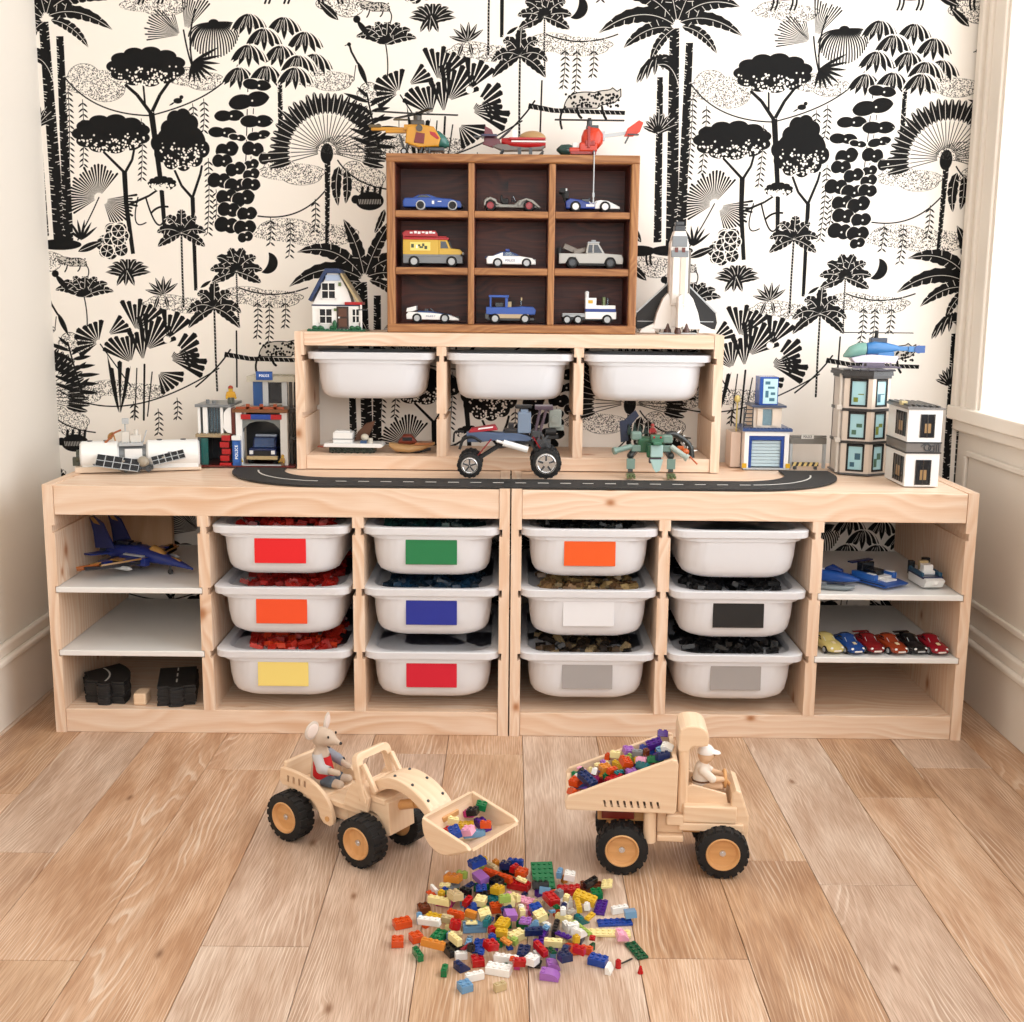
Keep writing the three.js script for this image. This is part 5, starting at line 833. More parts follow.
{ // blue helicopter on the tower roof, nose to the left
  const o = toy('toy_helicopter', 'blue toy helicopter perched on the tower roof', 'toy helicopter', null, [0.806, TOP + 0.2312, -0.29]), b = pl(0x3f86c8);
  part('fuselage', [loft([[-30, 42, 12, 16, 3], [-14, 44, 15, 17, 3], [14, 44, 12, 14, 3], [40, 44, 6, 7, 3]], 16), rbx(-6, 30, 24, 36, -12, 12, 2)], b, o);
  part('tail_boom', [rbx(34, 66, 38, 48, -5, 5, 1), rbx(62, 92, 36, 48, -7, 7, 1)], pl(0x4a8fd0), o); part('tail_rotor', [cyl(84, 42, 8, 9, 2, 'z', 12), rbx(88, 100, 34, 50, -3, 3, 0.6)], pl(0x2c5fa8), o);
  part('cockpit_glass', loft([[-78, 26, 3, 4], [-66, 34, 12, 13], [-48, 40, 15, 16], [-32, 42, 14, 16]], 16), pl(0x8fc4b8, 0.08), o);
  part('hull', [E_([[-64, 22], [-56, 12], [34, 12], [40, 26], [-20, 30], [-40, 28]], 30, 0, 1.2)], pl(0xd8cfe0), o);
  part('skid', [rbx(-62, 46, 0.3, 4, 15, 19, 0.8), rbx(-62, 46, 0.3, 4, -19, -15, 0.8), beam([-40, 3, 17], [-36, 14, 12], 3, 2), beam([24, 3, 17], [22, 14, 12], 3, 2), beam([-40, 3, -17], [-36, 14, -12], 3, 2), beam([24, 3, -17], [22, 14, -12], 3, 2), rbx(-30, 10, 4, 12, -14, 14, 0.8)], pl(0x6f6478), o);
  part('engine', [rbx(-22, 14, 56, 66, -9, 9, 1.2)], pl(0x39465c), o);
  const rt = part('rotor', [cyl(-8, 74, 0, 4, 16, 'y', 10)], M.black, o); for (const a of [0.03, PI + 0.03]) part('rotor_blade', mv(rbx(0, 80, 76, 78, -5, 5, 0.4), 0, 0, 0, 0, a).translate(-8, 0, 0), M.black, rt);
}
{ // off-road buggy on the road
  const o = toy('toy_buggy', 'off-road toy buggy with big black tyres parked on the road', 'toy buggy', null, [-0.006, 0.5233, -0.165]), b = pl(0x5d7396);
  for (const s of [1, -1]) { for (const [x, r, w] of [[-82, 26, 22], [78, 32, 26]]) { const t = wheel(o, x, r + 0.3, s * 36, r, w, M.chrome, 'wheel', M.rubber, 0.68); part('tread_block', Array.from({ length: 16 }, (_, i) => mv(new THREE.BoxGeometry(r * 0.2, 4, w * 0.9).translate(0, r - 1.4, 0), x, r + 0.3, s * 36, 0, 0, i * PI / 8)), M.rubber, t); part('spoke', Array.from({ length: 5 }, (_, i) => mv(new THREE.BoxGeometry(r * 0.12, r * 0.5, 3).translate(0, r * 0.3, 0), x, r + 0.3, s * (36 + w * 0.52), 0, 0, i * PI / 2.5)), M.darkGrey, t); } }
  part('axle', [bar([-82, 26, -30], [-82, 26, 30], 4), bar([78, 32, -30], [78, 32, 30], 4), rbx(-92, -72, 20, 34, -12, 12, 1), rbx(68, 90, 24, 42, -14, 14, 1)], M.darkGrey, o);
  part('frame_rail', [beam([-74, 30, 18], [-24, 62, 16], 6, 4), beam([-74, 30, -18], [-24, 62, -16], 6, 4), beam([-24, 62, 16], [52, 74, 16], 6, 4), beam([-24, 62, -16], [52, 74, -16], 6, 4), beam([72, 36, 18], [42, 76, 16], 6, 4), beam([72, 36, -18], [42, 76, -16], 6, 4)], M.black, o);
  part('shock_absorber', [bar([-12, 72, 22], [40, 58, 24], 7, 14), bar([-26, 76, 22], [-12, 72, 22], 3), bar([-12, 72, -22], [40, 58, -24], 7, 14)], M.white, o);
  part('body_panel', [E_([[-88, 72], [-90, 92], [-70, 96], [-20, 92], [20, 92], [48, 84], [46, 74], [-30, 76], [-60, 72]], 30, 0, 1.5)], b, o);
  part('bonnet', [E_([[-86, 92], [-80, 100], [-30, 108], [-24, 98], [-60, 94]], 32, 0, 1)], pl(0xc2283a), o); part('bonnet_stripe', [E_([[-66, 98.5], [-64, 102], [-34, 106], [-34, 103]], 33, 0, 0.3)], M.white, o);
  part('wheel_arch', [tube([[-104, 58, 24], [-96, 78, 24], [-78, 84, 24], [-58, 74, 24]], 3, 16, 8), tube([[-104, 58, -24], [-96, 78, -24], [-78, 84, -24], [-58, 74, -24]], 3, 16, 8), tube([[-118, 70, 0], [-114, 92, 0], [-96, 92, 0]], 2.4, 12, 6)], M.black, o);
  part('spring', [tube(Array.from({ length: 25 }, (_, i) => [-66 + i * 1.2, 44 + i * 1.5, 26 + 5 * Math.cos(i * 1.6)]), 1.4, 60, 5), tube(Array.from({ length: 25 }, (_, i) => [74 - i * 1.0, 48 + i * 1.6, 26 + 5 * Math.cos(i * 1.6)]), 1.4, 60, 5)], M.red, o); part('linkage', [beam([50, 40, 20], [84, 92, 18], 4, 4), beam([90, 50, 20], [66, 96, 18], 4, 4), rbx(58, 88, 62, 80, -18, 18, 1.5), rbx(48, 66, 84, 98, -20, 20, 1.5)], M.darkGrey, o);
  part('seat', [rbx(-10, 18, 88, 100, -14, 14, 1.5), rbx(-2, 10, 98, 112, -12, 12, 1.5)], pl(0x2a2a2e), o);
  part('engine_cover', [rbx(18, 46, 92, 136, -17, 17, 2), rbx(24, 40, 134, 142, -12, 12, 1)], pl(0x8ca0ba), o); part('air_filter', [rb(30, 147, 0, 36, 7, 26, 2)], M.black, o);
  part('roll_cage', [beam([52, 76, 16], [66, 146, 14], 5, 4), beam([60, 72, 16], [78, 142, 14], 5, 4), beam([52, 76, -16], [66, 146, -14], 5, 4), beam([60, 72, -16], [78, 142, -14], 5, 4), rbx(54, 92, 142, 150, -20, 20, 1), beam([66, 146, 10], [100, 132, 10], 5, 4), beam([66, 146, -10], [100, 132, -10], 5, 4)], pl(0x5c4a58), o);
  part('rear_engine', [rbx(84, 110, 104, 142, -15, 15, 2), cyl(97, 122, 16, 8, 5, 'z', 14), rbx(100, 116, 98, 108, -10, 10, 1)], pl(0x9ba19a), o); part('exhaust', [cyl(88, 96, 16, 8, 22, 'x', 12), rbx(76, 104, 80, 88, -16, 16, 1)], M.black, o);
}
{ // green robot creature with rider
  const o = toy('toy_robot_creature', 'green and grey toy robot creature standing beside the road', 'toy robot', null, [0.3, 0.5204, -0.19]), g1 = pl(0x2f6b4a), g2 = pl(0x8aa79c), dk = pl(0x2a2f2e);
  for (const [x, s] of [[-46, -1], [40, 1]]) {
    const l = part('leg', [beam([x * 0.6, 66, 0], [x, 46, 14], 12, 12), beam([x, 46, 14], [x, 12, 18], 10, 10), sph(x, 46, 14, 8, 8, 8, 10)], dk, o);
    part('shin_plate', [rb(x, 30, 24, 18, 22, 5, 1), rb(x * 0.75, 62, 12, 20, 14, 8, 2)], g2, l); part('foot', [rb(x, 6, 24, 18, 8, 22, 1.5), ...[-7, 0, 7].map((q) => rb(x + q, 3.6, 38, 5, 6.4, 10, 1))], pl(0x6d7a52), l);
  }
  part('body', [rb(-2, 68, -8, 58, 32, 44, 5), rb(4, 58, 16, 32, 30, 22, 4)], g1, o); part('chest_plate', [rb(8, 58, 28, 26, 26, 5, 2), E_([[-6, 40], [2, 20], [8, 12], [16, 16], [22, 40]], 12, 24, 1)], pl(0xa9c8c4), o);
  part('head', [rb(8, 84, 22, 26, 16, 26, 3), rb(8, 75, 34, 18, 7, 14, 2)], pl(0x4f8a6e), o); part('eye', [sph(1, 88, 35, 2.4, 2.4, 2.4, 8), sph(15, 88, 35, 2.4, 2.4, 2.4, 8)], M.red, o);
  part('belly_grid', [rb(6, 38, 18, 26, 14, 14, 2)], pl(0x5a4a58), o);
  for (let k = 0; k < 5; k++) part('back_plate', E_([[-52 + k * 12, 88], [-48 + k * 12, 116 - Math.abs(k - 1) * 5], [-40 + k * 12, 88]], 5, -20 - k * 3, 0.6), pl(0x1f3a34), o);
  each('shoulder', [rb(-34, 88, 2, 22, 18, 22, 4), rb(32, 82, 8, 22, 18, 22, 4)], g2, o);
  part('cannon', [bar([-44, 66, 14], [-78, 58, 24], 6, 12), bar([-78, 58, 24], [-84, 57, 26], 8, 12)], g2, o); part('cannon', [bar([40, 66, 14], [70, 46, 26], 6, 12), bar([70, 46, 26], [75, 43, 28], 8, 12)], pl(0xa9b5ac), o);
  part('tail', [tube([[20, 74, -24], [46, 88, -34], [70, 78, -36], [88, 60, -36], [92, 36, -34]], 7, 24, 8)], dk, o); for (let k = 0; k < 5; k++) part('tail_spike', mv(new THREE.ConeGeometry(4, 16, 6), 62 + k * 9, 92 - k * 10, -34, 0, 0, -0.7 - k * 0.2), M.white, o);
  part('dark_wing', [E_([[-64, 70], [-68, 116], [-52, 120], [-48, 74]], 8, -24, 1), E_([[-58, 118], [-34, 140], [-26, 128], [-46, 104]], 5, -26, 0.6)], pl(0x28344e), o);
  part('orange_staff', [bar([68, 58, 18], [96, 30, 24], 1.8, 8), sph(70, 56, 18, 9, 7, 7, 10), rb(60, 64, 14, 14, 8, 8, 2)], pl(0xd8662a), o);
}
figure('red toy figure riding the green robot creature', [0.302, 0.5204 + 0.0845, -0.198], 0.1, 0xa82a2a, 0x7a2420, 0xb83430, 0xc06a5a, 'helmet', 0.72);
{ // white ship and brown ship in the left upper bay
  const o = toy('toy_spaceship', 'white toy spaceship with brown wing in the upper left bay', 'toy spaceship', null, [-0.352, 0.5502, -0.318]);
  part('hull', [E_([[-68, 14], [-66, 22], [60, 22], [66, 17], [60, 13]], 56, 0, 1)], M.white, o); part('cabin', [rbx(-48, -4, 22, 46, -20, 20, 2), rbx(-44, -10, 45, 49, -14, 14, 1)], M.white, o); part('cabin_line', [rbx(-49, -3, 30, 32, -20.5, 20.5, 0.3)], M.grey, o);
  part('underside', [rbx(-56, 46, 1, 14, -22, 22, 1), ...[-48, -34, -20, -6, 8, 22, 36].map((x) => cyl(x, 5, 22, 5, 8, 'z', 8))], pl(0x2c352c), o);
  part('wing', [E_([[-4, 24], [4, 44], [24, 64], [44, 70], [36, 50], [24, 24]], 4, -14, 0.6)], pl(0x6b4430), o); part('engine', [sph(22, 34, 4, 9, 8, 9, 10), cyl(34, 27, 4, 6, 10, 'y', 10)], pl(0xdcd4c4), o); part('blue_block', [rbx(14, 28, 22, 28, 12, 24, 0.6)], pl(0x4a6c9c), o);
  part('nose', [rbx(-84, -66, 10, 14, -8, 8, 0.8)], pl(0xb0553a), o);
  const p = toy('toy_boat', 'brown and tan toy hover boat in the upper left bay', 'toy boat', null, [-0.229, 0.5502, -0.315]);
  part('hull', loft([[-46, 18, 5, 14], [-30, 12, 10, 24], [0, 10, 9.5, 28], [28, 14, 8, 20], [56, 22, 3, 4]], 16), pl(0xd9ab74), p); part('keel', [rb(0, 2.5, 0, 46, 4.6, 18, 1.5), rb(34, 6, 0, 26, 6, 8, 1.5, 0, 0, 0.2)], M.black, p);
  part('cockpit', loft([[-26, 24, 3, 8], [-14, 30, 12, 13], [4, 30, 12, 13], [16, 24, 3, 8]], 14), pl(0x8a3a28), p); part('cockpit_window', [rbx(-16, 6, 28, 36, 9, 13.6, 1)], M.smoke, p);
  part('stripe', [E_([[10, 19], [14, 24], [50, 25], [44, 20]], 40, 0, 0.5)], pl(0xc07a4a), p);
}
// ---------- in the left compartments ----------
{ // blue jet
  const o = toy('toy_jet', 'blue toy fighter jet with gold trim on the shelf', 'toy jet', null, [-0.782, 0.3099, -0.15], R(-27)), n = pl(0x24398e), dk = pl(0x1a1d2a), gd = pl(0xb98a48); o.scale.setScalar(1.14);
  part('fuselage', [loft([[-92, 30, 8, 12, 3], [-70, 32, 14, 20, 3], [-10, 34, 15, 20, 3], [30, 30, 12, 15, 2.6], [74, 24, 7, 9], [112, 16, 2, 2]], 18)], n, o);
  part('canopy', loft([[6, 40, 3, 5], [20, 44, 8, 8], [36, 40, 7, 7], [52, 32, 3, 4]], 14), pl(0xc89a56, 0.12), o);
  for (const s of [1, -1]) {
    const w = part('wing', mv(new THREE.ExtrudeGeometry(shapeOf([[20, 12], [-14, 96], [-34, 118], [-46, 112], [-44, 70], [-64, 16]]), { depth: 5, bevelEnabled: true, bevelSize: 0.8, bevelThickness: 0.8, bevelSegments: 1 }), 0, 26, 0, PI / 2).scale(1, 1, s), s > 0 ? dk : pl(0x14161f), o);
    part('wing_trim', [beam([18, 30, s * 18], [-14, 28, s * 100], 5, 3), beam([-26, 29, s * 40], [-38, 28, s * 104], 6, 3), cb(-20, 30, s * 52, 22, 3, 16)], gd, w); part('wing_tip', [beam([-20, 27, s * 98], [-52, 22, s * 122], 9, 3)], pl(0xc0703a), w); part('wing_panel', [cb(-6, 28.6, s * 36, 30, 3, 26), cb(-30, 28.6, s * 74, 18, 3, 18)], n, w);
    part('tail_fin', E_([[-104, 38], [-56, 42], [-84, 88], [-108, 100], [-116, 96], [-108, 70]], 5, s * 23, 0.8), pl(0x26336e), o); part('fin_trim', E_([[-104, 86], [-88, 84], [-106, 99], [-114, 96]], 6, s * 23, 0.4), gd, o);
    part('tail_plane', mv(new THREE.ExtrudeGeometry(shapeOf([[-66, 14], [-92, 50], [-108, 50], [-98, 14]]), { depth: 3, bevelEnabled: false }), 0, 32, 0, PI / 2).scale(1, 1, s), n, o);
    part('intake', [rbx(-40, 24, 16, 32, Math.min(s * 16, s * 30), Math.max(s * 16, s * 30), 2)], n, o); part('missile', [bar([-34, 18, s * 62], [16, 18, s * 62], 4, 10), cyl(20, 18, s * 62, 3.8, 8, 'x', 10, 0.6)], M.lightGrey, o); part('engine', cyl(-96, 30, s * 10, 9, 12, 'x', 14, 7), M.darkGrey, o);
  }
  part('back_block', [rb(-52, 50, 0, 30, 8, 18, 2), rb(-24, 50, 0, 16, 6, 14, 2), rb(-70, 46, 0, 20, 8, 24, 2)], dk, o); part('nose_stripe', rb(70, 31, 0, 30, 3, 5, 1, 0, 0, R(-10)), gd, o);
  for (const s of [1, -1]) part('pod_trim', rb(-8, 34, s * 24, 48, 3, 8, 1), M.lightGrey, o);
  for (const [x, z] of [[58, 0], [-30, 18], [-30, -18]]) part('landing_gear', [bar([x, 22, z], [x, 6, z], 2), cyl(x, 5, z, 5, 5, 'z', 12)], M.darkGrey, o);
}
{ // black road pieces stacked in the bottom left compartment
  const km = std(0x1d1d1e, 0.6), wm = std(0xd9d7d0, 0.6), ord = ['bottom', 'second', 'third', 'fourth', 'fifth', 'sixth', 'seventh', 'eighth', 'top'];
  const curve = () => { const s = new THREE.Shape(); s.absarc(0, 0, 146, 0, 1.0, false); s.absarc(0, 0, 62, 1.0, 0, true); s.lineTo(92, 0); s.quadraticCurveTo(88, -12, 98, -14); s.lineTo(112, -14); s.quadraticCurveTo(122, -12, 118, 0); s.closePath(); return s; };
  const straight = () => { const s = new THREE.Shape(); s.moveTo(-38, 0); s.lineTo(-14, 0); s.quadraticCurveTo(-18, -9, -8, -11); s.lineTo(8, -11); s.quadraticCurveTo(18, -9, 14, 0); s.lineTo(38, 0); s.lineTo(38, 130); s.lineTo(-38, 130); s.closePath(); return s; };
  const stack = (where, n, make, x, z, turn, line) => {
    const geo = mv(new THREE.ExtrudeGeometry(make(), { depth: 4.1, bevelEnabled: true, bevelSize: 0.5, bevelThickness: 0.5, bevelSegments: 1, curveSegments: 14 }), 0, 0.6, 0, -PI / 2);
    for (let k = 0; k < n; k++) {
      const o = toy('track_piece', (k === n - 1 ? 'top' : ord[k] + (k ? ' from bottom' : '')) + ' black road piece in the ' + where + ' stack', 'track piece', 'stacked black road pieces', [x + rr(-0.0015, 0.0015), 0.0502 + k * 0.0053, z + rr(-0.0015, 0.0015)], turn + rr(-0.03, 0.03));
      part('road_slab', geo.clone(), km, o); if (k === n - 1) part('road_line', line(), wm, o);
    }
  };
  const arcLine = () => { const q = new THREE.Shape(); q.absarc(0, 0, 106, 0.02, 0.95, false); q.absarc(0, 0, 102.5, 0.95, 0.02, true); q.closePath(); return mv(new THREE.ExtrudeGeometry(q, { depth: 0.4, bevelEnabled: false }), 0, 5.25, 0, -PI / 2); };
  const dashLine = () => [bx(-1.5, 1.5, 5.2, 5.6, -126, -104), bx(-1.5, 1.5, 5.2, 5.6, -86, -64), bx(-1.5, 1.5, 5.2, 5.6, -46, -24)];
  stack('curved left-hand', 9, curve, -0.951, -0.052, R(-7), arcLine); stack('straight right-hand', 8, straight, -0.695, -0.03, R(12), dashLine);
  single('wooden_block', 'small tan wooden block beside the straight black stack', 'block', rb(-0.772, 0.0632, -0.045, 0.026, 0.026, 0.04, 0.004), M.maple);
}
// ---------- in the right compartments ----------
{
  const G = 'toy boats on the white shelf', b = pl(0x2a63c0), at = (x, z) => [x, 0.3097, z];
  let o = toy('toy_boat', 'long blue toy speedboat nearest the bins, left of the boats', 'toy boat', G, at(0.688, -0.105), R(-34));
  part('hull', loft([[-46, 14, 12, 16, 3], [-10, 14, 13, 18, 3], [26, 13, 9, 12, 2.4], [52, 12, 2.5, 3]], 14), b, o); part('canopy', loft([[-22, 28, 3, 8], [-8, 31, 8, 10], [14, 26, 4, 6]], 12), pl(0x1b3f8a, 0.12), o); part('deck_stripe', [rb(-30, 27, 0, 16, 3, 14, 1)], M.white, o); part('fin', [E_([[-50, 24], [-54, 42], [-44, 42], [-34, 26]], 4, 0, 0.5)], M.navy, o);
  const rf = toy('toy_raft', 'small flat grey toy raft in front of the blue speedboat', 'toy boat', G, at(0.673, -0.04), R(-14));
  part('hull', loft([[-34, 6, 4, 12], [-20, 6, 5.8, 15], [20, 6, 5.8, 13], [36, 8, 3, 5]], 14), pl(0x8d979c), rf); part('deck', [rb(-2, 11.6, 0, 36, 1.6, 16, 0.6)], pl(0x3f464c), rf);
  o = toy('toy_boat', 'wide blue and white toy race boat in the middle', 'toy boat', G, at(0.772, -0.095), R(-58));
  part('hull', [E_([[-52, 4], [-52, 14], [30, 14], [58, 10], [50, 4]], 66, 0, 1.5)], b, o); part('deck', [rbx(-44, 20, 14, 20, -24, 24, 1), rbx(20, 40, 13, 17, -16, 16, 1)], M.white, o); part('side_pod', [rbx(-40, 24, 14, 26, 22, 34, 2), rbx(-40, 24, 14, 26, -34, -22, 2)], pl(0x2f70cc), o); part('cockpit', [rbx(-22, 8, 20, 32, -13, 13, 2), rbx(-40, -24, 20, 42, -18, 18, 1.5)], M.smoke, o); part('rear_wing', [rbx(-54, -40, 40, 43, -32, 32, 0.8), rbx(-50, -44, 18, 40, -4, 4, 0.5)], M.navy, o); part('stripe', [rbx(10, 44, 17, 18.5, -4, 4, 0.4), rbx(0, 20, 26, 27.4, 24, 32, 0.4), rbx(0, 20, 26, 27.4, -32, -24, 0.4)], M.white, o); part('rub_rail', [rbx(-53, 52, 8, 10, -33.8, 33.8, 0.3)], M.black, o);
  o = toy('toy_boat', 'white-hulled toy patrol boat with tan console, right of the boats', 'toy boat', G, at(0.872, -0.085), R(-86));
  part('hull', [E_([[-44, 3], [-46, 22], [40, 24], [52, 22], [40, 6], [30, 3]], 40, 0, 2), loft([[18, 13, 10, 20, 4], [36, 14, 9, 15, 3], [54, 19, 4, 3]], 14)], M.white, o); part('deck', [rbx(-42, 36, 22, 26, -22, 22, 1)], M.navy, o); part('rail', [rbx(-40, 30, 26, 34, 17, 22, 1), rbx(-40, 30, 26, 34, -22, -17, 1)], pl(0x2c6488), o); part('console', [rbx(-10, 10, 26, 46, -10, 10, 1), rbx(-6, 12, 26, 34, -14, 14, 1)], M.white, o); part('seat', [rbx(-24, -12, 26, 50, -9, 9, 1)], M.tan, o); part('outboard', [rbx(-52, -40, 14, 44, 8, 20, 2), cyl(-44, 44, -16, 9, 12, 'y', 14)], M.black, o);
}
{
  const cols = [[0xf0dc8c, 'cream yellow', 'first of the row, beside the divider'], [0x1f4f9c, 'blue', 'second in the row'], [0x8e1720, 'dark red', 'between the blue and the rust cars'], [0xa8401f, 'rust red', 'left of the black car'], [0x17181c, 'black', 'the only black one'], [0xa31327, 'crimson', 'last of the row']];
  cols.forEach(([c, nm, w], i) => {
    const o = toy('toy_car', nm + ' little toy car on the shelf, ' + w, 'toy car', 'little cars in a row on the shelf', [0.6648 + i * 0.0437, 0.1768, -0.058 + (i % 2) * 0.004], R(-74 - (i % 3) * 3));
    o.scale.setScalar(1.16);
    part('body', loft([[-37, 12, 6, 13, 2.6], [-32, 13, 9, 17, 3], [-6, 12.5, 9, 18, 3.4], [18, 11.5, 8, 18, 3], [32, 10, 6.5, 16, 2.6], [38, 9, 4, 11, 2.4]], 18), pl(c, 0.16), o);
    part('roof', loft([[-26, 18, 3, 11], [-18, 22, 7, 13.5], [-2, 22.5, 7, 13.5], [12, 17, 3, 12]], 16), pl(c, 0.16), o);
    part('windscreen', [mv(rb(0, 0, 0, 12, 1.4, 20, 0.6), 7.2, 21.4, 0, 0, 0, R(-33))], pl(0xc9d6da, 0.15), o); winPair([[-16, 19], [-14, 25.5], [-2, 26], [2, 19]], 25.6, M.smoke, o, 'side_window');
    part('headlight', [sph(35, 12, 10, 2.6, 2.4, 3, 8), sph(35, 12, -10, 2.6, 2.4, 3, 8)], M.white, o); part('mouth', [rb(38, 7.6, 0, 2.4, 3, 15, 1)], i === 4 ? M.lightGrey : pl(0xe8e0d8), o); if (i % 2 === 0 && i) part('spoiler', [rbx(-38, -30, 24, 26, -15, 15, 0.6), rbx(-36, -32, 18, 24, -2, 2, 0.4)], pl(c, 0.16), o); else part('bonnet_mark', [rb(22, 19, 0, 8, 1.2, 6, 0.4, 0, 0, R(-10))], pl(0xe9d9b0), o);
    for (const x of [-22, 22]) for (const s of [1, -1]) wheel(o, x, 7.2, s * 15.6, 7, 6, M.lightGrey);
  });
}
// ---------- soft bodies: smooth union of tapered capsules ----------
function soft(bones, lo, size, res = 56, k = 4) {          // bones [a, b, ra, rb]; lo = cube corner, size = cube edge
  const mc = new MarchingCubes(res, new THREE.MeshBasicMaterial(), false, false, 120000); mc.isolation = 0;
  const h = size / 2, V = (p) => new THREE.Vector3(...p), P = new THREE.Vector3(), Q = new THREE.Vector3();
  const bs = bones.map(([a, b, ra, rb]) => { const A = V(a), D = V(b).sub(A); return [A, D, D.lengthSq() || 1e-9, ra, rb]; });
  for (let z = 0; z < res; z++) for (let y = 0; y < res; y++) for (let x = 0; x < res; x++) {
    P.set(lo[0] + h + (x - res / 2) / (res / 2) * h, lo[1] + h + (y - res / 2) / (res / 2) * h, lo[2] + h + (z - res / 2) / (res / 2) * h);
    let d = 1e9;
    for (const [A, D, L, ra, rb] of bs) { const t = Math.min(1, Math.max(0, Q.copy(P).sub(A).dot(D) / L)); const e = Q.copy(P).sub(A).addScaledVector(D, -t).length() - (ra + (rb - ra) * t); const w = Math.max(k - Math.abs(d - e), 0) / k; d = Math.min(d, e) - w * w * k / 4; }
    mc.field[x + y * res + z * res * res] = -d;
  }
  mc.update();
  const n = mc.count, p = new Float32Array(mc.positionArray.subarray(0, n * 3)), g = new THREE.BufferGeometry();
  for (let i = 0; i < p.length; i += 3) for (let c = 0; c < 3; c++) p[i + c] = lo[c] + h + p[i + c] * h;
  g.setAttribute('position', new THREE.BufferAttribute(p, 3));
  const m = mergeVertices(g, size * 1e-5); m.computeVertexNormals(); return m;
}
// big rubber wheel with a wooden hub
function chunkyWheel(o, x, z, r, w) {
  const s = Math.sign(z), t = part('wheel', [mv(new THREE.LatheGeometry([[r * 0.6, -w / 2], [r * 0.9, -w / 2], [r * 0.965, -w * 0.36], [r * 0.965, w * 0.36], [r * 0.9, w / 2], [r * 0.6, w / 2]].map((p) => new THREE.Vector2(...p)), 32), x, r, z, PI / 2)], M.rubber, o);
  const blocks = []; for (let i = 0; i < 18; i++) for (const q of [-1, 1]) blocks.push(mv(rb(0, r - 2.6, q * w * 0.24, r * 0.24, 5.6, w * 0.5, 1.2), x, r, z, 0, 0, (i + (q > 0 ? 0.5 : 0)) * PI / 9));
  part('tyre_tread', blocks, M.rubber, t);
  const hub = part('wooden_hub', [mv(new THREE.LatheGeometry([[0.1, w * 0.30], [r * 0.5, w * 0.30], [r * 0.54, w * 0.34], [r * 0.58, w * 0.54], [r * 0.63, w * 0.56], [r * 0.66, w * 0.5], [r * 0.66, -w * 0.45], [0.1, -w * 0.45]].map((p) => new THREE.Vector2(...p)), 32), x, r, z, s > 0 ? PI / 2 : -PI / 2)], M.mapleHub, t);
  part('axle_cap', [cyl(x, r, z + s * w * 0.32, r * 0.12, w * 0.1, 'z', 14), cyl(x, r, z + s * w * 0.38, r * 0.05, w * 0.05, 'z', 10)], M.chrome, hub);
}
M.mapleHub = grainWood([206, 150, 92], [228, 178, 122], [0.2, 0.1], [256, 128], { rings: 90, warp: 0.02, fine: 0.25, rough: 0.4, seedAt: 210 });
M.dark = std(0x2a1a10, 0.8);
const curvePts = (pts, n = 24) => new THREE.SplineCurve(pts.map((p) => new THREE.Vector2(...p))).getPoints(n).map((p) => [p.x, p.y]);
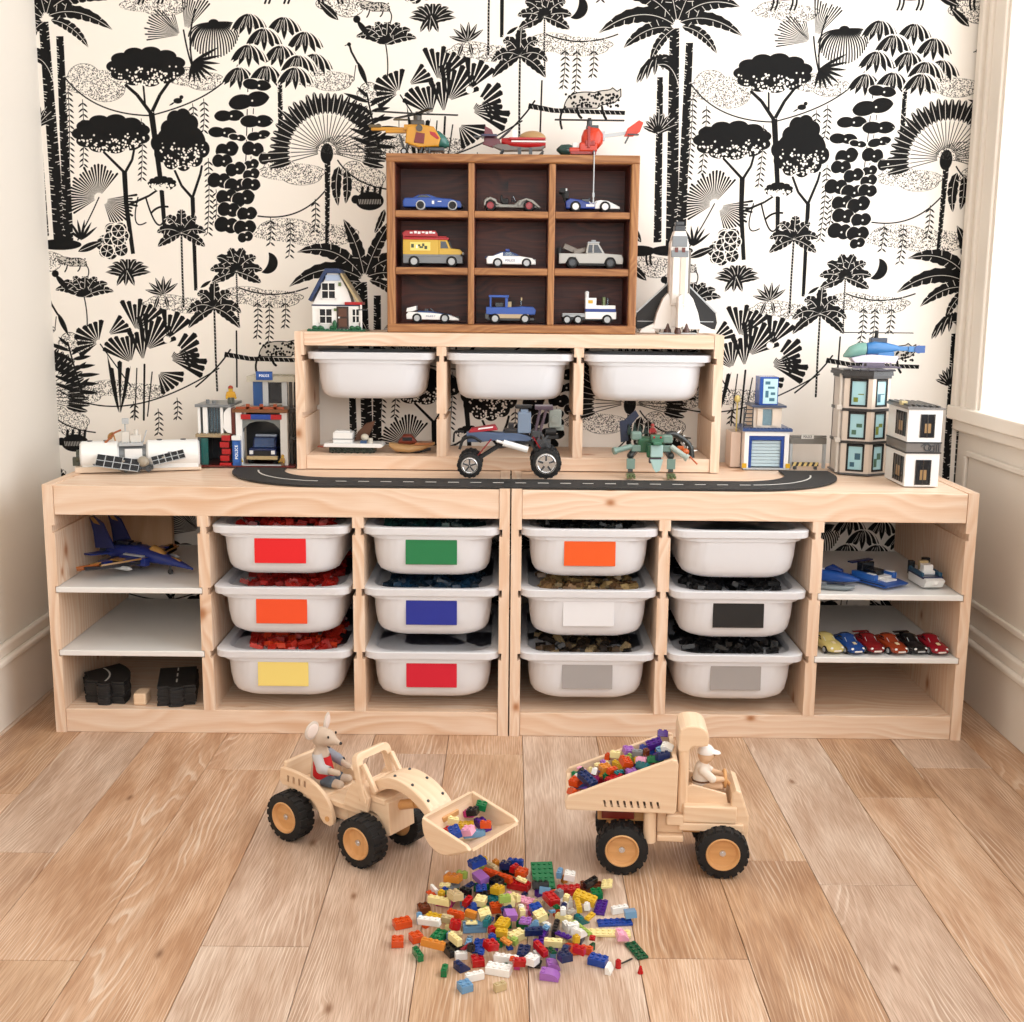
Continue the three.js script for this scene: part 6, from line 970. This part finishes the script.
// ---------- wooden front loader ----------
{
  const o = toy('toy_loader', 'wooden toy front loader carrying bricks in its bucket', 'toy loader', null, [-0.27, 0.0003, 0.487], R(-35.5)), w = M.maple;
  for (const x of [-80, 82]) for (const s of [1, -1]) chunkyWheel(o, x, s * 52, 41, 32);
  part('axle', [bar([-80, 41, -50], [-80, 41, 50], 6, 12), bar([82, 41, -50], [82, 41, 50], 6, 12)], M.mapleHub, o);
  part('chassis', [rbx(-112, 30, 50, 72, -30, 30, 3), rbx(20, 112, 52, 76, -28, 28, 3)], w, o);
  for (const s of [1, -1]) {     // rear fender plates with four slots each
    const slot = (x) => [[x, 109], [x + 7.5, 108], [x + 7.5, 94], [x, 95]];
    part('fender_plate', ext(shapeOf([[-106, 117], ...curvePts([[-100, 118], [-66, 116], [-36, 110], [-8, 94], [8, 74], [14, 56]], 20), [13, 47], [6, 42], [-8, 44], ...curvePts([[-16, 52], [-24, 68], [-42, 80], [-66, 86], [-102, 88]], 16), [-109, 94]]), 8, 1.4, s * 44, [slot(-92), slot(-79), slot(-66), slot(-53)]), w, o);
    part('fender_bolt', cyl(1, 54, s * 48.5, 4.5, 2, 'z', 14), M.mapleHub, o);
  }
  part('seat_back', [rbx(-108, -100, 84, 126, -40, 40, 3)], w, o); part('seat', [rbx(-100, -12, 72, 88, -40, 40, 3)], w, o);
  part('floor_plate', [rbx(-14, 66, 74, 84, -38, 38, 2)], w, o);
  // cab: side cheeks and the leaning hoop
  for (const s of [1, -1]) { part('cab_cheek', ext(shapeOf([[30, 84], [82, 84], [86, 108], [74, 128], [52, 130], [40, 112]]), 7, 1.4, s * 38), w, o); part('cab_bolt', cyl(74, 104, s * 42, 5.5, 3, 'z', 14), M.mapleHub, o); }
  const hoop = new THREE.Shape(); hoop.moveTo(-44, 0); hoop.lineTo(-42, 62); hoop.quadraticCurveTo(-42, 80, -26, 80); hoop.lineTo(26, 80); hoop.quadraticCurveTo(42, 80, 42, 62); hoop.lineTo(44, 0); hoop.closePath();
  const hole = [[-33, 30], [-32, 60], [-30, 67], [-24, 70], [24, 70], [30, 67], [32, 60], [33, 30]];
  part('cab_hoop', mv(mv(ext(hoop, 12, 2, 0, [hole]), 0, 0, 0, 0, PI / 2, 0), 76, 98, 0, 0, 0, R(17)), w, o);
  each('hoop_stay', [mv(rb(0, 0, 0, 8, 50, 8, 2), 82, 140, 34, 0, 0, R(34)), mv(rb(0, 0, 0, 8, 50, 8, 2), 82, 140, -34, 0, 0, R(34))], w, o);
  part('steering_wheel', [tor(34, 118, 0, 13, 3, 'x', 20), bar([34, 118, 0], [56, 92, 0], 3)], M.mapleHub, o);
  // front bonnet over the wheels
  part('bonnet', ext(shapeOf([[34, 84], ...curvePts([[38, 98], [60, 106], [90, 108], [104, 108]], 10), [118, 104], [122, 52], [112, 46], ...curvePts([[108, 62], [96, 78], [80, 82], [62, 78]], 10), [50, 66], [36, 62]]), 60, 1.6, 0), w, o);
  part('bonnet_top', [rbx(44, 112, 100, 110, -32, 32, 2)], w, o);
  part('ram', [bar([104, 88, 0], [150, 104, 0], 8, 14), bar([146, 103, 0], [204, 96, 0], 5, 12)], M.mapleHub, o);
  // boom
  part('boom', ext(shapeOf([...curvePts([[70, 116], [92, 138], [122, 148], [158, 142], [190, 124], [212, 100]], 22), [204, 90], ...curvePts([[184, 108], [156, 124], [126, 129], [100, 121], [80, 104]], 18)]), 54, 2, 0), w, o);
  for (const [x, y] of [[122, 148.5], [158, 142.5], [190, 124.5]]) part('boom_pin', [sph(x, y, 18, 2.6, 2.6, 2.6, 8), sph(x, y, -18, 2.6, 2.6, 2.6, 8)], M.darkGrey, o);
  part('bucket_bracket', [rbx(198, 222, 84, 106, -20, 20, 2)], M.mapleHub, o);
  // bucket
  const side = [[216, 120], ...curvePts([[215, 112], [219, 94], [230, 80], [248, 72], [264, 73]], 14), [306, 92], [300, 98]];
  for (const s of [1, -1]) part('bucket_side', ext(shapeOf(side), 7, 1.4, s * 61), w, o);
  const shell = [...curvePts([[213, 120], [212, 110], [216, 93], [228, 78], [248, 69], [266, 70]], 16), [309, 90], [307, 94], ...curvePts([[266, 76], [249, 76], [233, 84], [222, 97], [218, 110], [219, 120]], 16)];
  part('bucket_scoop', ext(shapeOf(shell), 116, 0.8, 0), w, o);
}
{ // cloth mouse on the loader
  const a = R(-35.5), at = (x, z) => [-0.27 + (x * Math.cos(a) + z * Math.sin(a)) / 1000, 0.0003 + 0.0885, 0.487 + (-x * Math.sin(a) + z * Math.cos(a)) / 1000];
  const o = toy('toy_mouse', 'cloth toy mouse in a red bib driving the wooden loader', 'toy mouse', null, at(-52, 4), R(-22));
  part('mouse_body', soft([[[0, 14, 0], [-2, 50, 0], 20, 14], [[-2, 50, 0], [0, 68, 0], 10, 9], [[0, 82, 0], [10, 82, 0], 17, 14], [[10, 82, 0], [31, 76, 0], 12, 5], [[-2, 52, 13], [14, 36, 25], 7, 6], [[14, 36, 25], [40, 30, 17], 6, 5], [[-2, 52, -13], [14, 36, -25], 7, 6], [[14, 36, -25], [40, 30, -17], 6, 5], [[6, 9, 10], [42, 9, 14], 9, 7], [[6, 9, -10], [42, 9, -14], 9, 7]], [-40, -14, -60], 120, 64, 5), std(0xc9b4a0, 0.95), o);
  for (const s of [1, -1]) { const e = part('ear', mv(sph(0, 0, 0, 3, 16, 17, 16), -4, 100, s * 24, s * 0.4, s * -0.25, 0), std(0xcdbfb2, 0.95), o); part('ear_lining', mv(sph(0, 0, 0, 2.4, 12, 13, 14), -2.4, 100, s * 24.4, s * 0.4, s * -0.25, 0), std(0xe2d2c8, 0.95), e); }
  part('nose', sph(36, 75.5, 0, 3.2, 2.8, 2.8, 10), M.black, o); part('eye', [sph(20, 88, 12.4, 2, 2.4, 1.6, 8)], M.black, o); part('eye', [sph(20, 88, -12.4, 2, 2.4, 1.6, 8)], M.black, o);
  part('red_bib', soft([[[3, 20, 2], [1, 48, 2], 19, 14.6]], [-30, -10, -32], 64, 40, 3), std(0xc0161c, 0.8), o);
  const fl = dataTex(64, 64, (x, y) => { const n = noise2(x * 0.16, y * 0.16); return n > 0.25 ? [70, 74, 92] : n < -0.35 ? [172, 150, 150] : [228, 222, 216]; }); fl.repeat.set(3, 3);
  part('floral_sleeve', soft([[[-1, 53, 14], [14, 37, 26], 8.6, 8], [[14, 37, 26], [26, 34, 22], 8, 7.6]], [-20, 10, 0], 50, 40, 3), std(0xffffff, 0.95, 0, { map: fl }), o); part('floral_sleeve', soft([[[-1, 53, -14], [14, 37, -26], 8.6, 8], [[14, 37, -26], [26, 34, -22], 8, 7.6]], [-20, 10, -50], 50, 40, 3), std(0x8f929c, 0.95), o);
  part('trousers', soft([[[4, 8.5, 9], [24, 8.6, 12], 10.6, 10], [[4, 8.5, -9], [24, 8.6, -12], 10.6, 10]], [-16, -20, -32], 64, 40, 3).translate(0, 1.5, 0), std(0x59636f, 0.95), o);
}
// ---------- wooden dump truck ----------
{
  const o = toy('toy_dump_truck', 'wooden toy dump truck loaded with bricks', 'toy truck', null, [0.262, 0.0003, 0.548], R(-3.6)), w = M.maple;
  for (const x of [-79, 79]) for (const s of [1, -1]) chunkyWheel(o, x, s * 48, 41, 32);
  part('axle', [bar([-79, 41, -46], [-79, 41, 46], 6, 12), bar([79, 41, -46], [79, 41, 46], 6, 12)], M.mapleHub, o);
  part('chassis', [rbx(-118, 20, 74, 96, -24, 24, 2), rbx(-30, 112, 60, 78, -28, 28, 2)], M.mapleHub, o); part('bed_rail', [rbx(-140, 0, 96, 104, -40, 40, 2)], w, o); part('tipping_hinge', [rbx(-112, -60, 82, 98, 30, 36, 1.5)], pl(0x8a2c1c), o);
  // tipping bed
  const slots = Array.from({ length: 9 }, (_, i) => [[-113 + i * 10.4, 126], [-106 + i * 10.4, 126], [-103 + i * 10.4, 112], [-110 + i * 10.4, 112]]);
  for (const s of [1, -1]) part('bed_side', ext(shapeOf([[-168, 106], [-171, 120], [-166, 128], [-6, 195], [3, 193], [5, 186], [4, 110], [0, 105]]), 8, 1.8, s * 58, slots), w, o);
  part('bed_floor', [rbx(-166, 2, 105, 112, -54, 54, 1.5)], w, o); part('bed_front', [rbx(-4, 4, 106, 191, -54, 54, 2)], w, o); part('bed_tail', [rbx(-170, -163, 106, 121, -54, 54, 1.5)], w, o);
  // cab
  part('cab_back', [rbx(8, 24, 82, 222, -34, 34, 5)], w, o);
  part('cab_roof', ext(shapeOf([[6, 200], [6, 222], ...curvePts([[8, 234], [18, 240], [38, 240], [50, 232], [54, 220]], 14), [52, 208], [44, 206], [30, 206], ...curvePts([[26, 204], [22, 196]], 4), [8, 196]]), 70, 3, 0), w, o);
  part('cab_deck', [rbx(10, 112, 70, 84, -46, 46, 3)], w, o); part('side_box', [rbx(16, 100, 84, 112, 24, 46, 3)], w, o); part('side_box', [rbx(16, 100, 84, 112, -46, -24, 3)], w, o);
  part('seat', [rbx(24, 70, 84, 124, -26, 26, 4)], w, o); part('cheek', [ext(shapeOf([[22, 100], [22, 138], [30, 142], [84, 128], [90, 100]]), 6, 1.2, 28)], w, o); part('cheek', [ext(shapeOf([[22, 100], [22, 138], [30, 142], [84, 128], [90, 100]]), 6, 1.2, -28)], w, o);
  part('front_cowl', ext(shapeOf([[90, 84], [92, 132], [98, 140], [106, 136], [120, 96], [120, 70], [112, 62], [100, 64]]), 84, 3, 0), w, o);
  part('bumper', [rbx(110, 120, 52, 72, -40, 40, 4)], w, o);
  part('fuel_tank', [cyl(-36, 82, 48, 10, 60, 'y', 20), cyl(-36, 112.5, 48, 8, 3, 'y', 20)], w, o); part('step', [rbx(-24, 18, 52, 62, 28, 48, 2), rbx(-24, 18, 62, 96, 28, 36, 2), rbx(-10, 18, 78, 96, 32, 46, 3)], w, o); part('step', [rbx(-24, 18, 52, 62, -48, -28, 2), rbx(-24, 18, 62, 96, -36, -28, 2)], w, o);
  part('steering_wheel', [tor(84, 142, 0, 13, 3, 'x', 20), bar([84, 142, 0], [96, 128, 0], 3)], M.mapleHub, o);
}
{ // doll driver
  const a = R(-3.6), x0 = 48, o = toy('toy_doll', 'pale doll driver with white cap in the dump truck cab', 'toy doll', null, [0.262 + x0 * Math.cos(a) / 1000, 0.0003 + 0.1245, 0.548 - x0 * Math.sin(a) / 1000], a);
  part('doll_body', soft([[[0, 12, 0], [0, 34, 0], 14, 11], [[0, 34, 0], [3, 44, 0], 7, 6], [[5, 56, 0], [7, 58, 0], 13, 12.4], [[17, 55, 0], [18.5, 54.6, 0], 3, 2.6], [[0, 34, 12], [16, 22, 18], 6, 5], [[16, 22, 18], [36, 20, 10], 5, 4], [[0, 34, -12], [16, 22, -18], 6, 5], [[16, 22, -18], [36, 20, -10], 5, 4], [[4, 8, 8], [28, 8, 10], 7.4, 6]], [-24, -8, -40], 80, 64, 3), std(0xe0bb98, 0.8), o);
  part('white_cap', [new THREE.SphereGeometry(14, 20, 10, 0, 2 * PI, 0, PI * 0.5).translate(5, 60, 0), mv(sph(0, 0, 0, 12, 2, 11, 14), 17, 61.5, 0, 0, 0, R(-8))], std(0xf1ece6, 0.85), o);
  part('shirt', soft([[[0, 14, 0], [0, 34, 0], 15.4, 12.4], [[0, 34, 12.5], [15, 23, 18.5], 7.2, 6.4], [[0, 34, -12.5], [15, 23, -18.5], 7.2, 6.4]], [-24, -8, -34], 68, 56, 3), std(0xe9ddcf, 0.9), o);
  part('eye', [sph(18, 58, 5, 1.3, 1.6, 1.3, 8), sph(18, 58, -5, 1.3, 1.6, 1.3, 8)], M.black, o); part('belt', [tor(0, 15, 0, 15.4, 1.6, 'y', 22)], std(0x6a4a34, 0.8), o);
}
// ---------- loose toy bricks ----------
const PT = 8.6;                                             // stud pitch, mm
const brickGeo = {};
function brickShape(nx, nz, h, kind) {
  return brickGeo[[nx, nz, h, kind]] ??= (() => {
    const w = nx * PT - 0.3, d = nz * PT - 0.3, gs = [];
    if (kind === 'slope') gs.push(mv(new THREE.ExtrudeGeometry(shapeOf([[-w / 2, 0], [w / 2, 0], [w / 2, h * 0.25], [0, h], [-w / 2, h]]), { depth: d, bevelEnabled: false }), 0, 0, -d / 2));
    else if (kind === 'round') gs.push(cyl(0, h / 2, 0, w / 2, h, 'y', 16));
    else if (kind === 'cone') gs.push(cyl(0, h / 2, 0, w / 2, h, 'y', 14, w / 5));
    else if (kind === 'curve') gs.push(mv(new THREE.ExtrudeGeometry(shapeOf([[-w / 2, 0], [w / 2, 0], ...curvePts([[w / 2, h * 0.3], [w * 0.35, h * 0.75], [0, h], [-w / 2, h]], 8)]), { depth: d, bevelEnabled: false }), 0, 0, -d / 2));
    else gs.push(mv(new RoundedBoxGeometry(w, h, d, 1, 0.5), 0, h / 2, 0));
    for (let i = 0; i < nx; i++) for (let k = 0; k < nz; k++) {
      if ((kind === 'slope' || kind === 'curve') && i > (nx - 1) / 2 - 0.1) continue; if (kind === 'cone') continue; if (kind === 'tile') continue;
      gs.push(cyl((i - (nx - 1) / 2) * PT, h + 0.9, (k - (nz - 1) / 2) * PT, 2.6, 1.8, 'y', 10));
    }
    const g = merged(gs, false); g.scale(0.001, 0.001, 0.001); return g;
  })();
}
const COL = { red: 0xd01a1e, crimson: 0xa81530, orange: 0xf0581c, 'light orange': 0xf59b3a, yellow: 0xf6c531, cream: 0xf3e3a4, white: 0xf3f1ec, tan: 0xe3cb9a, brown: 0x7a3a1e, black: 0x1c1c1e, grey: 0x9aa0a3, blue: 0x2450b4, navy: 0x1d2f63, 'light blue': 0x7fb2dc, teal: 0x1f7f86, green: 0x15834a, 'dark green': 0x0f5c3a, lime: 0xb6d264, purple: 0x5a2a9c, lilac: 0xb978d2, pink: 0xf0a9c4, magenta: 0xd83c8e };
const bricks = [];                                          // everything placed, for labels
const BH = 10.2, PH3 = 3.5;
// rectangle overlap test in the plane
function hit(a, b, gap = 0.0004) {
  const ax = (o) => [[Math.cos(o.r), -Math.sin(o.r)], [Math.sin(o.r), Math.cos(o.r)]], A = ax(a), B = ax(b), dx = b.x - a.x, dz = b.z - a.z;
  for (const [ux, uz] of [...A, ...B]) { const pr = (o, X) => o.w / 2 * Math.abs(X[0][0] * ux + X[0][1] * uz) + o.d / 2 * Math.abs(X[1][0] * ux + X[1][1] * uz); if (Math.abs(dx * ux + dz * uz) > pr(a, A) + pr(b, B) + gap) return false; }
  return true;
}
function tryPlace(list, col, nx, nz, flat, kind, x, z, r, maxY, base = () => 0) {
  const h = (flat ? PH3 : BH) / 1000, o = { x, z, r, w: nx * PT / 1000, d: nz * PT / 1000, col, nx, nz, flat, kind, h: h + 0.0018 };
  let y = base(x, z), n = 0; for (const q of list) if (hit(o, q)) { if (q.keep && !o.keep && list.done) return false; y = Math.max(y, q.y + q.h); n++; }
  if (y > (maxY.call ? maxY(x) : maxY)) return false;
  o.y = y; o.on = n; list.push(o); return true;
}
const WHERE = [];
function emit(list, frame, place, group, wobble) {
  for (const q of list) {
    const m = new THREE.Mesh(brickShape(q.nx, q.nz, q.flat ? PH3 : BH, q.kind), pl(COL[q.col], 0.22));
    m.name = numbered(q.flat ? 'toy_plate' : 'toy_brick'); m.castShadow = m.receiveShadow = true;
    m.position.set(q.x, q.y + 0.0003, q.z); m.rotation.y = q.r; if (q.on && wobble) { m.rotation.x = rr(-wobble, wobble); m.rotation.z = rr(-wobble, wobble); m.position.y += 0.001; } if (q.tilt) { m.rotation.order = 'YXZ'; m.rotation.x = q.tilt; m.position.y = q.lift; }
    m.applyMatrix4(frame); scene.add(m); q.m = m; q.place = place; q.group = group; bricks.push(q);
  }
}
{ // pile on the floor: the pieces that stand out first, then the smaller ones between them
  const pile = [], H = [['green', 4, 6, 1, 54, 636, 5], ['cream', 8, 2, 1, 142, 786, -3], ['dark green', 2, 5, 1, 180, 832, 20], ['white', 4, 2, 0, -12, 889, -16], ['white', 4, 1, 0, -2, 862, -14], ['blue', 6, 2, 1, 156, 756, 6], ['purple', 2, 5, 1, 139, 712, -12], ['purple', 4, 2, 0, 53, 826, 4], ['navy', 2, 3, 0, 22, 846, -8], ['blue', 3, 2, 0, 124, 864, -24], ['lilac', 3, 2, 0, 57, 900, -12, 'curve'], ['lilac', 2, 2, 0, 62, 876, 10, 'curve'], ['light blue', 2, 2, 0, -56, 930, 28], ['tan', 2, 1, 0, -10, 930, 30], ['white', 3, 1, 0, -44, 906, 22], ['green', 1, 2, 0, -85, 893, -6], ['orange', 3, 2, 0, -153, 769, 24], ['orange', 2, 2, 0, -155, 820, 4], ['orange', 2, 2, 0, -130, 808, 28], ['red', 4, 2, 0, 17, 652, -22], ['orange', 6, 1, 0, -16, 646, -32], ['pink', 6, 2, 1, 18, 688, -30], ['white', 4, 2, 0, 80, 703, 2], ['yellow', 4, 2, 0, 114, 714, -22], ['cream', 3, 2, 0, 12, 802, 40], ['yellow', 2, 3, 0, -8, 794, -18], ['light blue', 4, 2, 0, -48, 778, 6], ['black', 1, 4, 0, 69, 780, -10], ['black', 3, 3, 0, -75, 838, 30], ['black', 3, 2, 0, 1, 607, 20], ['pink', 2, 2, 0, 162, 806, 10, 'slope'], ['red', 1, 1, 0, 151, 873, 0, 'round'], ['red', 1, 1, 0, 180, 886, 0, 'cone'], ['red', 4, 2, 0, 92, 667, 3], ['brown', 4, 2, 0, 128, 655, -4], ['lime', 1, 5, 1, 106, 784, 32], ['orange', 2, 2, 0, -18, 722, 12], ['cream', 2, 3, 0, 0, 726, 8], ['blue', 3, 2, 0, -48, 627, 30], ['light blue', 1, 2, 0, -129, 755, 10], ['brown', 2, 2, 0, -125, 726, 20], ['cream', 4, 1, 0, -102, 727, -18], ['yellow', 3, 2, 0, -108, 756, -26], ['green', 1, 3, 0, -124, 852, 24], ['light orange', 4, 1, 0, -104, 848, -12], ['navy', 2, 2, 0, -62, 880, 36, 'slope'], ['red', 2, 2, 0, -41, 868, 12], ['red', 2, 2, 0, -24, 850, 30], ['blue', 2, 4, 1, -40, 824, -6], ['green', 2, 2, 0, -18, 820, 26], ['red', 2, 1, 0, 15, 891, 8], ['navy', 2, 2, 0, 78, 878, 22], ['red', 2, 1, 0, 97, 880, -30], ['light blue', 2, 2, 0, 104, 872, 16], ['white', 1, 2, 0, 138, 884, -20, 'slope'], ['white', 3, 1, 0, 166, 724, 18], ['green', 2, 2, 0, 134, 688, 8], ['cream', 2, 3, 1, 152, 664, -8], ['brown', 4, 1, 0, -33, 684, 6], ['magenta', 3, 2, 0, -94, 704, -14], ['tan', 2, 3, 0, -78, 734, 26], ['grey', 1, 4, 0, -86, 662, -30], ['magenta', 2, 2, 0, -68, 618, 14], ['yellow', 2, 1, 0, -42, 572, 20], ['teal', 2, 2, 0, 108, 752, 30, 'slope'], ['orange', 2, 2, 0, 90, 836, 12], ['orange', 2, 1, 0, 110, 838, -20], ['tan', 4, 1, 0, 84, 812, -34], ['cream', 3, 1, 0, 82, 752, -28], ['magenta', 2, 2, 0, 37, 728, 14], ['light blue', 1, 2, 0, 62, 848, 4], ['lime', 2, 1, 0, -5, 742, 18], ['green', 2, 3, 0, -98, 806, -24], ['light blue', 2, 1, 0, -78, 806, -30], ['light blue', 2, 2, 0, 180, 748, 4, 'tile'], ['white', 1, 1, 0, -95, 622, 0, 'round'], ['lime', 3, 1, 0, -33, 600, -20], ['white', 3, 1, 0, -30, 616, -30], ['red', 1, 2, 0, -56, 644, 12], ['white', 4, 1, 0, -112, 786, -20], ['red', 2, 2, 0, -76, 796, 8, 'round'], ['lime', 2, 2, 0, -30, 636, 16], ['green', 3, 1, 0, -40, 662, -8]];
  H.forEach(([c, nx, nz, f, x, z, deg, kind], i) => { if (tryPlace(pile, c, nx, nz, f, kind, x / 1000, z / 1000, R(deg), 0.03) && (f || i < 16 || i % 3 === 0)) pile[pile.length - 1].keep = true; }); pile.done = true; pile[0].tilt = 0.42; pile[0].lift = 0.0125; pile[0].y = 0.02;
  const names = Object.keys(COL), wts = { red: 3, orange: 2, yellow: 2, white: 4, blue: 3, 'light blue': 3, green: 3, black: 2, cream: 3, tan: 2, navy: 2, brown: 1 }, bag = names.flatMap((n) => Array(wts[n] ?? 1).fill(n));
  let guard = 0; while (pile.length < 215 && guard++ < 4000) {
    const a = rr(0, 2 * PI), q = Math.sqrt(rnd()), x = 0.012 + 0.135 * q * Math.cos(a), z = 0.74 + 0.14 * q * Math.sin(a), s = pick([[1, 2], [2, 2], [2, 1], [1, 1], [2, 3], [3, 1], [2, 4], [1, 3], [2, 2]]);
    tryPlace(pile, pick(bag), s[0], s[1], rnd() < 0.3, rnd() < 0.12 ? 'slope' : rnd() < 0.05 ? 'tile' : undefined, x, z, rr(0, PI), 0.0135);
  }
  emit(pile, new THREE.Matrix4(), 'on the floor', 'toy bricks heaped on the floor', 0.2);
  single('toy_stick', 'thin black toy stick beside the round red brick', 'toy stick', bar([0.156, 0.006, 0.872], [0.172, 0.0015, 0.852], 0.0012, 8), M.black);
}
{ // load in the dump truck bed: positions in the truck's own frame
  const fr = new THREE.Matrix4().makeRotationY(R(-3.6)).setPosition(0.262, 0.0003, 0.548);
  const deepG = [], cc = new THREE.Color(), bag = ['navy', 'brown', 'purple', 'crimson', 'black', 'blue', 'orange'];
  for (let i = 0; i < 150; i++) { const x = rr(-0.148, -0.018), top = 0.112 + (x + 0.167) * 0.416, g = new THREE.BoxGeometry(0.0172, 0.0096, 0.0172).toNonIndexed(); mv(g, x, rr(0.1195, Math.max(0.121, top - 0.006)), rr(-0.041, 0.041), rr(-0.3, 0.3), rr(0, 3), rr(-0.3, 0.3)); cc.set(COL[pick(bag)]); const a = new Float32Array(g.attributes.position.count * 3); for (let k = 0; k < a.length; k += 3) { a[k] = cc.r; a[k + 1] = cc.g; a[k + 2] = cc.b; } g.setAttribute('color', new THREE.BufferAttribute(a, 3)); deepG.push(g); }
  const deep = new THREE.Mesh(mergeGeometries(deepG), cache.fill); deep.name = 'buried_toy_bricks'; deep.castShadow = deep.receiveShadow = true; deep.userData = { label: 'toy bricks buried deep in the dump truck bed', category: 'toy bricks', kind: 'stuff' }; deep.applyMatrix4(fr); scene.add(deep);
  const list = [], rim = (x) => 0.128 + (x + 0.167) * 0.416, base = (x) => rim(x) - 0.014;
  const H = [['orange', 2, 3, 0, -158, 38, 20], ['orange', 2, 2, 0, -154, 20, -30], ['navy', 2, 4, 0, -136, 36, 35], ['yellow', 2, 4, 0, -116, 30, -35], ['purple', 2, 3, 0, -150, -2, 40], ['magenta', 2, 2, 0, -128, 6, 10], ['red', 3, 2, 0, -92, 42, 30], ['lilac', 2, 2, 0, -66, 42, 12], ['yellow', 4, 1, 0, -84, -4, -60], ['orange', 2, 3, 0, -76, 8, 15], ['light orange', 2, 2, 0, -82, 24, 30], ['pink', 2, 4, 0, -46, 12, -24], ['green', 2, 3, 0, -28, 22, -30], ['blue', 2, 3, 0, -40, -32, 20], ['purple', 3, 2, 0, -26, -30, 10], ['light blue', 2, 2, 0, -14, -6, 25], ['white', 2, 2, 0, -8, 10, -15, 'slope'], ['crimson', 3, 2, 0, -56, -40, 15], ['cream', 3, 1, 0, -112, -34, 25], ['tan', 2, 2, 0, -98, -20, -20], ['lime', 2, 2, 0, -66, -18, 30], ['brown', 2, 3, 0, -56, 26, -25], ['cream', 2, 2, 0, -40, 42, 12], ['navy', 3, 1, 0, -18, 36, 40], ['black', 2, 3, 0, -134, -28, -15], ['navy', 2, 2, 0, -108, 44, 12], ['purple', 2, 1, 0, -14, -44, 5]];
  for (const [c, nx, nz, f, x, z, deg, kind] of H) tryPlace(list, c, nx, nz, f, kind, x / 1000, z / 1000, R(deg), (x) => rim(x) + 0.002, base);
  const names = Object.keys(COL); let guard = 0; while (list.length < 52 && guard++ < 800) tryPlace(list, pick(names), pick([1, 2]), pick([1, 2, 2, 3]), rnd() < 0.2, undefined, rr(-0.15, -0.016), rr(-0.042, 0.042), rr(0, 3), (x) => rim(x) - 0.003, base);
  for (const q of list) q.on = 1;
  emit(list, fr, 'in the dump truck', 'toy bricks loaded in the dump truck', 0.42);
}
{ // load in the loader bucket
  const fr = new THREE.Matrix4().makeRotationY(R(-35.5)).setPosition(-0.27, 0.0003, 0.487), list = [], base = (x) => 0.0775 + Math.max(0, x - 0.262) * 0.46 + Math.max(0, 0.246 - x) * 0.7;
  for (const [c, nx, nz, x, z, deg] of [['red', 2, 4, 238, 34, 8], ['blue', 2, 3, 262, 40, 50], ['yellow', 2, 4, 240, -6, -50], ['purple', 2, 4, 256, -36, 60], ['light blue', 4, 1, 268, 2, 50], ['magenta', 2, 2, 232, -36, 10], ['green', 2, 2, 244, -46, 30], ['pink', 2, 2, 272, 20, 14], ['crimson', 1, 2, 256, 18, 50], ['orange', 2, 1, 280, -12, 30], ['black', 2, 2, 248, -22, 20], ['cream', 2, 1, 234, 12, 30], ['blue', 2, 4, 250, 24, -20], ['red', 2, 2, 246, 44, 30], ['purple', 2, 3, 262, -24, 20], ['light blue', 2, 2, 244, -34, 10], ['pink', 3, 1, 268, -32, 50], ['yellow', 2, 2, 240, 20, 25]]) tryPlace(list, c, nx, nz, 0, undefined, x / 1000, z / 1000, R(deg), 0.106, base);
  emit(list, fr, 'in the loader bucket', 'toy bricks in the loader bucket', 0.25);
}
{ // labels: colour and rank from the left among the same colour at the same place
  const ord = ['first', 'second', 'third', 'fourth', 'fifth', 'sixth', 'seventh', 'eighth', 'ninth', 'tenth', 'eleventh', 'twelfth', 'thirteenth', 'fourteenth', 'fifteenth', 'sixteenth', 'seventeenth', 'eighteenth', 'nineteenth', 'twentieth', 'twenty-first', 'twenty-second', 'twenty-third', 'twenty-fourth', 'twenty-fifth'];
  const by = {}; for (const q of bricks) { const p = q.m.position.clone().project((camera.updateMatrixWorld(), camera)); q.px = p.x; (by[q.col + '|' + q.place] ??= []).push(q); }
  for (const k in by) { const L = by[k].sort((a, b) => a.px - b.px); L.forEach((q, i) => {
    const kind = q.kind === 'slope' ? 'sloped toy brick' : q.kind === 'round' ? 'round toy brick' : q.kind === 'cone' ? 'toy cone' : q.kind === 'curve' ? 'curved toy brick' : q.flat ? 'flat toy plate' : 'toy brick';
    const size = Math.max(q.nx, q.nz) >= 4 ? 'long ' : '';
    q.m.userData = { label: L.length === 1 ? 'the only ' + q.col + ' ' + kind + ' ' + q.place : size + q.col + ' ' + kind + ', ' + ord[i] + ' from left of ' + q.col + ' ones ' + q.place, category: q.flat ? 'toy plate' : 'toy brick', group: q.group };
  }); }
}
renderer.render(scene, camera);
